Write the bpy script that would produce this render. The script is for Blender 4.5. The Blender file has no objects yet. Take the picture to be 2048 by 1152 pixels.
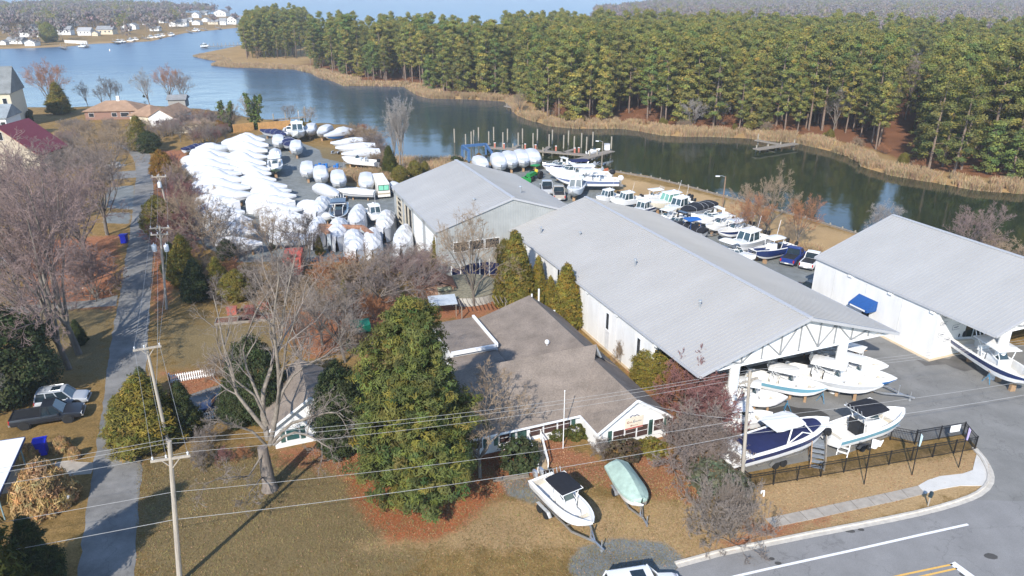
import bpy, bmesh, math, random
import numpy as np
from mathutils import Vector, Matrix, noise as mnoise
S = bpy.context.scene
COL = S.collection
R = math.radians
# ------------------------------------------------------------------ camera, sky, sun, exposure
FPX, CAMH, HORY = 1470.0, 40.0, -28.0            # focal length in photo pixels, camera height, horizon row
PITCH = math.atan((576 - HORY) / FPX)
cam_d = bpy.data.cameras.new('camera'); cam = bpy.data.objects.new('camera', cam_d); COL.objects.link(cam)
cam.location = (0, 0, CAMH); cam.rotation_euler = (R(90) - PITCH, 0, 0)
cam_d.sensor_width = 36; cam_d.lens = 36 * FPX / 2048; cam_d.clip_start = 0.5; cam_d.clip_end = 12000
S.camera = cam
SUN_EL, SUN_AZ = R(35), R(198.6)                  # azimuth clockwise from +Y: the sun stands behind the camera, to the left
world = bpy.data.worlds.new('World'); S.world = world; world.use_nodes = True
wn = world.node_tree
bg = wn.nodes['Background']
sky = wn.nodes.new('ShaderNodeTexSky'); sky.sky_type = 'NISHITA'; sky.sun_disc = False
sky.sun_elevation = SUN_EL; sky.sun_rotation = SUN_AZ; sky.dust_density = 0.0; sky.altitude = 1500; sky.ozone_density = 1.6; sky.air_density = 1.0
wn.links.new(sky.outputs[0], bg.inputs[0]); bg.inputs[1].default_value = 0.148
sun_d = bpy.data.lights.new('sun', 'SUN'); sun_d.energy = 3.4; sun_d.angle = R(0.53); sun_d.color = (1.0, 0.94, 0.85)
sun = bpy.data.objects.new('sun', sun_d); COL.objects.link(sun)
sdir = Vector((math.sin(SUN_AZ) * math.cos(SUN_EL), math.cos(SUN_AZ) * math.cos(SUN_EL), math.sin(SUN_EL)))
sun.rotation_euler = sdir.to_track_quat('Z', 'Y').to_euler(); sun.location = sdir * 300
S.view_settings.view_transform = 'Standard'; S.view_settings.look = 'None'; S.view_settings.gamma = 1
S.view_settings.exposure = 0.92
S.cycles.max_bounces = 5; S.cycles.diffuse_bounces = 3; S.cycles.glossy_bounces = 3; S.cycles.transmission_bounces = 2
S.cycles.transparent_max_bounces = 6; S.cycles.volume_bounces = 0
S.cycles.caustics_reflective = False; S.cycles.caustics_refractive = False

# ------------------------------------------------------------------ where a photo pixel meets a height
_cp, _sp = math.cos(PITCH), math.sin(PITCH)
def G(px, py, z=0.0):
    a = (px - 1024) / FPX; b = (576 - py) / FPX
    d = (a, _cp + b * _sp, -_sp + b * _cp)
    t = (z - CAMH) / d[2]
    return Vector((d[0] * t, d[1] * t, z))
def PX(p):
    zc = p[1] * _cp - (p[2] - CAMH) * _sp; yc = p[1] * _sp + (p[2] - CAMH) * _cp
    return 1024 + FPX * p[0] / zc, 576 - FPX * yc / zc
def hgt(b, ty):                                   # height of the point above ground point b that shows at photo row ty
    lo, hi = 0.0, 60.0
    for _ in range(40):
        m = (lo + hi) / 2
        if PX((b[0], b[1], m))[1] > ty: lo = m
        else: hi = m
    return lo
AZ = R(21.8)                                      # the yard's buildings all stand on this grid
UV = Vector((-math.sin(AZ), math.cos(AZ), 0)); WV = Vector((math.cos(AZ), math.sin(AZ), 0))

# ------------------------------------------------------------------ materials
MATS = {}
def srgb(r, g, b):
    f = lambda c: (c / 255 / 12.92) if c / 255 <= 0.04045 else ((c / 255 + 0.055) / 1.055) ** 2.4
    return (f(r), f(g), f(b))
def mat(name, col, rough=0.6, var=0.12, scale=3.0, bump=0.0, bscale=None, metal=0.0, spec=0.4, col2=None, detail=4, transl=0.0, coat=0.0, attr=None, attr_amt=0.5, coords='Object', stretch=None):
    if name in MATS: return MATS[name]
    m = bpy.data.materials.new(name); m.use_nodes = True; nt = m.node_tree; N = nt.nodes; Lk = nt.links
    b = N['Principled BSDF']; b.inputs['Roughness'].default_value = rough; b.inputs['Metallic'].default_value = metal
    b.inputs['Specular IOR Level'].default_value = spec
    if coat: b.inputs['Coat Weight'].default_value = coat; b.inputs['Coat Roughness'].default_value = 0.06
    tc = N.new('ShaderNodeTexCoord'); vec = tc.outputs[coords]
    if stretch:
        mp = N.new('ShaderNodeMapping'); mp.inputs['Scale'].default_value = stretch; Lk.new(vec, mp.inputs['Vector']); vec = mp.outputs[0]
    nz = N.new('ShaderNodeTexNoise'); nz.inputs['Scale'].default_value = scale; nz.inputs['Detail'].default_value = detail; nz.inputs['Roughness'].default_value = 0.62
    Lk.new(vec, nz.inputs['Vector'])
    rp = N.new('ShaderNodeValToRGB'); rp.color_ramp.elements[0].position = 0.32; rp.color_ramp.elements[1].position = 0.68
    c2 = col2 if col2 else tuple(min(1, c * (1 + var)) for c in col)
    c1 = col if col2 else tuple(c * (1 - var) for c in col)
    rp.color_ramp.elements[0].color = (*c1, 1); rp.color_ramp.elements[1].color = (*c2, 1)
    Lk.new(nz.outputs['Fac'], rp.inputs['Fac']); out = rp.outputs['Color']
    if attr:
        at = N.new('ShaderNodeAttribute'); at.attribute_name = attr
        mx = N.new('ShaderNodeMix'); mx.data_type = 'RGBA'; mx.blend_type = 'MULTIPLY'; mx.inputs['Factor'].default_value = 1
        Lk.new(out, mx.inputs['A']); Lk.new(at.outputs['Color'], mx.inputs['B']); out = mx.outputs['Result']
    Lk.new(out, b.inputs['Base Color'])
    if bump:
        n2 = N.new('ShaderNodeTexNoise'); n2.inputs['Scale'].default_value = bscale or scale * 4; n2.inputs['Detail'].default_value = 5
        Lk.new(vec, n2.inputs['Vector'])
        bp = N.new('ShaderNodeBump'); bp.inputs['Strength'].default_value = bump; bp.inputs['Distance'].default_value = 0.05
        Lk.new(n2.outputs['Fac'], bp.inputs['Height']); Lk.new(bp.outputs[0], b.inputs['Normal'])
    if transl:
        tr = N.new('ShaderNodeBsdfTranslucent'); Lk.new(out, tr.inputs['Color'])
        ms = N.new('ShaderNodeMixShader'); ms.inputs[0].default_value = transl
        Lk.new(b.outputs[0], ms.inputs[1]); Lk.new(tr.outputs[0], ms.inputs[2]); Lk.new(ms.outputs[0], N['Material Output'].inputs['Surface'])
    MATS[name] = m
    return m
def glass(name, col, rough=0.08):
    return mat(name, col, rough=rough, var=0.2, scale=0.7, spec=0.8)

# ------------------------------------------------------------------ mesh building
def Lerp(a, b, t): return a + (b - a) * t
class MB:
    def __init__(s): s.v = []; s.f = []; s.m = []
    def add(s, vs, fs, m=0):
        o = len(s.v); s.v.extend(tuple(v) for v in vs)
        for f in fs: s.f.append(tuple(i + o for i in f)); s.m.append(m)
    def face(s, pts, m=0): s.add(pts, [tuple(range(len(pts)))], m)
    def box(s, x0, x1, y0, y1, z0, z1, m=0):
        s.add([(x0, y0, z0), (x1, y0, z0), (x1, y1, z0), (x0, y1, z0), (x0, y0, z1), (x1, y0, z1), (x1, y1, z1), (x0, y1, z1)],
              [(0, 3, 2, 1), (4, 5, 6, 7), (0, 1, 5, 4), (1, 2, 6, 5), (2, 3, 7, 6), (3, 0, 4, 7)], m)
    def obox(s, c, size, rz=0.0, m=0, tilt=None):
        M = Matrix.Translation(c) @ Matrix.Rotation(rz, 4, 'Z')
        if tilt: M = M @ Matrix.Rotation(tilt[0], 4, 'X') @ Matrix.Rotation(tilt[1], 4, 'Y')
        a, b, d = size[0] / 2, size[1] / 2, size[2] / 2
        vs = [M @ Vector(p) for p in ((-a, -b, -d), (a, -b, -d), (a, b, -d), (-a, b, -d), (-a, -b, d), (a, -b, d), (a, b, d), (-a, b, d))]
        s.add(vs, [(0, 3, 2, 1), (4, 5, 6, 7), (0, 1, 5, 4), (1, 2, 6, 5), (2, 3, 7, 6), (3, 0, 4, 7)], m)
    def beam(s, p0, p1, w, h=None, m=0):
        p0, p1 = Vector(p0), Vector(p1); h = h or w; d = (p1 - p0)
        if d.length < 1e-6: return
        d.normalize(); up = Vector((0, 0, 1)) if abs(d.z) < 0.95 else Vector((0, 1, 0))
        x = d.cross(up).normalized(); y = x.cross(d)
        r = [x * w / 2 + y * h / 2, -x * w / 2 + y * h / 2, -x * w / 2 - y * h / 2, x * w / 2 - y * h / 2]
        s.add([p0 + q for q in r] + [p1 + q for q in r], [(0, 1, 2, 3), (7, 6, 5, 4), (0, 4, 5, 1), (1, 5, 6, 2), (2, 6, 7, 3), (3, 7, 4, 0)], m)
    def tube(s, pts, r, n=6, m=0, cap=True):
        pts = [Vector(p) for p in pts]; k = len(pts); rs = r if isinstance(r, (list, tuple)) else [r] * k
        rings = []; ref = None
        for i, p in enumerate(pts):
            d = pts[min(i + 1, k - 1)] - pts[max(i - 1, 0)]
            d = d.normalized() if d.length > 1e-9 else Vector((0, 0, 1))
            if ref is None: ref = Vector((1, 0, 0)) if abs(d.x) < 0.8 else Vector((0, 1, 0))
            x = d.cross(ref)
            x = x.normalized() if x.length > 1e-6 else d.orthogonal().normalized()
            y = d.cross(x); ref = -y if False else ref
            rings.append([p + (x * math.cos(a) + y * math.sin(a)) * rs[i] for a in (2 * math.pi * j / n for j in range(n))])
        vs = [v for rg in rings for v in rg]; fs = []
        for i in range(k - 1):
            for j in range(n):
                j2 = (j + 1) % n; fs.append((i * n + j, i * n + j2, (i + 1) * n + j2, (i + 1) * n + j))
        if cap: fs.append(tuple(range(n - 1, -1, -1))); fs.append(tuple((k - 1) * n + j for j in range(n)))
        s.add(vs, fs, m)
    def prism(s, poly, z0, z1, m=0, bottom=True):
        n = len(poly)
        if sum(poly[i][0] * poly[(i + 1) % n][1] - poly[(i + 1) % n][0] * poly[i][1] for i in range(n)) < 0: poly = poly[::-1]
        vs = [(p[0], p[1], z0) for p in poly] + [(p[0], p[1], z1) for p in poly]
        fs = [tuple(n + i for i in range(n))] + [(i, (i + 1) % n, n + (i + 1) % n, n + i) for i in range(n)]
        if bottom: fs.append(tuple(range(n - 1, -1, -1)))
        s.add(vs, fs, m)
    def loft(s, rings, m=0, closed=True, cap=True, mf=None):
        n = len(rings[0]); vs = [p for r in rings for p in r]; base = len(s.v); s.v.extend(tuple(v) for v in vs)
        for i in range(len(rings) - 1):
            for j in range(n if closed else n - 1):
                j2 = (j + 1) % n
                s.f.append((base + i * n + j, base + i * n + j2, base + (i + 1) * n + j2, base + (i + 1) * n + j)); s.m.append(mf(i, j) if mf else m)
        if cap:
            s.f.append(tuple(base + j for j in range(n - 1, -1, -1))); s.m.append(m)
            s.f.append(tuple(base + (len(rings) - 1) * n + j for j in range(n))); s.m.append(m)
    def lathe(s, prof, n=16, m=0, c=(0, 0, 0), axis='z'):
        rings = []
        for r, z in prof:
            rg = []
            for j in range(n):
                a = 2 * math.pi * j / n; x, y = r * math.cos(a), r * math.sin(a)
                p = (x, y, z) if axis == 'z' else ((x, z, y) if axis == 'y' else (z, x, y))
                rg.append((p[0] + c[0], p[1] + c[1], p[2] + c[2]))
            rings.append(rg)
        s.loft(rings, m)
    def xform(s, M):
        s.v = [tuple(M @ Vector(v)) for v in s.v]; return s
    def mesh(s, name, mats, smooth=False):
        me = bpy.data.meshes.new(name); me.from_pydata(s.v, [], s.f)
        for k in (mats if isinstance(mats, (list, tuple)) else [mats]): me.materials.append(k)
        me.polygons.foreach_set('material_index', s.m)
        if smooth: me.polygons.foreach_set('use_smooth', [True] * len(s.f))
        me.update(); return me
    def build(s, name, mats, parent=None, smooth=False, label=None):
        me = s.mesh(name, mats, smooth)
        if smooth:
            bm = bmesh.new(); bm.from_mesh(me)
            bmesh.ops.recalc_face_normals(bm, faces=bm.faces)
            for e in bm.edges:
                e.smooth = e.calc_face_angle(0) < R(38)
            bm.to_mesh(me); bm.free()
        else:
            bm = bmesh.new(); bm.from_mesh(me); bmesh.ops.recalc_face_normals(bm, faces=bm.faces); bm.to_mesh(me); bm.free()
        o = bpy.data.objects.new(name, me); COL.objects.link(o)
        if parent is not None: o.parent = parent
        if label: o['label'] = label
        return o
def np_mesh(name, V, F, mats, parent=None, tint=None, link=True, mi=None):
    V = np.asarray(V, np.float32); F = np.asarray(F, np.int32); k = F.shape[1]
    me = bpy.data.meshes.new(name); me.vertices.add(len(V)); me.vertices.foreach_set('co', V.ravel())
    me.loops.add(F.size); me.loops.foreach_set('vertex_index', F.ravel())
    me.polygons.add(len(F)); me.polygons.foreach_set('loop_start', np.arange(0, F.size, k, dtype=np.int32))
    for m_ in (mats if isinstance(mats, (list, tuple)) else [mats]): me.materials.append(m_)
    if mi is not None: me.polygons.foreach_set('material_index', np.asarray(mi, np.int32))
    me.update(calc_edges=True)
    if tint is not None:
        a = me.color_attributes.new('tint', 'FLOAT_COLOR', 'POINT')
        t = np.ones((len(V), 4), np.float32); t[:, :3] = tint; a.data.foreach_set('color', t.ravel())
    if not link: return me
    o = bpy.data.objects.new(name, me); COL.objects.link(o)
    if parent is not None: o.parent = parent
    return o
def thing(name, label, cat, loc=(0, 0, 0), rz=0.0, group=None, scale=None):
    o = bpy.data.objects.new(name, None); COL.objects.link(o); o.empty_display_size = 0.3
    o.location = loc; o.rotation_euler = (0, 0, rz); o['label'] = label; o['category'] = cat
    if group: o['group'] = group
    if scale: o.scale = (scale, scale, scale) if not isinstance(scale, (tuple, list)) else scale
    return o
def tag(o, label, cat, group=None):
    o['label'] = label; o['category'] = cat
    if group: o['group'] = group
    return o
def struct(o): o['kind'] = 'structure'; return o
def stuff(o, label, cat): o['kind'] = 'stuff'; o['label'] = label; o['category'] = cat; return o
KIDS = {}
def kids(o):
    return [c for c in bpy.data.objects if c.parent is o] if o.name not in KIDS else KIDS[o.name]
def remember(o):
    KIDS[o.name] = [c for c in o.children]
    for c in o.children: KIDS[c.name] = [d for d in c.children]
    return o
def dup(root, loc, rz, label=None, group=None, scale=None, remat=None):
    r = root.copy(); COL.objects.link(r); r.location = loc; r.rotation_euler = (0, 0, rz)
    if label: r['label'] = label
    if group: r['group'] = group
    if scale is not None: r.scale = (scale, scale, scale) if not isinstance(scale, (tuple, list)) else scale
    def recolor(o):
        if remat and o.type == 'MESH':
            for sl in o.material_slots:
                if sl.material and sl.material.name in remat:
                    nm = remat[sl.material.name]; sl.link = 'OBJECT'; sl.material = nm
    recolor(r)
    for ch in KIDS[root.name]:
        c = ch.copy(); COL.objects.link(c); c.parent = r; recolor(c)
        for g in KIDS.get(ch.name, ()):
            d = g.copy(); COL.objects.link(d); d.parent = c; recolor(d)
    return r
class Proto:                                      # the first placement moves the built thing itself, later ones copy it
    def __init__(s, root): s.root = remember(root); s.used = False
    def place(s, loc, rz, label=None, group=None, scale=None, remat=None):
        if not s.used and not remat:
            s.used = True; r = s.root; r.location = loc; r.rotation_euler = (0, 0, rz)
            if label: r['label'] = label
            if group: r['group'] = group
            if scale is not None: r.scale = (scale, scale, scale) if not isinstance(scale, (tuple, list)) else scale
            return r
        return dup(s.root, loc, rz, label, group, scale, remat)
    def drop(s):                                  # never placed as itself
        if not s.used:
            for o in [g for c in KIDS[s.root.name] for g in KIDS.get(c.name, ())] + KIDS[s.root.name] + [s.root]: bpy.data.objects.remove(o)
PROTOS = []
def proto(root, h=1.0):
    p = Proto(root); p.h = h; PROTOS.append(p); return p
# ------------------------------------------------------------------ ground: one sheet that dips under the water
WZ = -0.8
def W2(pts, z=0.0): return [(G(x, y, z).x, G(x, y, z).y) for x, y in pts]
NEAR = W2([(-700, 224), (0, 217), (60, 218), (90, 218), (170, 216), (260, 214), (340, 216), (420, 222), (470, 232), (520, 240), (600, 247), (690, 252), (735, 262),
           (760, 285), (772, 305), (790, 318), (850, 319), (905, 319), (940, 325), (1000, 330), (1060, 333), (1120, 334), (1160, 338), (1202, 340), (1300, 356), (1374, 374),
           (1440, 392), (1512, 411), (1637, 445), (1710, 468), (1850, 512), (2048, 575), (2400, 690)], WZ) + [(500, -80), (-500, -80)]
FOREST = W2([(388, 113), (420, 120), (443, 123), (424, 131), (460, 135), (512, 136), (590, 139), (625, 147), (640, 156), (668, 163), (690, 172), (740, 172), (810, 174), (835, 190), (860, 197),
             (950, 199), (1010, 203), (1022, 212), (1030, 228), (1060, 240), (1100, 252), (1150, 257), (1240, 257), (1280, 262), (1320, 270), (1360, 273), (1420, 273), (1500, 277),
             (1520, 280), (1590, 285), (1640, 297), (1690, 310), (1720, 325), (1727, 335), (1780, 350), (1850, 362), (1950, 380), (2048, 388), (2300, 425), (3200, 520),
             (6000, 60), (3600, -10), (2048, -15), (1600, -9), (1400, 4), (1290, 18), (1215, 31), (1150, 36), (1085, 42), (1020, 48), (900, 54), (760, 58), (640, 62), (560, 66), (510, 74), (485, 90), (440, 99), (405, 106)], WZ)
FARSHORE = W2([(-700, 112), (-200, 101), (0, 98), (70, 96), (140, 93), (180, 88), (230, 86), (300, 83), (345, 72), (372, 66), (430, 60), (470, 56), (520, 50), (560, 40), (520, 33), (440, 29), (330, 22), (200, 17), (0, 14), (-700, 12)], WZ)
def sdist(P, poly):                               # signed distance, positive inside
    A = np.array(poly); B = np.roll(A, -1, 0); d2 = np.full(len(P), 1e18); ins = np.zeros(len(P), bool)
    for a, b in zip(A, B):
        ab = b - a; ap = P - a; t = np.clip((ap @ ab) / max(ab @ ab, 1e-9), 0, 1)
        q = ap - t[:, None] * ab; d2 = np.minimum(d2, (q * q).sum(1))
        c = (a[1] > P[:, 1]) != (b[1] > P[:, 1])
        xi = (b[0] - a[0]) * (P[:, 1] - a[1]) / (b[1] - a[1] + 1e-12) + a[0]
        ins ^= c & (P[:, 0] < xi)
    d = np.sqrt(d2); return np.where(ins, d, -d)
def inside(x, y, poly): return sdist(np.array([[x, y]]), poly)[0]
def axis(lo, f0, f1, hi, step, grow, most):
    a = list(np.arange(f0, f1, step)); s = step; x = f1
    while x < hi: a.append(x); s = min(s * grow, most); x += s
    a.append(hi); s = step; x = f0; left = []
    while x > lo: s = min(s * grow, most); x -= s; left.append(x)
    return np.array(left[::-1] + a)
gx = axis(-1600, -62, 78, 2600, 0.55, 1.035, 45); gy = axis(-60, 26, 150, 4200, 0.55, 1.02, 45)
GX, GY = np.meshgrid(gx, gy); PT = np.stack([GX.ravel(), GY.ravel()], 1)
sd_n = sdist(PT, NEAR); sd_f = sdist(PT, FOREST); sd_s = sdist(PT, FARSHORE)
z = np.full(len(PT), -2.6)
z = np.maximum(z, np.clip(WZ + sd_n * 0.9, -2.6, 0)); z = np.maximum(z, np.clip(WZ + sd_f * 0.22, -2.6, 0)); z = np.maximum(z, np.clip(WZ + sd_s * 0.12, -2.6, 0))
def soft(poly_px, w): return np.clip(0.5 + sdist(PT, W2(poly_px)) / w, 0, 1)
GRAVEL = [[(372, 312), (430, 286), (530, 268), (600, 284), (640, 300), (645, 316), (690, 326), (694, 338), (645, 345), (655, 365), (780, 385), (795, 365), (860, 345), (960, 330), (1090, 338), (1180, 350), (1215, 372),
           (1240, 392), (1310, 402), (1390, 420), (1450, 440), (1500, 462), (1545, 483), (1620, 506), (1690, 540), (1660, 640), (1500, 560), (1300, 480), (1100, 430), (860, 425), (830, 545), (700, 525), (580, 522), (470, 525), (385, 480)],
          [(1050, 955), (1000, 960), (1010, 990), (1070, 1010), (1110, 985)], [(1160, 1095), (1230, 1075), (1330, 1085), (1370, 1120), (1330, 1180), (1150, 1180), (1135, 1130)],
          [(215, 375), (270, 370), (270, 420), (205, 415)], [(215, 425), (262, 425), (260, 448), (205, 446)]]
LEAF = [[(640, 900), (720, 870), (900, 930), (1000, 890), (1110, 870), (1200, 930), (1330, 900), (1440, 950), (1400, 1010), (1150, 960), (1000, 990), (700, 960), (600, 930)],
        [(840, 590), (1010, 560), (1060, 610), (930, 640), (860, 640), (700, 700), (620, 720), (560, 660), (620, 590)], [(540, 910), (640, 880), (660, 930), (560, 935)],
        [(60, 480), (240, 470), (225, 620), (40, 610)], [(310, 300), (375, 300), (380, 520), (320, 640), (300, 600)], [(330, 745), (440, 740), (440, 790), (350, 800)],
        [(1290, 860), (1450, 790), (1380, 740), (1300, 700), (1250, 660), (1160, 640), (1400, 900), (1480, 960)], [(1480, 1050), (1720, 1010), (1540, 1080), (1440, 1110)]]
NEEDLE = [[(690, 960), (720, 1030), (780, 1085), (860, 1085), (930, 1055), (990, 1000), (1090, 960), (1030, 905), (900, 890), (690, 900)]]
FIELD = [[(1215, 350), (1374, 380), (1512, 415), (1710, 470), (1700, 530), (1545, 488), (1450, 440), (1330, 405), (1240, 388)], [(660, 345), (780, 345), (790, 385), (650, 362)],
         [(770, 320), (960, 325), (930, 345), (800, 372)], [(1480, 975), (1950, 900), (1985, 930), (1980, 985), (1400, 1130), (1350, 1120), (1460, 1030)], [(900, 1000), (1500, 1000), (1420, 1130), (1150, 1100), (700, 1100)]]
GREEN = [[(280, 900), (700, 900), (900, 1000), (820, 1152), (270, 1200)], [(310, 640), (560, 640), (540, 740), (330, 730)], [(580, 285), (690, 300), (690, 345), (640, 330)], [(60, 560), (240, 600), (210, 760), (40, 720)], [(500, 160), (1500, 160), (1500, 60), (500, 60)]]
def allsoft(L, w):
    m = np.zeros(len(PT))
    for p in L: m = np.maximum(m, soft(p, w))
    return m
zone = np.stack([allsoft(LEAF, 5), allsoft(GRAVEL, 1.6), allsoft(FIELD, 5), np.ones(len(PT))], 1)
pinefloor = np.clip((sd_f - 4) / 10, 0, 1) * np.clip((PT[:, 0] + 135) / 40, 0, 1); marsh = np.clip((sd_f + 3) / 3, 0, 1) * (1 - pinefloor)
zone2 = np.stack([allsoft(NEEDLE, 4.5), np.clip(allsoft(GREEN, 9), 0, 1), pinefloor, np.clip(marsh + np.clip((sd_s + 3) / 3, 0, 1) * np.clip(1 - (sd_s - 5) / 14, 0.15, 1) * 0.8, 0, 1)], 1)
nx, ny = len(gx), len(gy); ii = np.arange(nx * ny).reshape(ny, nx)
gf = np.stack([ii[:-1, :-1].ravel(), ii[:-1, 1:].ravel(), ii[1:, 1:].ravel(), ii[1:, :-1].ravel()], 1)
def ground_material():
    m = bpy.data.materials.new('winter_ground'); m.use_nodes = True; nt = m.node_tree; N = nt.nodes; Lk = nt.links
    b = N['Principled BSDF']; b.inputs['Roughness'].default_value = 0.95; b.inputs['Specular IOR Level'].default_value = 0.1
    tc = N.new('ShaderNodeTexCoord'); co = tc.outputs['Object']
    def noise(sc, det=5, ro=0.65):
        n = N.new('ShaderNodeTexNoise'); n.inputs['Scale'].default_value = sc; n.inputs['Detail'].default_value = det; n.inputs['Roughness'].default_value = ro
        Lk.new(co, n.inputs['Vector']); return n.outputs['Fac']
    def ramp(fac, stops):
        r = N.new('ShaderNodeValToRGB'); e = r.color_ramp.elements
        while len(e) < len(stops): e.new(0.5)
        for k, (p, c) in enumerate(stops): e[k].position = p; e[k].color = (*c, 1)
        Lk.new(fac, r.inputs['Fac']); return r.outputs['Color']
    def math_(op, a, b_):
        n = N.new('ShaderNodeMath'); n.operation = op
        for k, q in enumerate((a, b_)):
            if isinstance(q, (int, float)): n.inputs[k].default_value = q
            else: Lk.new(q, n.inputs[k])
        return n.outputs[0]
    def mix(f, a, c, bt='MIX'):
        n = N.new('ShaderNodeMix'); n.data_type = 'RGBA'; n.blend_type = bt
        if isinstance(f, float): n.inputs['Factor'].default_value = f
        else: Lk.new(f, n.inputs['Factor'])
        Lk.new(a, n.inputs['A']); Lk.new(c, n.inputs['B']); return n.outputs['Result']
    def chan(name):
        a = N.new('ShaderNodeAttribute'); a.attribute_name = name
        s = N.new('ShaderNodeSeparateColor'); Lk.new(a.outputs['Color'], s.inputs[0]); return s.outputs[0], s.outputs[1], s.outputs[2], a.outputs['Alpha']
    big, mid, fine, tiny = noise(0.09), noise(0.7), noise(5.0, 6, 0.75), noise(22, 4, 0.8)
    def mask(ch, amt=0.9):                        # break the edge of a zone up with noise
        v = math_('ADD', ch, math_('MULTIPLY', math_('SUBTRACT', math_('ADD', math_('MULTIPLY', mid, 0.6), math_('MULTIPLY', fine, 0.4)), 0.5), amt * 2))
        r = N.new('ShaderNodeMapRange'); r.interpolation_type = 'SMOOTHSTEP'; r.inputs['From Min'].default_value = 0.34; r.inputs['From Max'].default_value = 0.72
        Lk.new(v, r.inputs['Value']); return r.outputs[0]
    leaf, grav, field, _a = chan('zone'); need, green, pinef, marsh_ = chan('zone2')
    speck = math_('ADD', math_('MULTIPLY', fine, 0.5), math_('MULTIPLY', tiny, 0.5))
    grass = ramp(speck, [(0.3, (0.105, 0.073, 0.027)), (0.5, (0.258, 0.173, 0.068)), (0.7, (0.478, 0.337, 0.162))])
    patch = ramp(mid, [(0.3, (.66, .64, .54)), (0.7, (1.34, 1.26, 1.24))]); grass = mix(1.0, grass, patch, 'MULTIPLY')
    gr = ramp(speck, [(0.3, (.095, .074, .028)), (0.52, (.230, .170, .085)), (0.72, (.38, .29, .155))])
    tan_ = ramp(speck, [(0.3, (0.238, 0.148, 0.067)), (0.5, (0.429, 0.287, 0.146)), (0.72, (0.667, 0.484, 0.286))])
    lf = ramp(speck, [(0.3, (0.115, 0.047, 0.024)), (0.5, (0.346, 0.144, 0.073)), (0.7, (0.626, 0.314, 0.181))])
    nd = ramp(speck, [(0.3, (0.224, 0.070, 0.028)), (0.52, (0.406, 0.133, 0.056)), (0.74, (0.560, 0.252, 0.126))])
    gv = ramp(tiny, [(0.3, (.145, .155, .16)), (0.5, (.225, .24, .245)), (0.72, (.34, .36, .365))]); gv = mix(1.0, gv, ramp(mid, [(0.3, (.78, .78, .76)), (0.7, (1.12, 1.12, 1.12))]), 'MULTIPLY')
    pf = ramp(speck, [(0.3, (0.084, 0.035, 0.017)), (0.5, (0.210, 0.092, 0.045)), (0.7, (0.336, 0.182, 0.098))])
    mr = ramp(speck, [(0.3, (0.196, 0.119, 0.050)), (0.5, (0.364, 0.238, 0.109)), (0.7, (0.504, 0.350, 0.182))])
    c = mix(mask(green, 1.2), grass, gr); c = mix(mask(field, 0.6), c, tan_); c = mix(mask(leaf), c, lf); c = mix(mask(need, 0.5), c, nd)
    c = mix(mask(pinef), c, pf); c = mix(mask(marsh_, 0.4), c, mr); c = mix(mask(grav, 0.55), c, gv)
    c = mix(1.0, c, ramp(big, [(0.3, (.82, .82, .80)), (0.7, (1.15, 1.15, 1.12))]), 'MULTIPLY')
    Lk.new(c, b.inputs['Base Color'])
    bp = N.new('ShaderNodeBump'); bp.inputs['Strength'].default_value = 0.9; bp.inputs['Distance'].default_value = 0.12
    Lk.new(math_('ADD', fine, math_('MULTIPLY', tiny, 0.5)), bp.inputs['Height']); Lk.new(bp.outputs[0], b.inputs['Normal'])
    return m
gnd = np_mesh('ground', np.stack([PT[:, 0], PT[:, 1], z], 1), gf, ground_material())
for nm, arr in (('zone', zone), ('zone2', zone2)):
    at = gnd.data.color_attributes.new(nm, 'FLOAT_COLOR', 'POINT'); at.data.foreach_set('color', arr.astype(np.float32).ravel())
struct(gnd)
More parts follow.
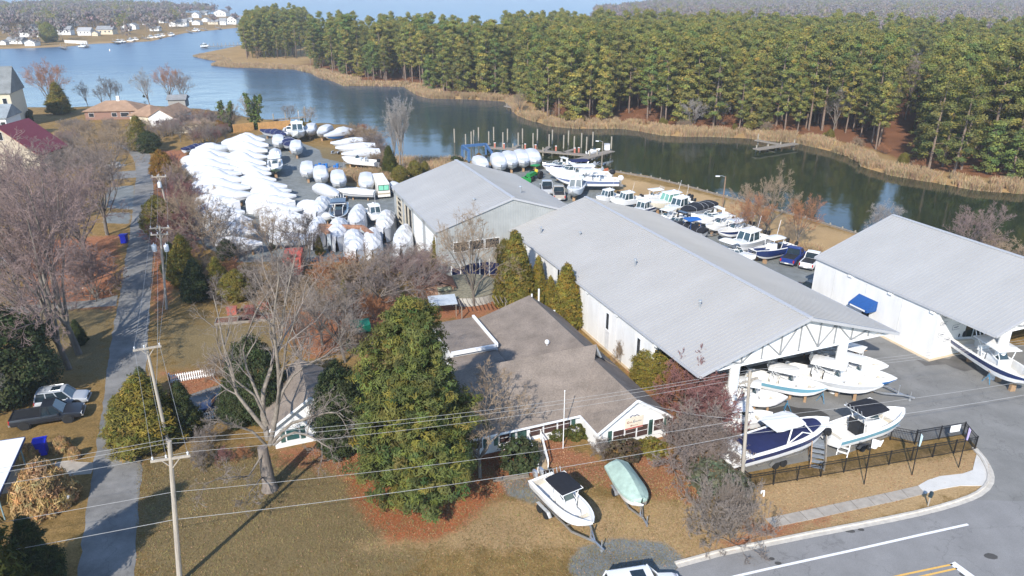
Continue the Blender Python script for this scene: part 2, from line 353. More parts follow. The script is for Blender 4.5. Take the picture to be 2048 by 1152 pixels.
def water_material():
    m = bpy.data.materials.new('creek_water'); m.use_nodes = True; nt = m.node_tree; N = nt.nodes; Lk = nt.links
    b = N['Principled BSDF']; b.inputs['Base Color'].default_value = (.020, .026, .014, 1); b.inputs['Roughness'].default_value = 0.05; b.inputs['IOR'].default_value = 1.33
    tc = N.new('ShaderNodeTexCoord'); prev = None
    sx_ = N.new('ShaderNodeSeparateXYZ'); Lk.new(tc.outputs['Object'], sx_.inputs[0])
    opn = N.new('ShaderNodeMapRange'); opn.inputs['From Min'].default_value = 200; opn.inputs['From Max'].default_value = 420; opn.inputs['To Min'].default_value = 1; opn.inputs['To Max'].default_value = 7   # open, windier water farther out
    Lk.new(sx_.outputs['Y'], opn.inputs['Value'])
    for sc, st, di in ((0.06, 0.08, 1.2), (0.9, 0.08, 0.14), (3.5, 0.08, 0.04)):
        n = N.new('ShaderNodeTexNoise'); n.inputs['Scale'].default_value = sc; n.inputs['Detail'].default_value = 3; Lk.new(tc.outputs['Object'], n.inputs['Vector'])
        bp = N.new('ShaderNodeBump'); bp.inputs['Strength'].default_value = st; bp.inputs['Distance'].default_value = di
        Lk.new(n.outputs['Fac'], bp.inputs['Height']); mu = N.new('ShaderNodeMath'); mu.operation = 'MULTIPLY'; mu.inputs[0].default_value = st; Lk.new(opn.outputs[0], mu.inputs[1]); Lk.new(mu.outputs[0], bp.inputs['Strength'])
        if prev: Lk.new(prev, bp.inputs['Normal'])
        prev = bp.outputs[0]
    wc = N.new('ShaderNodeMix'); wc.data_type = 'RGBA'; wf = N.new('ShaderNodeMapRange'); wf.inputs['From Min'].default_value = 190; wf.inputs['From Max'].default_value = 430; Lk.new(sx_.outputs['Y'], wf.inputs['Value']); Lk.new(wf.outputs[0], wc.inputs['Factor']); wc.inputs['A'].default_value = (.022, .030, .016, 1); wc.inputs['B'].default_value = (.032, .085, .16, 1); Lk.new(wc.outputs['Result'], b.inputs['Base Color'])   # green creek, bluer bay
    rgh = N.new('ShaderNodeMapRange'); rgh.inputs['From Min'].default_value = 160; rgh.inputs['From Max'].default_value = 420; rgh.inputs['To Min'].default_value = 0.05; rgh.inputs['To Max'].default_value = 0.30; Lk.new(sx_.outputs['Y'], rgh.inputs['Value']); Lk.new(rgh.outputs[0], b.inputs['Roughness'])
    Lk.new(prev, b.inputs['Normal']); return m
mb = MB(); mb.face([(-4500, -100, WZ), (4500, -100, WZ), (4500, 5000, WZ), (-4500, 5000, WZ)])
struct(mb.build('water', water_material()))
def rag(pts, step=0.8, amp=0.12, seed=0.0):       # world polygon with a slightly ragged edge
    out = []
    for a, b in zip(pts, pts[1:] + pts[:1]):
        d = math.hypot(b[0] - a[0], b[1] - a[1]); k = max(1, int(d / step)); nxv, nyv = -(b[1] - a[1]) / max(d, 1e-6), (b[0] - a[0]) / max(d, 1e-6)
        for i in range(k):
            t = i / k; x, y = a[0] + (b[0] - a[0]) * t, a[1] + (b[1] - a[1]) * t
            o = (mnoise.noise((x * 0.6, y * 0.6, seed)) + 0.5 * mnoise.noise((x * 2.1, y * 2.1, seed))) * amp * 1.6
            out.append((x + nxv * o, y + nyv * o))
    return out
def sheet(name, px, m, zz, amp=0.0, seed=0.0, world_=None):
    pts = world_ or W2(px); pts = rag(pts, 0.8, amp, seed) if amp else pts
    mb = MB(); mb.face([(x, y, zz) for x, y in pts]); return struct(mb.build(name, m))
def asphalt(name, c, var=0.18, crack=True):
    m = mat(name, c, rough=0.92, var=var, scale=0.35, bump=0.25, bscale=40, spec=0.2, detail=8)
    nt = m.node_tree; N = nt.nodes; Lk = nt.links; b = N['Principled BSDF']; src = b.inputs['Base Color'].links[0].from_socket
    tc = N.new('ShaderNodeTexCoord')
    n = N.new('ShaderNodeTexNoise'); n.inputs['Scale'].default_value = 30; n.inputs['Detail'].default_value = 3; Lk.new(tc.outputs['Object'], n.inputs['Vector'])
    r = N.new('ShaderNodeValToRGB'); r.color_ramp.elements[0].position = 0.3; r.color_ramp.elements[1].position = 0.7
    r.color_ramp.elements[0].color = (.82, .82, .82, 1); r.color_ramp.elements[1].color = (1.16, 1.16, 1.16, 1); Lk.new(n.outputs['Fac'], r.inputs['Fac'])
    mx = N.new('ShaderNodeMix'); mx.data_type = 'RGBA'; mx.blend_type = 'MULTIPLY'; mx.inputs['Factor'].default_value = 1
    Lk.new(src, mx.inputs['A']); Lk.new(r.outputs[0], mx.inputs['B']); out = mx.outputs['Result']
    if crack:
        v = N.new('ShaderNodeTexVoronoi'); v.feature = 'DISTANCE_TO_EDGE'; v.inputs['Scale'].default_value = 0.16
        nz = N.new('ShaderNodeTexNoise'); nz.inputs['Scale'].default_value = 0.8; nz.inputs['Detail'].default_value = 5; Lk.new(tc.outputs['Object'], nz.inputs['Vector'])
        ad = N.new('ShaderNodeMix'); ad.data_type = 'RGBA'; ad.inputs['Factor'].default_value = 0.25; Lk.new(tc.outputs['Object'], ad.inputs['A']); Lk.new(nz.outputs['Color'], ad.inputs['B'])
        mp = N.new('ShaderNodeVectorMath'); mp.operation = 'MULTIPLY_ADD'; mp.inputs[1].default_value = (3.5, 3.5, 3.5); Lk.new(nz.outputs['Color'], mp.inputs[0]); Lk.new(tc.outputs['Object'], mp.inputs[2])
        Lk.new(mp.outputs[0], v.inputs['Vector'])
        r2 = N.new('ShaderNodeValToRGB'); r2.color_ramp.elements[0].position = 0.002; r2.color_ramp.elements[1].position = 0.012
        r2.color_ramp.elements[0].color = (.80, .80, .80, 1); r2.color_ramp.elements[1].color = (1, 1, 1, 1); Lk.new(v.outputs['Distance'], r2.inputs['Fac'])
        m2 = N.new('ShaderNodeMix'); m2.data_type = 'RGBA'; m2.blend_type = 'MULTIPLY'; m2.inputs['Factor'].default_value = 1
        Lk.new(out, m2.inputs['A']); Lk.new(r2.outputs[0], m2.inputs['B']); out = m2.outputs['Result']
    Lk.new(out, b.inputs['Base Color']); return m
street_m = asphalt('street_asphalt', (.205, .20, .19), 0.3); lot_m = asphalt('lot_asphalt', (.215, .21, .198), 0.16); road_m = asphalt('road_asphalt', (.24, .234, .228), 0.11)
conc = mat('old_concrete', (.36, .32, .27), rough=0.9, var=0.16, scale=1.3, bump=0.15, bscale=25); conc_new = mat('new_concrete', (.58, .56, .52), rough=0.9, var=0.07, scale=1.0, bump=0.1, bscale=25)
kerb_m = mat('kerb_concrete', (.50, .46, .40), rough=0.9, var=0.14, scale=2.0, bump=0.15, bscale=20)
paint_w = mat('road_paint_white', (.78, .78, .77), rough=0.7, var=0.08, scale=6); paint_y = mat('road_paint_yellow', (.72, .42, .10), rough=0.7, var=0.1, scale=6)
sheet('street', [(140, 1290), (155, 1152), (166, 1060), (175, 1000), (192, 900), (204, 830), (214, 740), (226, 660), (232, 630), (240, 590), (250, 520), (258, 480), (268, 400), (272, 350), (270, 326), (258, 303), (236, 292),
                 (222, 288), (232, 283), (262, 284), (286, 290), (300, 310), (306, 340), (307, 380), (309, 440), (306, 500), (301, 590), (297, 660), (292, 740), (289, 820), (287, 880), (283, 950), (278, 1010), (272, 1100), (268, 1290)], street_m, 0.012, 0.14, 3)
sheet('driveway', [(-60, 622), (40, 612), (120, 605), (190, 600), (236, 590), (233, 612), (180, 615), (60, 626), (-60, 642)], lot_m, 0.008, 0.1, 7)
sheet('driveway', [(-80, 970), (10, 942), (80, 930), (140, 920), (188, 925), (182, 948), (150, 950), (100, 965), (-80, 1010)], conc, 0.008, 0.08, 9)
sheet('driveway', [(208, 345), (272, 341), (272, 355), (215, 360)], lot_m, 0.008, 0.1, 11)
sheet('driveway', [(292, 862), (330, 806), (420, 775), (500, 755), (520, 790), (440, 830), (330, 850)], lot_m, 0.008, 0.12, 13)
KERB = [(1356, 1135), (1440, 1112), (1536, 1092), (1630, 1073), (1719, 1056), (1790, 1042), (1841, 1031), (1885, 1020), (1918, 1010), (1946, 1000), (1964, 991), (1979, 979), (1987, 966), (1988, 954), (1985, 942), (1979, 930), (1972, 918), (1963, 907), (1954, 897)]
KW = [Vector((x, y, 0)) for x, y in W2(KERB)]
lot = W2([(1640, 590), (1850, 690), (2100, 690), (2400, 700), (2500, 900), (2300, 1010)]) + [(k.x, k.y) for k in KW[9:]] + W2([(1952, 893), (1930, 868), (1830, 884), (1780, 872), (1700, 905), (1600, 925), (1480, 948), (1455, 905), (1440, 850), (1405, 800), (1385, 760), (1420, 735), (1520, 680), (1600, 600)])
li = KW[9]
road = W2([(2300, 1010), (2500, 1120), (2300, 1400), (1300, 1400), (1250, 1240), (1330, 1160), (1352, 1140)]) + [(k.x, k.y) for k in KW[:10]]
sheet('parking_lot', None, lot_m, 0.010, world_=lot)
sheet('road', None, road_m, 0.014, world_=road)
def strip(name, px, w, m, zz):
    P = [Vector((x, y, 0)) for x, y in W2(px)]; L_, R_ = [], []
    for i, p in enumerate(P):
        d = (P[min(i + 1, len(P) - 1)] - P[max(i - 1, 0)]).normalized(); q = Vector((-d.y, d.x, 0)) * w / 2
        L_.append((p.x + q.x, p.y + q.y, zz)); R_.append((p.x - q.x, p.y - q.y, zz))
    mb = MB()
    for i in range(len(P) - 1): mb.face([L_[i], L_[i + 1], R_[i + 1], R_[i]])
    return struct(mb.build(name, m))
strip('road_marking', [(1370, 1179), (1475, 1152), (1536, 1138), (1700, 1102), (1850, 1068), (1936, 1049)], 0.22, paint_w, 0.022)
strip('road_marking', [(1700, 1174), (1805, 1150), (1905, 1129)], 0.16, paint_y, 0.022); strip('road_marking', [(1720, 1182), (1812, 1160), (1914, 1137)], 0.16, paint_y, 0.022)
strip('road_marking', [(1904, 1126), (1945, 1156), (1990, 1190)], 0.6, paint_w, 0.022)
def kerb():
    mb = MB(); prof = [(-0.02, 0.0), (-0.02, 0.14), (0.16, 0.14), (0.20, 0.035), (0.55, 0.03), (0.55, 0.0)]; rings = []
    for i, p in enumerate(KW):
        d = (KW[min(i + 1, len(KW) - 1)] - KW[max(i - 1, 0)]).normalized(); q = Vector((d.y, -d.x, 0))
        rings.append([p + q * (a - 0.5) + Vector((0, 0, h)) for a, h in prof])
    mb.loft(rings, 0); return mb.build('kerb', kerb_m)
struct(kerb())
sw = W2([(1530, 1038), (1620, 1019), (1700, 1002), (1780, 985), (1836, 972), (1850, 988), (1790, 1003), (1700, 1022), (1620, 1040), (1548, 1055)])
mb = MB(); mb.prism(sw, 0.0, 0.05); struct(mb.build('sidewalk', conc))
mb = MB()
for k in range(1, 9):
    t = k / 9; a = G(Lerp(1530, 1836, t), Lerp(1038, 972, t)); b = G(Lerp(1548, 1850, t), Lerp(1055, 988, t)); mb.beam((a.x, a.y, 0.052), (b.x, b.y, 0.052), 0.035, 0.006)
struct(mb.build('sidewalk_joint', mat('joint_dirt', (.12, .10, .075), rough=0.95)))
nw = W2([(1836, 972), (1855, 961), (1880, 953), (1925, 948), (1945, 941), (1950, 920), (1955, 902), (1967, 915), (1975, 932), (1978, 950), (1973, 972), (1920, 972), (1880, 979), (1850, 988)])
mb = MB(); mb.prism(nw, 0.0, 0.055); struct(mb.build('sidewalk', conc_new))
wet = asphalt('wet_asphalt', (.075, .072, .068), .3, False)
sheet('wet_patch', [(1500, 838), (1530, 820), (1575, 812), (1640, 818), (1660, 832), (1640, 842), (1600, 846), (1560, 856), (1520, 858)], wet, 0.015, 0.5, 21); sheet('wet_patch', [(1635, 842), (1672, 840), (1668, 862), (1648, 872), (1640, 860)], wet, 0.015, 0.4, 23); sheet('wet_patch', [(1830, 716), (1852, 722), (1905, 712), (1950, 725), (1965, 745), (1930, 742), (1890, 728), (1850, 732)], asphalt('damp_asphalt', (.135, .128, .12), .3, False), 0.015, 0.5, 25)
for i_, (x_, y_, r_) in enumerate([(1700, 1062, .25), (1722, 1060, .18), (1556, 1127, .2), (1545, 1118, .12), (1980, 1113, .35), (1930, 1150, .3), (1860, 1022, .12)]): q_ = G(x_, y_); sheet('oil_stain', None, MATS['wet_asphalt'], 0.018, 0.12, 31 + i_, [(q_.x + r_ * 1.5 * math.cos(a_), q_.y + r_ * math.sin(a_)) for a_ in (k_ * .7 for k_ in range(9))])
# wooden bulkhead along the creek with its pile heads
wood_grey = mat('weathered_wood', (.25, .215, .175), rough=0.85, var=0.25, scale=3, bump=0.3, bscale=18); wood_pile = mat('piling_wood', (.33, .29, .23), rough=0.85, var=0.25, scale=5)
bt = thing('bulkhead', 'long low wooden bulkhead holding the tan grass bank above the creek', 'bulkhead', (0, 0, 0))
BK = W2([(1202, 340), (1300, 356), (1374, 374), (1440, 392), (1512, 411), (1637, 445), (1710, 468), (1850, 512), (2048, 575), (2200, 626)], 0)
mb = MB()
for a, b in zip(BK, BK[1:]): mb.beam((a[0], a[1], -0.75), (b[0], b[1], -0.75), 0.16, 1.9)
mb.build('wall_planks', wood_grey, bt); mb = MB()
for a, b in zip(BK, BK[1:]): mb.beam((a[0], a[1], 0.26), (b[0], b[1], 0.26), 0.34, 0.10)
mb.build('cap_board', wood_grey, bt)
acc = 0.0
for a, b in zip(BK, BK[1:]):
    d = math.hypot(b[0] - a[0], b[1] - a[1]); t = (2.6 - acc) % 2.6
    while t < d:
        x, y = a[0] + (b[0] - a[0]) * t / d, a[1] + (b[1] - a[1]) * t / d; m_ = MB(); m_.tube([(x + 0.12, y + 0.2, -2.2), (x + 0.12, y + 0.2, 0.55)], 0.15, 8); m_.build('pile', wood_pile, bt); t += 2.6
    acc = (acc + d) % 2.6
# ------------------------------------------------------------------ buildings
class Frame:                                      # a building's own axes: x across, y back along the yard grid, z up
    def __init__(s, o, rz=AZ): s.o = Vector((o[0], o[1], 0)); s.rz = rz; s.x = Vector((math.cos(rz), math.sin(rz), 0)); s.y = Vector((-math.sin(rz), math.cos(rz), 0))
    def loc(s, p): d = Vector((p[0], p[1], 0)) - s.o; return d.dot(s.x), d.dot(s.y)
    def w(s, x, y, z=0.0): q = s.o + s.x * x + s.y * y; return Vector((q.x, q.y, z))
    def z(s, px, py, z): return s.loc(G(px, py, z))
    def onx(s, px, py, x0):                       # where the pixel's ray meets the plane x = x0
        a, b = G(px, py, 0), G(px, py, 20); ax, ay = s.loc(a); bx, by = s.loc(b); t = (x0 - ax) / (bx - ax); return ay + (by - ay) * t, 20 * t
    def ony(s, px, py, y0):
        a, b = G(px, py, 0), G(px, py, 20); ax, ay = s.loc(a); bx, by = s.loc(b); t = (y0 - ay) / (by - ay); return ax + (bx - ax) * t, 20 * t
def slope_pt(x0, z0, x1, z1, x): return z0 + (z1 - z0) * (x - x0) / (x1 - x0)
roof_metal = mat('roof_metal_grey', (.39, .38, .366), rough=0.5, var=0.045, scale=0.3, detail=9, spec=0.25, stretch=(.4, 1.0, 1))
roof_metal2 = mat('roof_metal_cool', (.385, .38, .372), rough=0.5, var=0.045, scale=0.3, detail=9, spec=0.25, stretch=(.4, 1.0, 1))
roof_tan = mat('roof_metal_weathered', (.37, .366, .36), rough=0.55, var=0.06, scale=0.3, detail=9, spec=0.3, stretch=(.4, 1.0, 1))
trim_g = mat('trim_grey', (.42, .42, .43), rough=0.5, var=0.06); trim_w = mat('trim_white', (.80, .80, .79), rough=0.5, var=0.03)
wall_w = mat('wall_white', (.72, .71, .69), rough=0.7, var=0.09, scale=0.6, stretch=(1, 1, .3), bump=0.04); wall_g = mat('wall_grey_steel', (.36, .37, .36), rough=0.5, var=0.08, scale=0.5)
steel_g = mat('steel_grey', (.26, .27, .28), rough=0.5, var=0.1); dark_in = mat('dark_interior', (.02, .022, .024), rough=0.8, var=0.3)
win_dark = glass('window_dark', (.020, .024, .030)); win_green = glass('shop_glass', (.012, .030, .032)); base_tan = mat('stained_foundation', (.56, .45, .31), rough=0.9, var=0.12, scale=0.8)
def shingle(name, c):
    m = mat(name, c, rough=0.95, var=0.2, scale=0.5, bump=0.2, bscale=14, spec=0.15, detail=8); nt = m.node_tree; N = nt.nodes; Lk = nt.links; b = N['Principled BSDF']
    src = b.inputs['Base Color'].links[0].from_socket; tc = N.new('ShaderNodeTexCoord'); n = N.new('ShaderNodeTexNoise'); n.inputs['Scale'].default_value = 7; n.inputs['Detail'].default_value = 4; n.inputs['Roughness'].default_value = .8
    Lk.new(tc.outputs['Object'], n.inputs['Vector']); r = N.new('ShaderNodeValToRGB'); r.color_ramp.elements[0].position = .32; r.color_ramp.elements[1].position = .68
    r.color_ramp.elements[0].color = (.72, .72, .72, 1); r.color_ramp.elements[1].color = (1.25, 1.24, 1.22, 1); Lk.new(n.outputs[0], r.inputs[0])
    mx = N.new('ShaderNodeMix'); mx.data_type = 'RGBA'; mx.blend_type = 'MULTIPLY'; mx.inputs['Factor'].default_value = 1; Lk.new(src, mx.inputs['A']); Lk.new(r.outputs[0], mx.inputs['B']); Lk.new(mx.outputs['Result'], b.inputs['Base Color']); return m
shingle_b = shingle('shingle_taupe', (.225, .186, .155)); shingle_g = shingle('shingle_grey', (.21, .22, .225)); shingle_br = shingle('shingle_brown', (.24, .155, .105))
def gable_roof(mb, x0, x1, y0, y1, ze, zr, xr=None, t=0.22, ze2=None, m=0):
    xr = (x0 + x1) / 2 if xr is None else xr; ze2 = ze if ze2 is None else ze2
    for a, b, za, zb in ((x0, xr, ze, zr), (xr, x1, zr, ze2)):
        mb.add([(a, y0, za), (b, y0, zb), (b, y1, zb), (a, y1, za), (a, y0, za - t), (b, y0, zb - t), (b, y1, zb - t), (a, y1, za - t)],
               [(0, 1, 2, 3), (7, 6, 5, 4), (0, 4, 5, 1), (1, 5, 6, 2), (2, 6, 7, 3), (3, 7, 4, 0)], m)
def ribs(mb, x0, x1, y0, y1, ze, zr, xr, step=0.5, h=0.032, w=0.05, ze2=None):
    n = int((y1 - y0) / step); ze2 = ze if ze2 is None else ze2
    for i in range(1, n):
        y = y0 + (y1 - y0) * i / n
        mb.beam((x0 + 0.05, y, ze + h), (xr - 0.15, y, zr + h - 0.02), w, h * 2); mb.beam((xr + 0.15, y, zr + h - 0.02), (x1 - 0.05, y, ze2 + h), w, h * 2)
def vent(mb, x, y, z, h=0.8, r=0.11):
    mb.tube([(x, y, z - 0.3), (x, y, z + h)], r, 10, 0); mb.lathe([(r * 1.25, 0), (r * 1.9, 0.05), (r * 1.7, 0.16), (0.02, 0.24)], 10, 0, (x, y, z + h))
def truss_front(t, fr, y, W_, ze, zr, xs, joints, mat_p, x_a, x_b):
    """white gable panel with the steel truss in front of it"""
    zt = lambda x: (slope_pt(0, ze, W_ / 2, zr, x) if x < W_ / 2 else slope_pt(W_ / 2, zr, W_, ze, x)) - 0.30
    mb = MB(); poly = [(x_a, ze - 0.05), (x_b, ze - 0.05), (x_b, zt(x_b)), (W_ / 2, zt(W_ / 2 - 1e-4)), (x_a, zt(x_a))]
    for q in (0, 1):
        pass
    vs = [(x, y + 0.22, z) for x, z in poly] + [(x, y + 0.32, z) for x, z in poly]; n = 5
    mb.add(vs, [tuple(range(n)), tuple(range(2 * n - 1, n - 1, -1))] + [(i, (i + 1) % n, n + (i + 1) % n, n + i) for i in range(n)]); mb.build('gable_panel', wall_w, t)
    mb = MB(); mb.box(0.5, W_ - 0.5, y, y + 0.18, ze - 0.28, ze - 0.06); mb.build('bottom_chord', trim_w, t)
    mb = MB()
    for x in xs: mb.beam((x, y + 0.1, ze - 0.06), (x, y + 0.1, zt(x)), 0.10)
    for a, b in joints: mb.beam((xs[a], y + 0.10, ze - 0.02), (xs[b], y + 0.10, zt(xs[b]) - 0.03), 0.10)
    mb.build('truss_web', steel_g, t)
def wall_strip(mb, x0, x1, y0, y1, z0, z1): mb.box(x0, x1, y0, y1, z0, z1)
# --- long white boat hall with the open canopy in front
ME, MR, MW, ML = 6.1, 9.95, 25.1, 48.3
FM = Frame(G(1398.7, 752, ME)); t = thing('boat_showroom', 'long white metal hall with light grey ribbed roof and open truss canopy over display boats', 'building', FM.w(0, 0), AZ)
mb = MB(); gable_roof(mb, 0, MW, 0, ML, ME, MR); mb.build('roof', roof_metal, t); rf = t.children[-1]
mb = MB(); ribs(mb, 0, MW, 0, ML, ME, MR, MW / 2, 0.52); mb.build('seam', roof_metal, rf)
mb = MB(); mb.beam((MW / 2, -0.02, MR + 0.03), (MW / 2, ML, MR + 0.03), 0.5, 0.1); mb.build('ridge_cap', trim_g, rf)
mb = MB(); mb.beam((-0.10, 0, ME - 0.10), (-0.10, ML, ME - 0.10), 0.14, 0.16); mb.beam((MW + 0.10, 0, ME - 0.10), (MW + 0.10, ML, ME - 0.10), 0.14, 0.16); mb.build('gutter', trim_g, t)
mb = MB(); mb.beam((0, -0.06, ME - 0.12), (MW / 2, -0.06, MR - 0.12), 0.1, 0.30); mb.beam((MW / 2, -0.06, MR - 0.12), (MW, -0.06, ME - 0.12), 0.1, 0.30); mb.build('rake_trim', trim_g, t)
FY = 8.6
mb = MB(); wall_strip(mb, 0.3, 0.55, FY, ML - 0.3, 0, ME - 0.22); wall_strip(mb, MW - 0.55, MW - 0.3, FY, ML - 0.3, 0, ME - 0.22)
n5 = [(0.55, 0), (MW - 0.55, 0), (MW - 0.55, ME - 0.25), (MW / 2, MR - 0.4), (0.55, ME - 0.25)]
mb.add([(x, ML - 0.3, z) for x, z in n5] + [(x, ML - 0.5, z) for x, z in n5], [(0, 1, 2, 3, 4), (9, 8, 7, 6, 5)] + [(i, (i + 1) % 5, 5 + (i + 1) % 5, 5 + i) for i in range(5)])
mb.build('wall', wall_w, t)
mb = MB()
for k in range(9):
    y = FY + 2.0 + k * 4.2; mb.box(0.27, 0.30, y, y + 0.03, 0.2, ME - 0.4); mb.box(0.26, 0.297, y + 1.4, y + 1.43, 0.2, ME - 0.4)
mb.build('panel_joint', mat('wall_joint', (.55, .55, .54), rough=0.7), t)
mb = MB(); mb.box(0.24, 0.296, FY, ML - 0.4, 0, 0.32); mb.build('foundation_strip', base_tan, t)
mb = MB(); mb.box(0.6, MW - 0.6, FY, FY + 0.2, 4.6, ME - 0.12); mb.box(0.6, MW - 0.6, FY, FY + 0.2, 0, 0.5); mb.build('front_wall', wall_w, t)
mb = MB(); mb.box(0.6, MW - 0.6, FY + 0.05, FY + 0.12, 0.5, 4.6); mb.build('shop_window', win_green, t); sw_ = t.children[-1]
mb = MB()
for k in range(14): x = 0.6 + k * (MW - 1.2) / 13; mb.box(x - 0.05, x + 0.05, FY - 0.02, FY + 0.04, 0.5, 4.6)
mb.box(0.6, MW - 0.6, FY - 0.03, FY + 0.03, 2.9, 3.0); mb.build('mullion', trim_w, sw_)
for px, py in ((1216, 642), (1278, 693), (1118, 553)):
    y, z_ = FM.onx(px, py, 0.28); m_ = MB(); m_.box(0.22, 0.29, y - 0.55, y + 0.55, z_ - 1.25, z_ + 1.15); w_ = m_.build('window', trim_w, t)
    m_ = MB(); m_.box(0.19, 0.215, y - 0.27, y + 0.27, z_ - 1.0, z_ + 0.95); m_.build('pane', win_dark, w_)
    m_ = MB(); m_.box(0.25, 0.288, y - 0.45, y + 0.45, 0.35, z_ - 1.27); m_.build('apron_panel', mat('apron_grey', (.60, .60, .60), rough=0.7), w_)
for px, py in ((1174, 578), (1233, 622), (1311, 689)):
    y, z_ = FM.onx(px, py, 0.1); m_ = MB(); m_.obox((0.16, y, ME - 0.45), (0.28, 0.5, 0.28), 0, 0); m_.build('flood_light', trim_w, t)
TY = 0.55
xs = [FM.ony(x, y, TY)[0] for x, y in ((1444, 735), (1484, 727), (1524, 719), (1561, 711), (1598, 703), (1637, 694), (1669, 688), (1703, 681), (1737, 676))]
truss_front(t, FM, TY, MW, ME, MR, xs, [(1, 0), (1, 2), (3, 2), (3, 4), (5, 4), (5, 6), (7, 6), (7, 8)], wall_w, 1.6, MW - 1.6)
mb = MB(); gable_roof(mb, 0.4, MW - 0.4, 1.0, FY + 0.3, ME - 0.28, MR - 0.32, t=0.06); mb.build('soffit', trim_w, t)
mb = MB()
for k in range(4): y = 2.4 + k * 1.9; mb.beam((0.6, y, ME - 0.45), (MW / 2, y, MR - 0.5), 0.14, 0.2); mb.beam((MW / 2, y, MR - 0.5), (MW - 0.6, y, ME - 0.45), 0.14, 0.2)
mb.build('rafter', trim_w, t)
for px, py in ((1477, 737), (1695, 690)):
    x, _ = FM.z(px, py, ME - 0.3); m_ = MB(); m_.lathe([(0.62, 0), (0.62, 0.25), (0.54, 0.3), (0.50, ME - 0.3)], 20, 0, (x, TY + 0.25, 0)); m_.build('column', trim_w, t, smooth=True)
mb = MB()
for px, py in ((1082, 466), (1160, 470), (1270, 532), (1399, 616)):
    a, b = G(px, py, 0), G(px, py, 14)
    for k in range(300):
        q = a.lerp(b, k / 300); x, y = FM.loc(q)
        if slope_pt(0, ME, MW / 2, MR, min(x, MW - x)) <= q.z and 0 < x < MW: break
    m_ = MB(); vent(m_, x, y, q.z, 0.75 if px != 1160 else 0.3); m_.build('vent_pipe', mat('galvanised', (.50, .52, .54), rough=0.35, metal=0.6), rf)
# --- white showroom at the right
RE, RR, RW, RL = 6.1, 10.6, 25.6, 26.1
FR = Frame(G(1992, 672, RE)); t = thing('boat_workshop', 'white block hall with cool grey ribbed roof, blue door awning and canopy at the right', 'building', FR.w(0, 0), AZ)
mb = MB(); gable_roof(mb, 0, RW, 0, RL, RE, RR); rf = mb.build('roof', roof_metal2, t)
mb = MB(); ribs(mb, 0, RW, 0, RL, RE, RR, RW / 2, 0.52); mb.build('seam', roof_metal2, rf)
mb = MB(); mb.beam((RW / 2, 0, RR + 0.03), (RW / 2, RL, RR + 0.03), 0.5, 0.1); mb.build('ridge_cap', trim_g, rf)
mb = MB(); mb.beam((-0.10, 0, RE - 0.1), (-0.10, RL, RE - 0.1), 0.14, 0.16); mb.build('gutter', trim_g, t)
mb = MB(); mb.beam((0, -0.06, RE - 0.12), (RW / 2, -0.06, RR - 0.12), 0.1, 0.3); mb.beam((RW / 2, -0.06, RR - 0.12), (RW, -0.06, RE - 0.12), 0.1, 0.3); mb.build('rake_trim', trim_g, t); mb = MB(); mb.beam((0, RL + 0.06, RE - 0.12), (RW / 2, RL + 0.06, RR - 0.12), 0.1, 0.3); mb.build('rake_trim', trim_g, t)
RY = 6.7
n5 = [(0.35, 0), (RW - 0.35, 0), (RW - 0.35, RE - 0.25), (RW / 2, RR - 0.35), (0.35, RE - 0.25)]
mb = MB(); mb.box(0.1, 0.35, RY, RL - 0.2, 0, RE - 0.23); mb.box(RW - 0.35, RW - 0.1, RY, RL - 0.2, 0, RE - 0.23)
mb.add([(x, y, z) for y in (RY, RY + .25) for x, z in ((.351, 0), (5.0, 0), (5.0, RE + 1.3), (.351, RE - .2))], [(0, 1, 2, 3), (7, 6, 5, 4), (0, 4, 5, 1), (1, 5, 6, 2), (2, 6, 7, 3), (3, 7, 4, 0)])
mb.add([(x, RL - 0.2, z) for x, z in n5] + [(x, RL - 0.4, z) for x, z in n5], [(0, 1, 2, 3, 4), (9, 8, 7, 6, 5)] + [(i, (i + 1) % 5, 5 + (i + 1) % 5, 5 + i) for i in range(5)])
mb.box(5.0, RW - 0.35, RY + 2.0, RY + 2.2, 4.4, RE + 0.1); mb.build('wall', wall_w, t)
mb = MB(); mb.box(5.0, RW - 0.36, RY + 2.05, RY + 2.12, 0.3, 4.4); gw = mb.build('shop_window', win_green, t)
mb = MB()
for k in range(10): x = 5.05 + k * 2.2; mb.box(x - 0.05, x + 0.05, RY + 1.98, RY + 2.04, 0.3, 4.4)
mb.box(5.0, RW - 0.4, RY + 1.97, RY + 2.03, 2.6, 2.7); mb.build('mullion', trim_w, gw)
mb = MB(); mb.prism([(-0.35, RY - 0.35), (5.1, RY - 0.35), (5.1, RY - 0.003), (0.097, RY - 0.003), (0.097, RL), (-0.35, RL)], 0, 0.06); mb.build('foundation_apron', base_tan, t)
for y in (RY + 5.0, RY + 10.4, RY + 15.6): mb = MB(); mb.box(0.075, 0.10, y, y + 0.05, 0.2, RE - 0.4); mb.build('panel_joint', MATS['wall_joint'], t)
for px, py in ((1701, 552), (1781, 587), (1866, 623)):
    y, z_ = FR.onx(px, py, 0.0); m_ = MB(); m_.obox((0.0, y, RE - 0.45), (0.26, 0.55, 0.26)); m_.build('flood_light', trim_w, t)
mb = MB(); gable_roof(mb, 0.4, RW - 0.4, 1.0, RY + 2.2, RE - 0.28, RR - 0.32, t=0.06); mb.build('soffit', trim_w, t)
xs = [2.6 + k * 2.55 for k in range(9)]
truss_front(t, FR, 0.5, RW, RE, RR, xs, [(1, 0), (1, 2), (3, 2), (3, 4), (5, 4), (5, 6), (7, 6), (7, 8)], wall_w, 1.6, RW - 1.6)
x, _ = FR.z(2039, 672, RE - 0.3)
for xx in (x, RW - x): m_ = MB(); m_.lathe([(0.62, 0), (0.62, 0.25), (0.54, 0.3), (0.50, RE - 0.3)], 20, 0, (xx, 0.9, 0)); m_.build('column', trim_w, t, smooth=True)
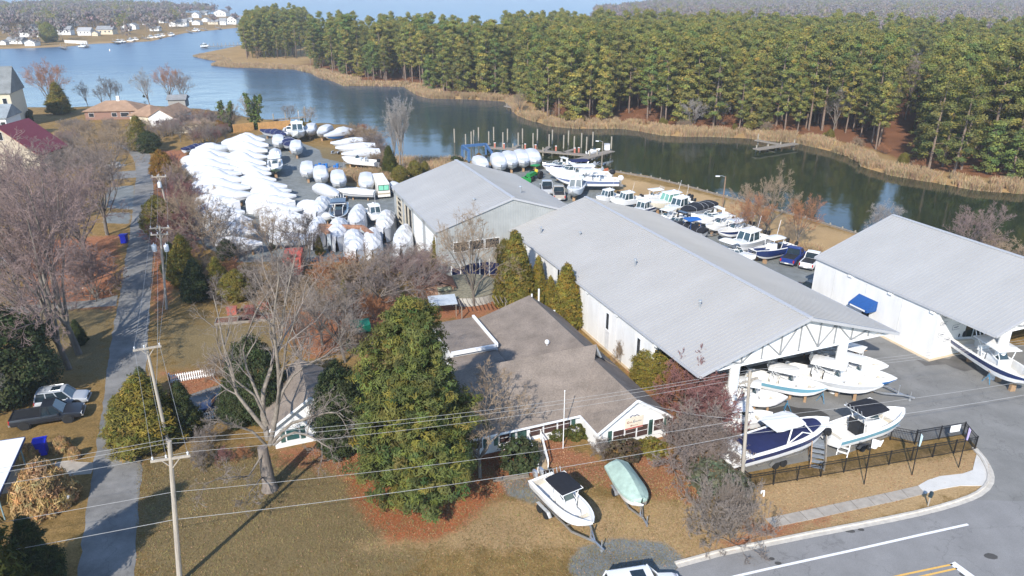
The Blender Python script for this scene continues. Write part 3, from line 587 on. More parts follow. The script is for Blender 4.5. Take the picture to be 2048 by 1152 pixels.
# notices and line drawings taped on the front bay, and the lettered blue awning
ink = mat('sign_ink', (.10, .11, .16), rough=0.7)
for x, z_, w_, h_ in ((1.1, 5.2, 1.0, .35), (1.1, 4.4, 1.1, .4), (3.4, 4.9, 1.0, .5), (3.3, 3.6, 1.2, .6), (1.2, 3.0, 1.2, .5), (2.4, 2.2, 1.3, .4)):
    mb = MB()
    for q in ((x - w_ / 2, x + w_ / 2, z_ + h_ / 2, z_ + h_ / 2 + .03), (x - w_ / 2, x + w_ / 2, z_ - h_ / 2, z_ - h_ / 2 + .03), (x - w_ / 2, x - w_ / 2 + .03, z_ - h_ / 2, z_ + h_ / 2)): mb.box(q[0], q[1], RY - 0.015, RY - 0.003, q[2], q[3])
    mb.add([(x - w_ * .35, RY - 0.012, z_ - .02), (x + w_ * .1, RY - 0.012, z_ - .07), (x + w_ * .4, RY - 0.012, z_ + .07), (x - w_ * .3, RY - 0.012, z_ + .05)], [(0, 1, 2, 3)]); mb.build('boat_notice', ink, t)
y0, z0 = FR.onx(1735, 606, 0.08); blue_canvas = mat('awning_blue', (.012, .075, .26), rough=0.75, var=0.15, scale=4)
aw = MB(); ya, yb = y0 - 1.5, y0 + 1.5
aw.add([(0.08, ya, 3.9), (0.08, yb, 3.9), (-1.5, yb, 3.0), (-1.5, ya, 3.0), (-1.5, yb, 2.65), (-1.5, ya, 2.65), (0.08, ya, 2.65), (0.08, yb, 2.65)], [(0, 1, 2, 3), (3, 2, 4, 5), (0, 3, 5, 6), (1, 7, 4, 2)])
awn = aw.build('awning', blue_canvas, t)
mb = MB(); mb.box(-1.53, -1.515, ya + 0.3, yb - 0.3, 2.72, 2.92); mb.build('lettering', trim_w, awn)
mb = MB(); mb.box(0.04, 0.095, y0 - 0.55, y0 + 0.55, 0.06, 2.3); mb.build('door', dark_in, t)
# --- grey service hall at the back
GE, GR, GL = 7.3, 11.0, 27.8
FG = Frame(G(873, 462, GE)); GXR = 11.9; GWD = 23.6
t = thing('service_hall', 'grey steel service hall with weathered roof and bay doors behind the trees', 'building', FG.w(0, 0), AZ)
mb = MB(); gable_roof(mb, 0, GWD, 0, GL, GE, GR, GXR); rf = mb.build('roof', roof_tan, t)
mb = MB(); ribs(mb, 0, GWD, 0, GL, GE, GR, GXR, 0.62, 0.025); mb.build('seam', roof_tan, rf)
mb = MB(); mb.beam((GXR, 0, GR + 0.03), (GXR, GL, GR + 0.03), 0.55, 0.1); mb.build('ridge_cap', trim_g, rf)
mb = MB(); mb.beam((0, -0.05, GE - 0.1), (GXR, -0.05, GR - 0.1), 0.1, 0.3); mb.beam((GXR, -0.05, GR - 0.1), (GWD, -0.05, GE - 0.1), 0.1, 0.3); mb.beam((-0.08, 0, GE - 0.1), (-0.08, GL, GE - 0.1), 0.12, 0.2); mb.build('eave_trim', trim_g, t)
n5 = [(0.2, 0), (GWD - 0.2, 0), (GWD - 0.2, GE - 0.25), (GXR, GR - 0.3), (0.2, GE - 0.25)]
mb = MB()
for y0, y1 in ((0.15, 0.35), (GL - 0.35, GL - 0.15)):
    mb.add([(x, y0, z) for x, z in n5] + [(x, y1, z) for x, z in n5], [(4, 3, 2, 1, 0), (5, 6, 7, 8, 9)] + [(i, (i + 1) % 5, 5 + (i + 1) % 5, 5 + i) for i in range(5)])
mb.box(GWD - 0.4, GWD - 0.21, 0.36, GL - 0.36, 0, GE - 0.3)
for a, b in ((0.36, 1.4), (7.2, 8.6), (14.2, 15.2), (20.4, 21.6), (GL - 1.6, GL - 0.36)): mb.box(0.21, 0.4, a, b, 0, GE - 0.28)
mb.box(0.21, 0.4, 0.36, GL - 0.36, 6.1, GE - 0.28); mb.build('wall', wall_g, t)
mb = MB()
for k in range(58):
    x = 0.3 + k * 0.4; zt = (slope_pt(0, GE, GXR, GR, x) if x < GXR else slope_pt(GXR, GR, GWD, GE, x)) - 0.4; mb.box(x, x + 0.07, 0.11, 0.148, 0, zt)
mb.build('siding_rib', wall_g, t)
for a, b, mm in ((1.4, 7.2, trim_w), (8.6, 14.2, trim_w)):
    m_ = MB(); m_.box(0.27, 0.33, a, b, 0, 6.1); d = m_.build('bay_door', mm, t); m_ = MB()
    for k in range(1, 6): m_.box(0.255, 0.268, a + .02, b - .02, k - .02, k + .02)
    m_.build('door_seam', trim_g, d)
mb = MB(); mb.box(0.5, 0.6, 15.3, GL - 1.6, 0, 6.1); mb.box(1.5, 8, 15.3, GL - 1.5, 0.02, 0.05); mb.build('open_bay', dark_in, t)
mb = MB()
for k in range(6): mb.box(0.25, 0.46, 21.7, GL - 1.7, 0.6 + k * 0.95, 0.7 + k * 0.95)
for y in (15.4, 18, 20.2, 22.5, 25.8): mb.box(0.22, 0.44, y, y + 0.22, 0, 6.0)
mb.build('storage_rack', mat('rack_cream', (.52, .47, .38), rough=0.6), t)
xa, za = FG.ony(906, 486, 0.12); xb, zb = FG.ony(975, 500, 0.12)
for k in range(3):
    w_ = 2.35; x = xa + k * (w_ + 0.12); m_ = MB(); m_.box(x, x + w_, 0.06, 0.115, 3.6, 5.2); wo = m_.build('window', trim_w, t); m_ = MB(); m_.box(x + .1, x + w_ - .1, 0.03, 0.055, 3.7, 5.1); m_.build('pane', win_dark, wo)
for px, py in ((948, 402), (1041, 385)):
    a, b = G(px, py, 0), G(px, py, 14)
    for k in range(400):
        q = a.lerp(b, k / 400); x, y = FG.loc(q)
        zz = slope_pt(0, GE, GXR, GR, x) if x < GXR else slope_pt(GXR, GR, GWD, GE, x)
        if zz <= q.z and 0 < x < GWD: break
    m_ = MB(); vent(m_, x, y, q.z, 0.9 if px > 1000 else 0.25, 0.13); m_.build('vent_pipe', MATS['galvanised'], rf)
# --- the white office with its joined shingled roofs
clap = mat('clapboard_white', (.78, .78, .77), rough=0.65, var=0.04, scale=1.0); shutter_m = mat('shutter_green', (.045, .10, .085), rough=0.6, var=0.1)
FO = Frame(G(1195.7, 905, 0)); t = thing('office_house', 'low white clapboard office with taupe shingled gable roofs and green shutters', 'house', FO.w(0, 0), AZ)
AW_, AE, AR = 7.3, 2.35, 5.0
def gable_wall(mb, x0, x1, y, d, z1, zr, xr):
    p = [(x0, 0), (x1, 0), (x1, z1), (xr, zr), (x0, z1)]; mb.add([(x, y, z) for x, z in p] + [(x, y + d, z) for x, z in p], [(4, 3, 2, 1, 0), (5, 6, 7, 8, 9)] + [(i, (i + 1) % 5, 5 + (i + 1) % 5, 5 + i) for i in range(5)])
mb = MB(); gable_wall(mb, 0, AW_, 0, 0.2, AE, AR - 0.12, AW_ / 2); mb.box(0, 0.2, 0.2, 4.0, 0, AE); mb.box(AW_ - 0.2, AW_, 0.2, 25, 0, AE)
mb.box(-17.5, -0.005, 3.6, 3.8, 0, AE); mb.box(-17.5, -17.3, 3.8, 14, 0, AE); mb.box(-7.4, AW_ - 0.2, 24.8, 25, 0, AE + .6); mb.box(-17.3, -3.5, 13.8, 14.0, 0, AE); mb.box(-3.5, -3.3, 14, 24.8, 0, AE + 0.5)
mb.build('wall', clap, t)
mb = MB(); gable_roof(mb, -0.35, AW_ + 0.35, -0.4, 11.0, AE - 0.03, AR, AW_ / 2, 0.14); gable_roof(mb, -3.9, AW_ + 0.36, 10.0, 25.4, 2.95, 5.25, 3.85, 0.14, ze2=2.36); mb.build('roof', shingle_b, t); rf = t.children[-1]
mb = MB()                                          # cross wing: ridge runs left to right
cy, ch = 9.6, 5.85
for a, b, za, zb in ((3.05, cy, AE - 0.02, ch), (cy, 15.0, ch, 2.7)):
    mb.add([(-17.9, a, za), (4.7, a, za), (4.7, b, zb), (-17.9, b, zb), (-17.9, a, za - .14), (4.7, a, za - .14), (4.7, b, zb - .14), (-17.9, b, zb - .14)], [(0, 1, 2, 3), (7, 6, 5, 4), (0, 4, 5, 1), (1, 5, 6, 2), (2, 6, 7, 3), (3, 7, 4, 0)])
# clip the near part of the cross wing where the front gable already covers it
for i, v in enumerate(mb.v):
    if v[0] > 4 and v[1] < 9: mb.v[i] = (0.2, v[1], v[2])
mb.build('cross_roof', shingle_b, t)
mb = MB(); mb.add([(4.69, cy - 1.2, 4.9), (4.69, cy, ch - 0.16), (4.69, cy + 1.2, 4.9), (4.5, cy - 1.2, 4.9), (4.5, cy, ch - 0.16), (4.5, cy + 1.2, 4.9)], [(0, 2, 1), (3, 4, 5), (0, 1, 4, 3), (1, 2, 5, 4), (2, 0, 3, 5)]); mb.build('gable_end', shingle_g, t)
mb = MB(); mb.box(-8.6, -3.4, 17.2, 24.6, 0, 3.75); mb.build('flat_wing', clap, t); fw = t.children[-1]
mb = MB(); mb.box(-8.75, -3.72, 17.02, 24.8, 3.75, 3.88); mb.build('flat_roof', shingle_b, fw)
mb = MB(); mb.add([(-9.2, 10.2, 3.12), (-3.6, 10.2, 3.12), (-3.6, 17.0, 3.30), (-9.2, 17.0, 3.30), (-9.2, 10.2, 2.95), (-3.6, 10.2, 2.95), (-3.6, 17.0, 3.13), (-9.2, 17.0, 3.13)], [(0, 1, 2, 3), (7, 6, 5, 4), (0, 4, 5, 1), (1, 5, 6, 2), (2, 6, 7, 3), (3, 7, 4, 0)]); mb.build('low_roof', shingle_b, t)
mb = MB(); mb.box(-3.70, -3.42, 16.95, 24.9, 3.6, 4.1); mb.box(-8.75, -3.72, 16.80, 17.0, 3.6, 4.0); mb.build('parapet', trim_w, fw)
mb = MB(); mb.beam((-0.38, -0.45, AE - 0.1), (AW_ / 2, -0.45, AR - 0.05), 0.06, 0.24); mb.beam((AW_ / 2, -0.45, AR - 0.05), (AW_ + 0.38, -0.45, AE - 0.1), 0.06, 0.24)
mb.beam((-17.9, 3.0, AE - 0.1), (-0.4, 3.0, AE - 0.1), 0.07, 0.2); mb.beam((-0.4, -0.4, AE - 0.1), (-0.4, 3.0, AE - 0.1), 0.07, 0.2); mb.build('fascia', trim_w, t)
def house_window(t, x, y, z, w, h, ny=1, along='x', pane_m=win_dark, shutters=(), nx=1):
    m_ = MB(); sx = (lambda a, b, d0, d1, z0, z1, m: m.box(a, b, y - d1, y - d0, z0, z1)) if along == 'x' else (lambda a, b, d0, d1, z0, z1, m: m.box(x - d1, x - d0, a, b, z0, z1))
    c = x if along == 'x' else y
    sx(c - w / 2, c + w / 2, 0.003, 0.06, z - h / 2, z + h / 2, m_); wo = m_.build('window', trim_w, t); m_ = MB()
    for i in range(nx):
        for j in range(ny):
            a = c - w / 2 + 0.06 + i * (w - .06) / nx; b = a + (w - .06) / nx - .06; z0 = z - h / 2 + .06 + j * (h - .06) / ny; z1 = z0 + (h - .06) / ny - .06; sx(a, b, 0.062, 0.075, z0, z1, m_)
    m_.build('pane', pane_m, wo)
    for s in shutters:
        m_ = MB(); e = c + s * (w / 2 + 0.28); sx(e - .2, e + .2, 0.003, 0.07, z - h / 2 - .05, z + h / 2 + .05, m_); m_.build('shutter', shutter_m, wo)
    return wo
pane_r = glass('window_warm', (.075, .045, .040), 0.12)
for k in range(3): house_window(t, 2.05 + k * 1.28, 0, 1.35, 1.24, 1.3, 2, 'x', pane_r, (-1,) if k == 0 else ((1,) if k == 2 else ()))
house_window(t, 6.35, 0, 1.55, 1.1, 1.3, 2, 'x', pane_r, (-1, 1) if False else (-1,)); m_ = MB(); m_.box(7.0, 7.28, -0.07, -0.004, 0.85, 2.25); m_.build('shutter', shutter_m, t)
for k in range(3): house_window(t, -4.7 + k * 1.45, 3.6, 1.4, 1.4, 1.2, 2, 'x', pane_r, (1,) if k == 2 else ())
house_window(t, -7.9, 3.6, 1.4, 1.1, 1.2, 2, 'x', pane_r, (1, -1)); house_window(t, -10.6, 3.6, 1.4, 1.1, 1.2, 2, 'x', pane_r, (1, -1))
mb = MB(); mb.box(-6.6, -5.7, 3.53, 3.595, 0.1, 2.1); mb.build('door', shutter_m, t)
# the painted name board on the front gable: cream, two lines of script, red line, dark crest
sg = MB(); sx0, sz0 = FO.ony(1268, 845, -0.05); sg.box(sx0 - .95, sx0 + .95, -0.10, -0.004, sz0 - .62, sz0 + .62); sign = sg.build('name_board', mat('sign_cream', (.70, .62, .50), rough=0.6, var=0.05), t)
sg = MB(); sg.box(sx0 - .95, sx0 + .95, -0.115, -0.102, sz0 - .58, sz0 - .46); sg.build('sign_line', mat('sign_red', (.42, .05, .05), rough=0.6), sign)
brush = mat('sign_brown', (.30, .16, .12), rough=0.7)
def scrawl(x0, x1, z, h, seed):                   # the painted script is too worn to read in the photo: brush strokes only
    rg = random.Random(seed); g = MB(); pts = []; n = 22
    for i in range(n + 1): pts.append((x0 + (x1 - x0) * i / n, -0.108, z + (h if i % 2 else 0) * rg.uniform(.4, 1)))
    g.tube(pts, .022, 4); g.tube([(x0 + .16, -.108, z + h * 1.7), (x0 + .02, -.108, z + h * 1.1), (x0 + .04, -.108, z - .02), (x0 + .18, -.108, z + .02)], .03, 5); return g
scrawl(sx0 - .78, sx0 - .22, sz0 + .08, .14, 3).build('script_lettering', brush, sign); scrawl(sx0 - .12, sx0 + .74, sz0 + .08, .15, 4).build('script_lettering', ink, sign); scrawl(sx0 - .4, sx0 + .4, sz0 - .28, .07, 5).build('script_lettering', brush, sign)
sg = MB(); sg.tube([(sx0 - .5, -0.06, sz0 + .66), (sx0 - .25, -0.06, sz0 + .80), (sx0, -0.06, sz0 + .72), (sx0 + .25, -0.06, sz0 + .80), (sx0 + .5, -0.06, sz0 + .66)], .045, 6); sg.build('crest', ink, sign)
# satellite dish on the roof
mb = MB(); x, y = FO.z(1094, 688, 4.6); mb.tube([(x, y, 3.9), (x, y, 4.75)], 0.04, 6); mb.lathe([(0.02, 0.10), (0.15, 0.05), (0.25, 0.0), (0.26, 0.02), (0.15, 0.07), (0.02, 0.13)], 16, 0, (0, 0, 0)); n0 = len(mb.v) - 6 * 16
M = Matrix.Translation((x, y, 4.85)) @ Matrix.Rotation(R(62), 4, 'X')
mb.v[n0:] = [tuple(M @ Vector(v)) for v in mb.v[n0:]]
dish = mb.build('satellite_dish', mat('dish_grey', (.62, .63, .64), rough=0.4), None, smooth=True); dish.location = t.location; dish.rotation_euler = t.rotation_euler; tag(dish, 'small round grey satellite dish on the taupe office roof', 'satellite dish')
# --- small white cottage left of the pine
FS = Frame(G(552, 898, 0)); t = thing('cottage', 'small white clapboard cottage with steep taupe gable roof behind the big bare tree', 'house', FS.w(0, 0), AZ)
mb = MB(); gable_wall(mb, 0, 7.1, 0, 0.2, 2.35, 4.75, 3.55); mb.box(0, 0.2, 0.2, 7.6, 0, 2.35); mb.box(6.9, 7.1, 0.2, 7.6, 0, 2.35); gable_wall(mb, 0, 7.1, 7.4, 0.2, 2.35, 4.75, 3.55); mb.build('wall', clap, t)
mb = MB(); gable_roof(mb, -0.4, 7.5, -0.35, 7.95, 2.28, 4.95, 3.55, 0.14); mb.build('roof', shingle_b, t)
mb = MB(); mb.beam((-0.42, -0.4, 2.2), (3.55, -0.4, 4.88), 0.06, 0.22); mb.beam((3.55, -0.4, 4.88), (7.52, -0.4, 2.2), 0.06, 0.22); mb.build('fascia', trim_w, t)
x_, z_ = FS.ony(584, 857, 0); house_window(t, x_, 0, 1.25, 1.25, 1.25, 2, 'x', glass('window_teal', (.03, .10, .10)), (-1, 1))
# ------------------------------------------------------------------ vegetation
rng = np.random.default_rng(7)
def foliage(name, c, rough=0.7):
    return mat(name, c, rough=rough, var=0.25, scale=1.3, attr='tint', spec=0.15, transl=0.25)
bark = mat('bark_grey', (.17, .145, .12), rough=0.95, var=0.3, scale=4, bump=0.6, bscale=14, stretch=(1, 1, .25)); bark_pale = mat('bark_pale', (.215, .185, .155), rough=0.95, var=0.3, scale=3, bump=0.4, bscale=10)
bark_pine = mat('bark_pine', (.20, .145, .11), rough=0.95, var=0.3, scale=3)
TW = {k: mat('twig_' + k, tuple(q * 1.08 for q in c), rough=0.95, var=0.2, scale=0.8) for k, c in dict(grey=(.215, .18, .155), pink=(.23, .165, .15), tan=(.29, .215, .145), red=(.22, .105, .095), rust=(.33, .155, .075), pale=(.29, .26, .235), dark=(.13, .105, .09), mauve=(.215, .172, .15)).items()}
def quads(C, n_per, rad, size, seed, flat=1.0, tint=None, tvar=0.3, up=0.0, aspect=1.0, soft_=.42):
    r = np.random.default_rng(seed); n = len(C); k = n * n_per
    c = np.repeat(C, n_per, 0); rr = np.repeat(np.broadcast_to(rad, (n,)), n_per)
    d = r.normal(size=(k, 3)); d /= np.linalg.norm(d, axis=1, keepdims=True); p = d * (r.random((k, 1)) ** 0.45) * rr[:, None]; p[:, 2] *= flat; p += c
    ax = c * np.array([1, 1, 0]); ax /= np.linalg.norm(ax, axis=1, keepdims=True) + .8; nn = (p - c) / rr[:, None] * .9 + ax * .7 + np.array([0, 0, .45]) + r.normal(size=(k, 3)) * soft_; nn /= np.linalg.norm(nn, axis=1, keepdims=True) + 1e-9   # leaves face outward from their clump
    a = r.normal(size=(k, 3)); a[:, 2] += up; a -= (a * nn).sum(1, keepdims=True) * nn; a /= np.linalg.norm(a, axis=1, keepdims=True) + 1e-9; b = np.cross(nn, a)
    s = size * (0.6 + 0.8 * r.random((k, 1))); a = a * s * aspect; b = b * s
    V = np.stack([p - a * .5 - b * .5, p + a * .5 - b * .35, p + a * .6 + b * .5, p - a * .4 + b * .45], 1).reshape(-1, 3)
    F = np.arange(k * 4).reshape(k, 4)
    t = (np.ones((n, 3)) if tint is None else tint) * (1 + tvar * (r.random((n, 1)) * 2 - 1)); t = t * (1 + 0.10 * r.normal(size=(n, 3)) * np.array([1, .5, .8]))
    tt = np.repeat(np.repeat(t, n_per, 0) * (1 + 0.16 * (r.random((k, 1)) * 2 - 1)), 4, 0)
    return V, F, np.clip(tt, 0.2, 2)
def tubes_np(PTS, R0, R1, n):                     # many polylines (m, k, 3) as n-sided tubes
    m, k, _ = PTS.shape; D = np.gradient(PTS, axis=1); D /= np.linalg.norm(D, axis=2, keepdims=True) + 1e-9
    ref = np.where(np.abs(D[..., 2:3]) < 0.9, np.array([0, 0, 1.0]), np.array([1.0, 0, 0])); X = np.cross(D, ref); X /= np.linalg.norm(X, axis=2, keepdims=True) + 1e-9; Y = np.cross(D, X)
    t = np.linspace(0, 1, k)[None, :, None]; rad = R0[:, None, None] * (1 - t) + R1[:, None, None] * t
    ang = 2 * np.pi * np.arange(n) / n
    V = PTS[:, :, None, :] + rad[..., None] * (X[:, :, None, :] * np.cos(ang)[None, None, :, None] + Y[:, :, None, :] * np.sin(ang)[None, None, :, None])
    V = V.reshape(-1, 3); idx = np.arange(m * k * n).reshape(m, k, n); a = idx[:, :-1]; b = idx[:, 1:]
    F = np.stack([a, np.roll(a, -1, 2), np.roll(b, -1, 2), b], -1).reshape(-1, 4); return V, F
def grow(P0, D0, L0, k, wig, lift, r):
    m = len(P0); pts = np.zeros((m, k, 3)); pts[:, 0] = P0; d = D0.copy(); st = L0 / (k - 1)
    for i in range(1, k):
        d = d + r.normal(size=(m, 3)) * wig; d[:, 2] += lift; d /= np.linalg.norm(d, axis=1, keepdims=True); pts[:, i] = pts[:, i - 1] + d * st[:, None]
    return pts
def spawn(pts, L, R0, R1, n, ang, ratio, t0, r):
    m, k, _ = pts.shape; t = t0 + (1 - t0) * (np.arange(n)[None, :] + r.random((m, n))) / n; f = t * (k - 1); i = np.minimum(f.astype(int), k - 2); fr = (f - i)[..., None]
    mi = np.arange(m)[:, None]; a, b = pts[mi, i], pts[mi, i + 1]; p = a * (1 - fr) + b * fr; d = (b - a); d /= np.linalg.norm(d, axis=2, keepdims=True) + 1e-9
    q = r.normal(size=d.shape); q -= (q * d).sum(2, keepdims=True) * d; q /= np.linalg.norm(q, axis=2, keepdims=True) + 1e-9
    an = np.radians(ang) * (0.7 + 0.6 * r.random((m, n, 1))); d2 = d * np.cos(an) + q * np.sin(an)
    ln = (L[:, None] * ratio * (1.15 - 0.55 * t) * (0.75 + 0.5 * r.random((m, n)))); rd = (R0[:, None] * (1 - t) + R1[:, None] * t) * 0.62
    return p.reshape(-1, 3), d2.reshape(-1, 3), ln.ravel(), rd.ravel()
def bare_mesh(limbs, R0, R1, L, seed, n=(6, 6, 5, 4), ang=(42, 40, 38, 40), ratio=(.55, .52, .5, .55), lift=0.06, wig=0.12, twig_r=0.011, t0=0.3):
    """limbs: (m, k, 3) main limbs; returns (V, F) of the limbs and of everything finer"""
    r = np.random.default_rng(seed); V1, F1 = tubes_np(limbs, R0, R1, 6); pts, Ls, a, b = limbs, L, R0, R1; VV, FF, off = [], [], 0
    for lv in range(len(n)):
        p, d, ln, rd = spawn(pts, Ls, a, b, n[lv], ang[lv], ratio[lv], t0 if lv == 0 else 0.25, r); last = lv == len(n) - 1
        k = 3 if last else 5; rd = np.maximum(rd, twig_r * (1.0 if last else 1.5)); pts = grow(p, d, ln, k, wig * (1 + .3 * lv), lift, r); Ls, a, b = ln, rd, np.maximum(rd * 0.4, twig_r * .7)
        v, f = tubes_np(pts, a, b, 3); VV.append(v); FF.append(f + off); off += len(v)
    return V1, F1, np.concatenate(VV), np.concatenate(FF)
def bare_tree(name, h, seed, stems=1, nl=7, spread=35, trunk_frac=0.28, r0=None, lift=0.07, wig=0.10, n=(6, 6, 5, 4), ratio=(.5, .5, .5, .55), twig_r=0.011, limb_len=0.62, mats_=None, lean=0.05, ang=(42, 40, 38, 40)):
    r = np.random.default_rng(seed); r0 = r0 or h * 0.018; V0, F0, off = [], [], 0; P, D = [], []
    for s in range(stems):
        base = np.array([[r.normal() * .25 * (stems > 1), r.normal() * .25 * (stems > 1), 0]]); dd = np.array([[r.normal() * lean, r.normal() * lean, 1.0]])
        if stems > 1: a = 2 * np.pi * s / stems + r.random(); dd = np.array([[math.cos(a) * .35, math.sin(a) * .35, 1.0]])
        dd /= np.linalg.norm(dd); tl = h * trunk_frac * (1 if stems == 1 else r.uniform(.6, 1.1)); pts = grow(base, dd, np.array([tl]), 5, 0.05, 0.02, r)
        v, f = tubes_np(pts, np.array([r0 * (1 if stems == 1 else .6)]), np.array([r0 * .72 * (1 if stems == 1 else .6)]), 8); V0.append(v); F0.append(f + off); off += len(v)
        per = nl if stems == 1 else max(2, nl // stems); tip = pts[0, -1]; td = pts[0, -1] - pts[0, -2]; td /= np.linalg.norm(td)
        for i in range(per):
            a = 2 * np.pi * (i + r.random() * .6) / per; sp = np.radians(spread * (0.35 + 0.8 * r.random())); q = np.array([math.cos(a), math.sin(a), 0]); q = q - q.dot(td) * td; q /= np.linalg.norm(q) + 1e-9
            P.append(pts[0, -1 - (i % 2)] if i else tip); D.append(td * math.cos(sp) + q * math.sin(sp))
    P, D = np.array(P), np.array(D); L = h * limb_len * (0.8 + 0.35 * r.random(len(P))); pts = grow(P, D, L, 8, wig, lift, r)
    Rl = np.full(len(P), r0 * (.5 if stems == 1 else .42)) * (0.8 + .4 * r.random(len(P)))
    v1, f1, v2, f2 = bare_mesh(pts, Rl, Rl * .22, L, seed + 1, n=n, ratio=ratio, lift=lift * .7, wig=wig, twig_r=twig_r, ang=ang)
    sc = h / max(v2[:, 2].max(), .1)
    V0 = np.concatenate(V0 + [v1]) * sc; F0 = np.concatenate(F0 + [f1 + off]); v2 = v2 * sc
    root = thing(name, 'x', 'tree'); m1, m2 = mats_ or (bark, TW['grey'])
    o = np_mesh('trunk', V0, F0, m1, root); np_mesh('crown', v2, f2, m2, root); return proto(root, h)
def evergreen(name, h, prof, nc, q, size, rad, seed, fol, wob=0.25, flat=0.7, shell=0.55, trunk_r=None, tint=None, up=0.0, z0=0.02, aspect=1.0, tvar=0.3, cat='tree'):
    r = np.random.default_rng(seed); zz = r.random(nc * 3); pr = np.array([prof(x) for x in zz]); keep = r.random(nc * 3) < (pr + .05) / (pr.max() + .05); zz, pr = zz[keep][:nc], pr[keep][:nc]; n = len(zz)
    a = r.random(n) * 2 * np.pi; rr = pr * (shell + (1 - shell) * np.sqrt(r.random(n)))
    wv = np.array([mnoise.noise((math.cos(t_) * 1.3 + seed, math.sin(t_) * 1.3, z_ * 4)) + .6 * mnoise.noise((math.cos(t_) * 3.4 + seed, math.sin(t_) * 3.4, z_ * 11)) for t_, z_ in zip(a, zz)]); rr = rr * (1 + wob * 1.6 * wv)
    C = np.stack([np.cos(a) * rr, np.sin(a) * rr, (z0 + zz * (1 - z0)) * h + r.normal(size=n) * rad * .3], 1); C[:, 2] = np.maximum(C[:, 2], rad * .5)
    V, F, T = quads(C, q, rad * (0.7 + .6 * r.random(n)), size, seed + 5, flat, None if tint is None else np.array(tint)[r.integers(0, len(tint), n)], up=up, aspect=aspect, tvar=tvar)
    root = thing(name, 'x', cat); tr = trunk_r or h * .02; mbt = MB(); mbt.tube([(0, 0, 0), (0, 0, h * .5), (0, 0, h * .93)], [tr, tr * .6, tr * .1], 7); mbt.build('trunk', bark, root); np_mesh('crown', V, F, fol, root, tint=T); return proto(root, h)
def stand(p, bx, by, ty, label, cat='tree', group=None, wide=1.0, twig=None, rz=None, bk=None):
    b = G(bx, by, 0); h = max(hgt(b, ty), 0.5); s = h / p.h; src = p.root; rm = {}
    if twig:
        for c in KIDS[src.name]:
            if c.name.split('.')[0] == 'crown': rm[c.data.materials[0].name] = twig
            elif bk: rm[c.data.materials[0].name] = bk
    r = p.place(b, random.uniform(0, 6.28) if rz is None else rz, label, group, (s * wide, s * wide, s), rm or None); r['category'] = cat
    return r
random.seed(11)
b_vase = bare_tree('bare_tree', 13, 21, 1, 8, 34, 0.2, lift=.06, limb_len=.7); b_oval = bare_tree('bare_tree', 12, 22, 1, 9, 46, 0.3, lift=.09, limb_len=.58)
b_wide = bare_tree('bare_tree', 10, 23, 1, 9, 62, 0.22, lift=.08, limb_len=.62, wig=.14); b_multi = bare_tree('bare_tree', 10, 24, 4, 12, 30, 0.28, lift=.05, limb_len=.62)
b_fine = bare_tree('bare_tree', 11, 25, 1, 10, 40, 0.25, lift=.08, n=(6, 6, 5, 5), twig_r=.009); b_bush = bare_tree('bare_shrub', 3.2, 26, 7, 21, 52, 0.12, lift=.05, limb_len=.8, r0=.06, n=(6, 5, 5, 4), twig_r=.008, wig=.16)
b_bush2 = bare_tree('bare_shrub', 3.0, 27, 9, 27, 70, 0.08, lift=.09, limb_len=.85, r0=.05, n=(6, 5, 4, 4), twig_r=.008, wig=.18); b_tall = bare_tree('bare_tree', 18, 28, 1, 9, 26, 0.42, lift=.05, limb_len=.5, twig_r=.016, n=(6, 5, 5, 3))
f_pine = foliage('needles_pine', (.22, .22, .062)); f_wpine = foliage('needles_white_pine', (.135, .142, .040)); f_cedar = foliage('needles_cedar', (.185, .155, .034)); f_dark = foliage('leaves_holly', (.055, .070, .028)); f_arb = foliage('needles_arborvitae', (.205, .165, .032)); f_box = foliage('leaves_boxwood', (.080, .085, .020)); f_gold = foliage('leaves_gold', (.24, .13, .025)); f_jun = foliage('needles_juniper', (.12, .13, .085)); f_straw = foliage('straw', (.42, .28, .13))
e_arb = evergreen('arborvitae', 7, lambda z: 1.35 * (1 - z) ** .75 * min(1, z * 8 + .5), 1300, 24, .05, .24, 31, f_arb, wob=.12, up=2.0, aspect=3.4, tint=[(1, 1, 1), (1.15, 1.0, .8), (.75, .85, .9)], cat='tree')
e_cone = evergreen('cedar_tree', 7, lambda z: 1.9 * (1 - z) ** .7 * min(1, z * 6 + .35), 1300, 32, .050, .34, 32, f_cedar, up=.8, aspect=3.6, wob=.36, tint=[(1, 1, 1), (.7, .8, .8), (1.2, 1.1, .9)])
e_round = evergreen('holly_tree', 6, lambda z: 2.3 * math.sqrt(max(0, 1 - (2 * z - .9) ** 2)) if z < .95 else .3, 1200, 30, .085, .36, 33, f_dark, wob=.22)
e_shrub = evergreen('evergreen_shrub', 1.6, lambda z: 1.1 * math.sqrt(max(0, 1 - (1.6 * z - .6) ** 2)), 260, 14, .10, .20, 34, f_box, wob=.2, cat='shrub')
e_mound = evergreen('grass_mound', 1.7, lambda z: 1.5 * math.sqrt(max(0, 1 - z ** 2)), 620, 26, .045, .24, 35, f_straw, wob=.15, up=1.2, aspect=6.0, cat='ornamental grass')
def wp_prof(z): return (5.2 * (1 - z) ** .50 * (0.72 + .28 * math.sin(z * 26) ** 2)) * (0.75 if z < .10 else 1) + .25
e_wpine = evergreen('white_pine', 19, wp_prof, 2300, 46, .068, .50, 36, f_wpine, wob=.5, flat=.75, shell=.42, trunk_r=.35, tint=[(1, 1, 1), (1.25, 1.12, .9), (.6, .72, .8), (.85, .95, .95)], up=.7, z0=.05, aspect=4.2)
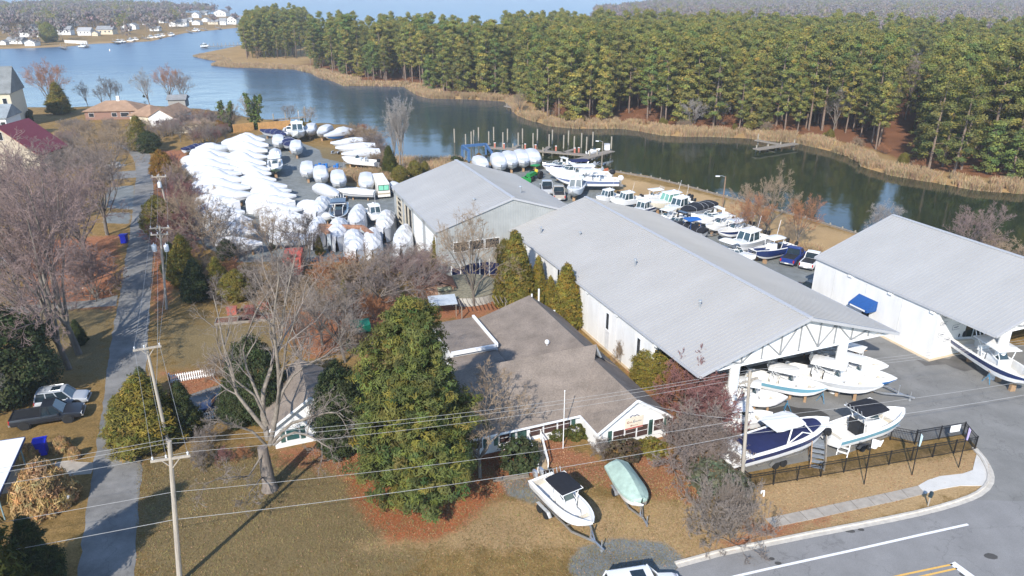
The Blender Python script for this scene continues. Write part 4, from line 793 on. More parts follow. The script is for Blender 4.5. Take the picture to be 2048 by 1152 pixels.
# --- trees and shrubs one by one: base pixel, top row
stand(e_wpine, 840, 988, 597, 'tall full white pine on the orange needle bed in front of the office', rz=.6, wide=1.08)
stand(e_cone, 300, 885, 752, 'bushy golden green cedar beside the street, around the leaning pole', wide=1.95); stand(e_cone, 372, 862, 765, 'dark green cedar behind the golden cedar by the picket fence', wide=1.2, twig=f_dark)
stand(e_cone, 250, 872, 792, 'low yellow green cedar leaning over the street edge', wide=1.5); stand(e_cone, 290, 802, 735, 'blue grey spruce at the street behind the golden cedar', wide=1.3, twig=f_jun)
stand(e_round, 520, 838, 672, 'dark evergreen holly behind the limbs of the big bare tree', wide=.72); stand(e_round, 480, 850, 760, 'low dark holly left of the cottage roof', wide=.85)
stand(e_round, 688, 905, 722, 'dark leafy holly between the cottage and the white pine', wide=.62); stand(e_round, 668, 912, 830, 'low dark holly at the corner of the cottage', wide=.7)
stand(e_round, 22, 800, 612, 'tall dark magnolia at the left edge behind the parked trucks', wide=1.15); stand(e_round, -12, 800, 690, 'dark magnolia limbs low beside the pickup bed', wide=.9)
stand(e_cone, 160, 690, 640, 'small young spruce on the lawn beside the tree trunk', wide=1.1, twig=f_dark)
for i, (x, y, ty, wd, lb) in enumerate([(1030, 608, 462, 1.1, 'tallest dark arborvitae at the hall corner'), (1048, 602, 500, .85, 'slim golden arborvitae next to the hall corner'), (1076, 606, 512, .8, 'bronze tipped narrow arborvitae along the white wall'), (1100, 622, 552, .9, 'short arborvitae between the bronze one and the fat one'), (1131, 652, 528, 1.12, 'fattest arborvitae leaning on the white hall wall')]):
    stand(e_arb, x, y, ty, lb, wide=wd * 1.4, group='arborvitae row along the hall', twig=f_cedar if i == 0 else None)
stand(e_round, 1304, 772, 696, 'round light green evergreen against the white hall wall', 'shrub', wide=1.3, twig=f_arb)
stand(e_shrub, 1246, 912, 884, 'dull brownish shrub below the front gable windows', 'shrub', wide=1.7, twig=foliage('leaves_brownish', (.10, .075, .045))); stand(e_shrub, 1302, 908, 882, 'olive shrub under the right front window', 'shrub', wide=1.4, twig=f_cedar)
stand(e_shrub, 1150, 872, 851, 'clipped green shrub under the three office windows', 'shrub', wide=1.5); stand(e_shrub, 1113, 875, 856, 'small green shrub behind the flagpole', 'shrub', wide=1.2); stand(e_shrub, 1040, 930, 885, 'dark evergreen left of the wooden entry ramp', 'shrub', wide=1.1, twig=f_dark)
stand(e_shrub, 1420, 975, 928, 'blue green juniper beside the bare shrub at the fence corner', 'shrub', wide=1.2, twig=f_jun); stand(e_shrub, 1465, 985, 950, 'small grey juniper at the foot of the utility pole', 'shrub', wide=1.2, twig=f_jun)
stand(b_bush2, 1452, 1078, 955, 'round grey leafless shrub near the end of the sidewalk', 'shrub', wide=.72); stand(b_bush, 1452, 1070, 960, 'grey leafless suckers inside the round shrub', 'shrub', wide=.5)
for x, y, ty, wd, c, lb in [(1375, 835, 700, .95, 'red', 'reddish leafless crape myrtle by the canopy corner'), (1420, 880, 765, 1.0, 'red', 'reddish leafless shrub in front of the left canopy column'), (1368, 815, 715, .9, 'rust', 'rust coloured leafless shrub beside the round evergreen'), (1375, 930, 790, .95, 'mauve', 'mauve leafless shrub at the office corner'), (1430, 940, 830, .9, 'mauve', 'tangled leafless shrub left of the utility pole'), (1400, 800, 690, .7, 'pink', 'pale pink leafless shrub under the roof corner')]:
    stand(b_bush, x, y, ty, lb, 'shrub', wide=wd, twig=TW[c])
stand(b_wide, 960, 955, 728, 'low spreading leafless tree in front of the office door', wide=.95, twig=TW['tan']); stand(b_bush, 1205, 912, 868, 'thin leafless shrub at the front gable corner', 'shrub', wide=.7); stand(b_bush, 1242, 728, 676, 'sparse tan leafless shrub against the white hall wall', 'shrub', wide=.5, twig=TW['tan'])
stand(b_vase, 948, 612, 395, 'slim leafless tree in front of the grey service hall', wide=.85, twig=TW['tan'])
for x, y, ty, wd, c, p, lb in [(760, 622, 470, 1.15, 'mauve', b_wide, 'wide mauve leafless tree behind the white pine'), (705, 640, 560, 1.2, 'grey', b_multi, 'grey leafless tree above the green barrow'), (645, 690, 545, 1.1, 'tan', b_fine, 'tan leafless tree in the back garden'),
        (690, 725, 565, 1.1, 'grey', b_oval, 'twiggy grey tree behind the cottage'), (605, 745, 590, .8, 'dark', b_fine, 'dark trunked leafless tree at the cottage ridge'), (835, 600, 478, 1.2, 'pink', b_wide, 'pinkish leafless tree beside the playhouse shed'), (790, 560, 470, 1.2, 'mauve', b_wide, 'mauve leafless tree below the rusty boat lift'),
        (560, 600, 500, 1.1, 'grey', b_multi, 'grey leafless thicket tree below the white boats'), (610, 540, 418, .95, 'dark', b_multi, 'dark leafless tree beside the red cargo trailer'), (545, 525, 395, 1.0, 'tan', b_vase, 'leafless tree between white wrapped boats and garden'), (412, 500, 352, 1.05, 'tan', b_wide, 'crooked leafless tree with pale trunk at the boat yard edge'),
        (435, 505, 395, 1.0, 'dark', b_wide, 'dark twisted tree right of the crooked pale one'), (385, 470, 372, .9, 'tan', b_fine, 'tan leafless tree left of the crooked pale one'), (480, 525, 440, 1.1, 'grey', b_wide, 'low grey leafless tree at the yard corner')]:
    stand(p, x, y, ty, lb, wide=wd, twig=TW[c], bk=bark_pale if 'pale trunk' in lb else None)
for x, y, ty, c in [(500, 590, 520, 'grey'), (445, 600, 545, 'mauve'), (540, 615, 560, 'tan'), (590, 600, 530, 'mauve'), (650, 580, 505, 'rust'), (690, 590, 520, 'tan'), (730, 570, 500, 'tan'), (770, 600, 540, 'mauve'), (810, 560, 500, 'pink'), (850, 600, 560, 'rust'), (625, 625, 575, 'grey'), (575, 560, 500, 'dark'), (420, 560, 505, 'tan'), (465, 560, 510, 'rust'), (675, 640, 590, 'tan'), (740, 640, 585, 'rust'), (860, 545, 490, 'mauve'), (830, 540, 490, 'tan'), (700, 545, 500, 'rust'), (760, 545, 498, 'tan')]:
    stand(b_bush, x, y, ty, 'leafless brush in the thicket between the boat yard and the gardens', 'brush', 'brush in the yard thicket', wide=1.02, twig=TW[c])
for x, y, ty, p, wd, m_, lb in [(375, 570, 470, e_cone, 1.2, None, 'olive cedar in the thicket beside the second pole'), (395, 600, 520, e_cone, 1.4, f_dark, 'dark cedar below the crooked pale tree'), (350, 560, 485, e_cone, 1.1, f_dark, 'dark cedar right of the street pole'), (545, 500, 478, e_cone, 1.1, f_dark, 'tiny dark cedar at the edge of the wrapped boats'), (440, 590, 515, e_cone, 1.2, f_cedar, 'olive cedar left of the bronze bush'), (475, 600, 540, e_round, 1.2, f_cedar, 'bronze evergreen bush above the beehives'),
        (455, 520, 478, e_round, 1.0, f_dark, 'dark round evergreen under the wrapped boats'), (640, 510, 470, e_cone, .9, f_cedar, 'small cedar by the rusty lift leg'), (875, 545, 470, e_cone, .8, f_cedar, 'brown green cedar at the grey hall corner'), (325, 478, 392, e_round, .95, f_cedar, 'large oval dark cedar bush by the street'), (330, 370, 300, e_round, .8, f_gold, 'copper coloured bush by the street bend'), (1008, 548, 478, e_round, .62, f_cedar, 'loose olive evergreen in front of the grey hall'), (690, 610, 560, e_cone, .9, f_cedar, 'olive cedar in the brush above the lawn'),
        (780, 352, 292, e_cone, 1.15, f_box, 'green pine shrub beside the tall marsh trees'), (800, 365, 330, e_round, 1.2, f_cedar, 'olive bush at the foot of the marsh trees'), (830, 355, 320, e_round, 1.0, f_cedar, 'olive bush near the roof of the grey hall'), (850, 345, 322, e_round, .9, f_cedar, 'low bush right of the marsh trees'), (958, 335, 306, e_round, .9, f_gold, 'golden bush under the blue travel lift'), (912, 330, 313, e_shrub, 1.2, f_dark, 'dark little bush left of the travel lift')]:
    stand(p, x, y, ty, lb, 'shrub' if 'bush' in lb else 'tree', wide=wd, twig=m_)
for x, y, ty in [(345, 420, 330), (358, 455, 360), (362, 500, 400), (350, 385, 318), (366, 420, 350), (355, 540, 450), (345, 345, 300), (365, 385, 325), (350, 480, 410), (368, 470, 400)]:
    stand(b_bush, x, y, ty, 'red stemmed leafless bush in the hedge between street and boat yard', 'bush', 'red hedge along the street', wide=.8, twig=TW[random.choice(['red', 'pink', 'red', 'tan'])])
for x, y, ty, p, wd, c, bk_, lb in [(138, 738, 330, b_vase, .95, 'pink', bark, 'tall leafless maple with dark trunk on the left lawn'), (158, 708, 250, b_vase, .95, 'pink', bark, 'tallest leafless maple with reddish buds on the left lawn'), (100, 600, 300, b_vase, 1.1, 'pink', bark, 'leafless maple beside the side driveway'), (30, 560, 330, b_vase, 1.1, 'mauve', bark, 'leafless maple at the far left edge'), (175, 530, 310, b_fine, 1.1, 'pink', bark, 'reddish leafless maple above the blue bin'), (45, 690, 520, b_wide, .9, 'grey', bark_pale, 'pale leafless tree in front of the dark magnolia'),
        (215, 470, 270, b_fine, 1.1, 'mauve', bark, 'leafless tree left of the street bend'), (120, 450, 265, b_fine, 1.2, 'mauve', bark, 'leafless maple in front of the red roof house'), (20, 450, 300, b_fine, 1.2, 'pink', bark, 'budding maple before the stone gable'), (230, 380, 240, b_oval, 1.0, 'tan', bark, 'tan leafless tree at the gravel drive'), (-5, 820, 640, b_wide, .6, 'pale', bark_pale, 'pale bare limbs over the dark magnolia'), (200, 600, 470, b_bush, .8, 'pink', bark, 'reddish leafless sapling left of the blue bin')]:
    stand(p, x, y, ty, lb, wide=wd, twig=TW[c], bk=bk_)
for i in range(34):
    x = random.uniform(130, 345); y = random.uniform(262, 350); 
    if x > 215 and y > 285: y = random.uniform(245, 285)
    stand(random.choice([b_fine, b_oval, b_multi, b_wide]), x, y, max(y - random.uniform(34, 60), 234), 'grey leafless tree in the woodlot between the ranch houses and the street', 'tree', 'bare trees of the left woodlot', wide=1.15, twig=TW[random.choice(['mauve', 'grey', 'grey', 'pink', 'tan'])])
for i in range(22):
    x = random.uniform(345, 470); y = random.uniform(258, 296); stand(random.choice([b_fine, b_oval, b_multi]), x, y, y - random.uniform(28, 55), 'brown leafless tree behind the wrapped boats by the cove', 'tree', 'bare trees behind the boat yard', wide=1.1, twig=TW[random.choice(['mauve', 'tan', 'grey', 'red'])])
for x, y, ty, p, wd, m_, lb in [(105, 222, 112, b_fine, .95, TW['rust'], 'tall feathery rust brown cypress on the shore'), (122, 228, 165, e_cone, 1.5, f_cedar, 'dense dark cedar in front of the rust cypress'), (176, 213, 158, b_vase, .8, TW['dark'], 'dark leafless tree right of the cedar on the shore'), (206, 214, 165, b_vase, .8, TW['dark'], 'forked leafless shore tree above the long ranch roof'), (224, 210, 150, b_oval, .7, TW['dark'], 'slim leafless shore tree at the chimney'), (240, 210, 155, b_vase, .8, TW['dark'], 'leafless shore tree right of the chimney'),
        (300, 213, 132, b_vase, .75, TW['pale'], 'pale sparse leafless tree by the boat house'), (342, 208, 124, b_fine, .9, TW['rust'], 'brown topped cypress on the cove shore'), (368, 210, 138, b_fine, .85, TW['mauve'], 'wispy cypress beside the brown topped one'), (60, 232, 218, e_round, 1.2, f_dark, 'small dark bush below the tall house'), (60, 245, 222, e_cone, 1.3, f_dark, 'green spruce behind the red roof'), (282, 300, 232, e_cone, 1.5, f_cedar, 'olive cedar at the end of the street'), (300, 305, 262, e_round, 1.3, f_dark, 'dark evergreen at the street bend'), (288, 195, 190, e_shrub, .6, f_dark, 'dark shrub on the shore lawn'),
        (440, 268, 240, e_round, 1.2, f_gold, 'gold leaved bush beside the ivy tree'), (425, 270, 245, e_round, 1.2, f_cedar, 'olive bush beside the gold leaved bush'), (605, 262, 238, e_cone, 1.6, f_cedar, 'olive cedar behind the pilothouse boat'), (622, 262, 240, e_cone, 1.2, f_cedar, 'bronze cedar right of the pilothouse boat'), (580, 250, 205, b_oval, .9, TW['grey'], 'thin leafless tree at the private dock'), (620, 258, 210, b_oval, .8, TW['tan'], 'thin tan tree right of the private dock')]:
    stand(p, x, y, ty, lb, 'tree' if 'bush' not in lb and 'shrub' not in lb else 'shrub', wide=wd, twig=m_)
for x, y, ty, wd, lb in [(801, 352, 178, .75, 'tall pale leafless marsh tree beside the creek'), (808, 354, 195, .5, 'second trunk of the pale marsh trees'), (790, 350, 210, .5, 'shorter pale marsh tree with drooping twigs')]: stand(b_tall, x, y, ty, lb, wide=wd, twig=TW['pale'], bk=bark_pale)
for x, y, ty in [(715, 280, 250), (735, 290, 255), (750, 300, 262), (762, 312, 280), (700, 268, 245), (742, 275, 250), (725, 262, 246), (760, 330, 298)]: stand(b_bush, x, y, ty, 'brown leafless brush on the cove bank beside the wrapped boats', 'brush', 'brush on the cove bank', wide=1.5, twig=TW[random.choice(['mauve', 'tan', 'rust'])])
stand(b_wide, 1530, 478, 318, 'large tan leafless willow on the tan creek bank', wide=.75, twig=TW['tan']); stand(b_multi, 1500, 488, 380, 'rust tinted leafless tree beside the willow', wide=.8, twig=TW['rust'])
stand(b_oval, 1590, 500, 388, 'thin rust leafless tree behind the white pickup', wide=.9, twig=TW['rust']); stand(b_multi, 1570, 497, 440, 'thin pale sapling behind the blue pickup', wide=.7, twig=TW['tan'])
stand(b_multi, 1760, 490, 398, 'grey leafless tree behind the workshop ridge', wide=.9, twig=TW['pale']); stand(b_oval, 1918, 545, 402, 'pink budded leafless tree behind the workshop roof', wide=1.05, twig=TW['pink']); stand(b_bush2, 1985, 545, 470, 'straw coloured leafless shrub behind the workshop roof', 'shrub', wide=1.3, twig=TW['tan']); stand(b_bush2, 2030, 560, 500, 'grey leafless shrub at the right edge behind the workshop', 'shrub', wide=1.2)
for x, y, ty, wd, lb in [(62, 918, 890, .9, 'straw grass mound beside the carport'), (124, 900, 876, 1.1, 'straw grass mound behind the near blue bin'), (92, 1010, 938, 1.15, 'largest straw grass mound by the white mailbox'), (150, 915, 896, 1.0, 'flat straw grass mound at the street edge')]: stand(e_mound, x, y, ty, lb, 'ornamental grass', wide=wd * .62)
stand(e_cone, -25, 1290, 985, 'dark green cedar at the lower left corner', wide=1.25, twig=f_box); stand(e_cone, 85, 1180, 1035, 'low cedar beside the lower left cedar', wide=1.1, twig=f_dark)
for x, y, ty, m_, lb in [(455, 925, 892, 'red', 'dark red leafless shrub left of the big trunk'), (490, 920, 888, 'rust', 'orange twigged shrub beside the big trunk'), (415, 900, 850, 'grey', 'grey leafless shrub behind the wires'), (400, 930, 885, 'grey', 'leafless shrub right of the near utility pole'), (470, 845, 800, 'grey', 'leafless shrub beside the driveway'), (505, 640, 605, 'red', 'small red twig shrub on the lawn'), (445, 752, 700, 'tan', 'straw coloured sapling at the picket fence'), (700, 700, 640, 'tan', 'leafless shrub beside the green barrow')]: stand(b_bush, x, y, ty, lb, 'shrub', wide=.9, twig=TW[m_])
# --- two ivy-clad stumps at the cove
def ivy_tree(bx, by, ty, label, seed):
    b = G(bx, by); h = hgt(b, ty); r = np.random.default_rng(seed); t_ = thing('ivy_tree', label, 'tree', b, 0); m_ = MB(); C = []
    for k in range(4):
        a = k * 1.7 + seed; pts = [(0, 0, 0), (.3 * math.cos(a), .3 * math.sin(a), h * .25), (h * .16 * math.cos(a), h * .16 * math.sin(a), h * .6), (h * .26 * math.cos(a), h * .26 * math.sin(a), h * r.uniform(.8, 1.0))]; m_.tube(pts, [.4, .3, .2, .06], 7)
        for i in range(90):
            f = r.random() * 2.9; j = int(f); p = np.array(pts[j]) * (1 - f + j) + np.array(pts[j + 1]) * (f - j); C.append(p + r.normal(size=3) * .6 * (1.4 - f / 3))
    m_.build('trunk', bark_pale, t_); V, F, T = quads(np.array(C), 14, .45, .3, seed, 1.0); np_mesh('ivy', V, F, foliage('leaves_ivy', (.11, .14, .038)), t_, tint=T)
stand(b_oval, 462, 262, 205, 'leafless crown above the left ivy trunk', wide=.9, twig=TW['tan']); stand(b_oval, 507, 256, 190, 'leafless crown above the right ivy stump', wide=.8, twig=TW['tan'])
ivy_tree(458, 262, 200, 'broken tree wrapped in green ivy behind the wrapped boats', 4); ivy_tree(512, 258, 182, 'forked stump wrapped in ivy by the orange fence', 9)
# --- the big bare tree, its limbs laid out by hand around the trunk
TB = G(540, 978); tz = lambda px, py, dd=0.0: (lambda a, b: np.array(a.lerp(b, (TB.y + dd - a.y) / (b.y - a.y))))(G(px, py, 0), G(px, py, 30))
t = thing('big_bare_tree', 'huge leafless tree with thick pale limbs on the front lawn', 'tree', TB, 0)
def limb(px, dd0, dd1, k=9):
    P = np.array([tz(x, y, Lerp(dd0, dd1, i / (len(px) - 1))) for i, (x, y) in enumerate(px)]); s = np.linspace(0, len(P) - 1, k); i = np.minimum(s.astype(int), len(P) - 2); f = (s - i)[:, None]; return P[i] * (1 - f) + P[i + 1] * f - np.array(TB)
LB = [([(536, 880), (520, 800), (545, 730), (560, 680), (575, 600), (590, 500)], 0, 4, .30), ([(540, 890), (560, 800), (556, 730), (548, 660), (556, 590), (560, 520)], 0, -2, .28), ([(532, 860), (505, 830), (470, 780), (455, 720), (440, 650), (425, 590)], 0, 3, .26), ([(545, 885), (575, 850), (610, 838), (640, 826), (670, 822), (690, 836)], 0, -3, .22),
      ([(548, 890), (580, 862), (620, 872), (650, 888), (668, 895), (655, 908)], 0, -4, .17), ([(532, 890), (505, 862), (465, 850), (440, 838), (425, 828)], 0, -3, .17), ([(535, 870), (520, 790), (495, 750), (488, 700), (505, 640), (525, 600), (545, 580)], 0, 5, .20), ([(545, 850), (560, 790), (590, 745), (640, 715), (680, 690), (720, 680)], 0, 5, .18),
      ([(530, 950), (515, 965), (498, 990), (490, 1015)], 0, -5, .10), ([(530, 900), (500, 950), (470, 955), (430, 960), (400, 975)], 0, -6, .12), ([(536, 850), (510, 790), (470, 760), (450, 690), (462, 640)], 0, -2, .16), ([(548, 840), (560, 770), (575, 690), (590, 640), (600, 590)], 0, -4, .16)]
PT_ = np.array([limb(p, a, b) for p, a, b, r in LB]); RR = np.array([r * .78 for *_, r in LB]); LL = np.linalg.norm(np.diff(PT_, axis=1), axis=2).sum(1); PT_ += rng.normal(size=PT_.shape) * .12 * np.linspace(0, 1, 9)[None, :, None]
v1, f1, v2, f2 = bare_mesh(PT_, RR, RR * .14, LL * .8, 77, n=(8, 5, 4, 3), ratio=(.40, .48, .5, .55), lift=.05, wig=.17, twig_r=.009)
mbt = MB(); mbt.tube([(0, 0, -.1), (0, 0, .5), (-.05, 0, 2.2), (-.15, .1, 4.2)], [.78, .58, .50, .42], 12); mbt.build('trunk', mat('bark_big', (.20, .165, .14), rough=.95, var=.35, scale=2.5, bump=.8, bscale=9, stretch=(1, 1, .2)), t, smooth=True)
np_mesh('limb', v1, f1, mat('bark_limb', (.20, .17, .14), rough=.95, var=.35, scale=2.2, bump=.6, bscale=9), t); np_mesh('crown', v2, f2, TW['grey'], t)
# --- the pine wood across the creek
def forest_pine(h, seed, z0=.42, rad=3.9):
    r = np.random.default_rng(seed); root = thing('pine_tree', 'x', 'tree'); m_ = MB(); m_.tube([(0, 0, 0), (r.normal() * .3, r.normal() * .3, h * .5), (r.normal() * .4, r.normal() * .4, h * .97)], [.28, .21, .05], 6); C = []
    for k in range(26):
        zz = z0 + (1 - z0) * (k + r.random()) / 26; f = (zz - z0) / (1 - z0); L = rad * (math.sin(math.pi * min(1, .18 + f * .8)) ** .7) * r.uniform(.6, 1.15); a = k * 2.4 + r.random(); e = np.array([math.cos(a) * L, math.sin(a) * L, zz * h + L * .22]); s = np.array([0, 0, zz * h])
        m_.tube([s, e], [.07, .02], 3, cap=False)
        for q in range(5): g = r.uniform(.45, 1.0); C.append(s + (e - s) * g + r.normal(size=3) * np.array([.45, .45, .25]))
    for q in range(7): C.append(np.array([r.normal() * .6, r.normal() * .6, h * r.uniform(.93, 1.0)]))
    m_.build('trunk', bark_pine, root); V, F, T = quads(np.array(C), 40, 1.05, .26, seed, .62, np.array([(1, 1, 1), (1.2, 1.1, .9), (.72, .82, .9)])[r.integers(0, 3, len(C))], tvar=.18, up=.5); np_mesh('crown', V, F, f_pine, root, tint=T); return proto(root, h)
NV = [None, None, {'needles_pine': foliage('needles_pine_green', (.165, .205, .060))}, {'needles_pine': foliage('needles_pine_yellow', (.27, .245, .068))}, {'needles_pine': foliage('needles_pine_dark', (.17, .165, .050))}]
FP = [forest_pine(26, 50, .30, 3.6), forest_pine(25, 51, .24, 4.2), forest_pine(23, 52, .34, 3.4), forest_pine(26, 53, .10, 4.3), forest_pine(24, 54, .26, 4.4), forest_pine(14, 55, .06, 3.2)]
r = np.random.default_rng(5); gxs, gys = np.meshgrid(np.arange(-260, 420, 5.5), np.arange(110, 760, 5.5)); Q = np.stack([gxs.ravel(), gys.ravel()], 1) + r.normal(size=(gxs.size, 2)) * 1.5
sdq = sdist(Q, FOREST); ok = sdq > 5; Q, sdq = Q[ok], sdq[ok]; pxy = np.array([PX((x, y, 0)) for x, y in Q]); d = np.hypot(Q[:, 0], Q[:, 1])
ok = (pxy[:, 0] > 492) & (pxy[:, 0] < 2150)
ok &= ~((pxy[:, 0] < 1010) & (sdq > 62)) & ~((pxy[:, 0] < 780) & (sdq > 48))
ok &= ~((pxy[:, 0] > 1790) & (pxy[:, 0] < 1830) & (pxy[:, 1] > 150) & (r.random(len(Q)) < .7))
ok &= ~((pxy[:, 0] > 1600) & (pxy[:, 0] < 1725) & (sdq < 15)); ok &= ~((pxy[:, 0] > 1350) & (pxy[:, 0] < 1455) & (sdq < 11)); ok &= ~((pxy[:, 0] > 1765) & (pxy[:, 0] < 1825) & (sdq < 38)); ok &= ~((pxy[:, 0] > 1235) & (pxy[:, 0] < 1290) & (sdq < 24)); ok &= ~((pxy[:, 0] > 1720) & (d > 300) & (r.random(len(Q)) < .45)); ok &= d < 640; ok &= ~((d > 480) & (pxy[:, 0] > 1000)); ok &= r.random(len(Q)) > .06
ok &= ~((pxy[:, 0] < 620) & (pxy[:, 1] > 118)); ok &= ~((pxy[:, 0] < 900) & (sdq < 9) & (r.random(len(Q)) < .6))
Q, sdq, pxy, d = Q[ok], sdq[ok], pxy[ok], d[ok]; order = np.argsort(sdq * 5 + d * .45); N1 = 285
for n_, i in enumerate(order[:N1]):
    p = FP[5] if (sdq[i] < 14 and r.random() < .38) else FP[3 if pxy[i, 0] > 1800 and sdq[i] < 25 else r.integers(0, 5)]; s = r.uniform(.64, 1.10) * (1 if pxy[i, 0] > 700 else .95); sw = s * r.uniform(.95, 1.25)
    o = p.place((Q[i, 0], Q[i, 1], 0), r.random() * 6.28, 'tall pine with bare lower trunk at the front of the wood across the creek', 'pines across the creek', (sw, sw, s), NV[r.integers(0, 5)]); o['category'] = 'pine'
def merged(p):                                     # trunk and crown of a kind as one mesh for the far mass
    V, F, mi, tn, off = [], [], [], [], 0; ms = []
    for c in KIDS[p.root.name]:
        me = c.data; v = np.zeros(len(me.vertices) * 3, np.float32); me.vertices.foreach_get('co', v); v = v.reshape(-1, 3); me.calc_loop_triangles(); f = np.zeros(len(me.loop_triangles) * 3, np.int32); me.loop_triangles.foreach_get('vertices', f)
        t_ = np.ones((len(v), 4), np.float32)
        if 'tint' in me.color_attributes: me.color_attributes['tint'].data.foreach_get('color', t_.ravel()); b_ = np.zeros(len(v) * 4, np.float32); me.color_attributes['tint'].data.foreach_get('color', b_); t_ = b_.reshape(-1, 4)
        f = f.reshape(-1, 3); V.append(v); F.append(f + off); mi.append(np.full(len(f), len(ms))); tn.append(t_[:, :3]); ms.append(me.materials[0]); off += len(v)
    me = np_mesh('mass_kind', np.concatenate(V), np.concatenate(F), ms, tint=np.concatenate(tn), link=False, mi=np.concatenate(mi)); return bpy.data.objects.new('mass_kind', me)
def scatter(name, kinds, P, rz, sc, which, label, cat):   # one far mass of instanced trees
    me = bpy.data.meshes.new(name); me.from_pydata([tuple(p) for p in P], [], []); 
    for nm, ty, ar in (('rz', 'FLOAT', rz), ('sc', 'FLOAT', sc), ('kind_id', 'INT', which)): a = me.attributes.new(nm, ty, 'POINT'); a.data.foreach_set('value', np.asarray(ar, np.int32 if ty == 'INT' else np.float32))
    o = bpy.data.objects.new(name, me); COL.objects.link(o); ng = bpy.data.node_groups.new(name, 'GeometryNodeTree'); ng.interface.new_socket('Geometry', in_out='INPUT', socket_type='NodeSocketGeometry'); ng.interface.new_socket('Geometry', in_out='OUTPUT', socket_type='NodeSocketGeometry')
    N = ng.nodes; Lk = ng.links; gi = N.new('NodeGroupInput'); go = N.new('NodeGroupOutput'); jn = N.new('GeometryNodeJoinGeometry')
    def named(nm, ty): a = N.new('GeometryNodeInputNamedAttribute'); a.data_type = ty; a.inputs['Name'].default_value = nm; return a.outputs['Attribute']
    cr = N.new('ShaderNodeCombineXYZ'); Lk.new(named('rz', 'FLOAT'), cr.inputs['Z']); er = N.new('FunctionNodeEulerToRotation'); Lk.new(cr.outputs[0], er.inputs[0])
    for k, ob in enumerate(kinds):
        oi = N.new('GeometryNodeObjectInfo'); oi.inputs['Object'].default_value = ob; iop = N.new('GeometryNodeInstanceOnPoints'); cm = N.new('FunctionNodeCompare'); cm.data_type = 'INT'; cm.operation = 'EQUAL'; Lk.new(named('kind_id', 'INT'), cm.inputs['A']); cm.inputs['B'].default_value = k
        Lk.new(gi.outputs[0], iop.inputs['Points']); Lk.new(cm.outputs[0], iop.inputs['Selection']); Lk.new(oi.outputs['Geometry'], iop.inputs['Instance']); Lk.new(er.outputs[0], iop.inputs['Rotation']); Lk.new(named('sc', 'FLOAT'), iop.inputs['Scale']); Lk.new(iop.outputs[0], jn.inputs[0])
    Lk.new(jn.outputs[0], go.inputs[0]); md = o.modifiers.new('scatter', 'NODES'); md.node_group = ng; return stuff(o, label, cat)
rest = order[N1:]; KP = [merged(p) for p in FP[:5]]; KP[1].data.materials[1] = NV[2]['needles_pine']; KP[3].data.materials[1] = NV[3]['needles_pine']; KP[4].data.materials[1] = NV[4]['needles_pine']
scatter('pine_forest', KP, np.stack([Q[rest, 0], Q[rest, 1], 0 * rest], 1), r.random(len(rest)) * 6.28, r.uniform(.66, 1.08, len(rest)), r.integers(0, 5, len(rest)), 'deep green pine forest filling the land behind the front pines', 'forest')
for i in range(46):
    t_ = r.random(); a_ = np.array(FOREST[17 + i % 18]); b_ = np.array(FOREST[18 + i % 18]); q_ = a_ + (b_ - a_) * t_; nv = np.array([-(b_ - a_)[1], (b_ - a_)[0]]); nv /= np.linalg.norm(nv); q2_ = q_ + nv * 9
    if sdist(q2_[None], FOREST)[0] < 0: q2_ = q_ - nv * 9
    o = (b_bush if i % 3 else e_round).place((q2_[0], q2_[1], 0), i, 'low brush along the front edge of the wood across the creek', 'brush at the wood edge', r.uniform(.5, 1.1) * (1.0 if i % 3 else .5), {('twig_grey' if i % 3 else 'leaves_holly'): (TW[['mauve', 'tan', 'rust'][i % 3]] if i % 3 else f_cedar)}); o['category'] = 'brush'
# leafless trees inside and in front of the wood
for x, y, ty, p, wd, c, lb in [(1667, 262, 165, b_vase, .9, 'pale', 'pale fan shaped leafless tree against the dark pines'), (1383, 256, 192, b_multi, .9, 'pale', 'pale leafless sapling at the far bank reeds'), (1262, 215, 125, b_tall, .7, 'pale', 'bare white snag in the gap between pines'), (1435, 250, 190, b_multi, .9, 'pale', 'second pale leafless sapling at the far bank'), (1775, 250, 150, b_tall, .8, 'mauve', 'tall mauve leafless tree in the forest gap'), (1810, 240, 100, b_tall, 1.0, 'mauve', 'pinkish leafless tree above the forest gap'), (1745, 255, 160, b_tall, .7, 'grey', 'grey leafless tree left of the forest gap'), (1260, 225, 215, b_bush2, 1.2, 'rust', 'rust brown bush at the pine feet'), (1125, 230, 195, b_bush, 1.4, 'rust', 'red leaved oak brush under the pines'), (1450, 250, 222, b_bush, 1.5, 'rust', 'rust leaved brush at the far bank'), (1745, 260, 235, b_bush, 1.6, 'rust', 'orange leaved brush left of the corner pines'), (1490, 245, 215, b_bush, 1.5, 'rust', 'copper leaved brush under the forest edge'), (915, 160, 92, b_tall, .6, 'tan', 'reddish barked dead snag among the shore pines'), (1040, 228, 178, b_fine, .8, 'tan', 'leafless brush tree at the bend of the creek')]: stand(p, x, y, ty, lb, 'tree' if 'brush' not in lb and 'bush' not in lb else 'brush', wide=wd, twig=TW[c])
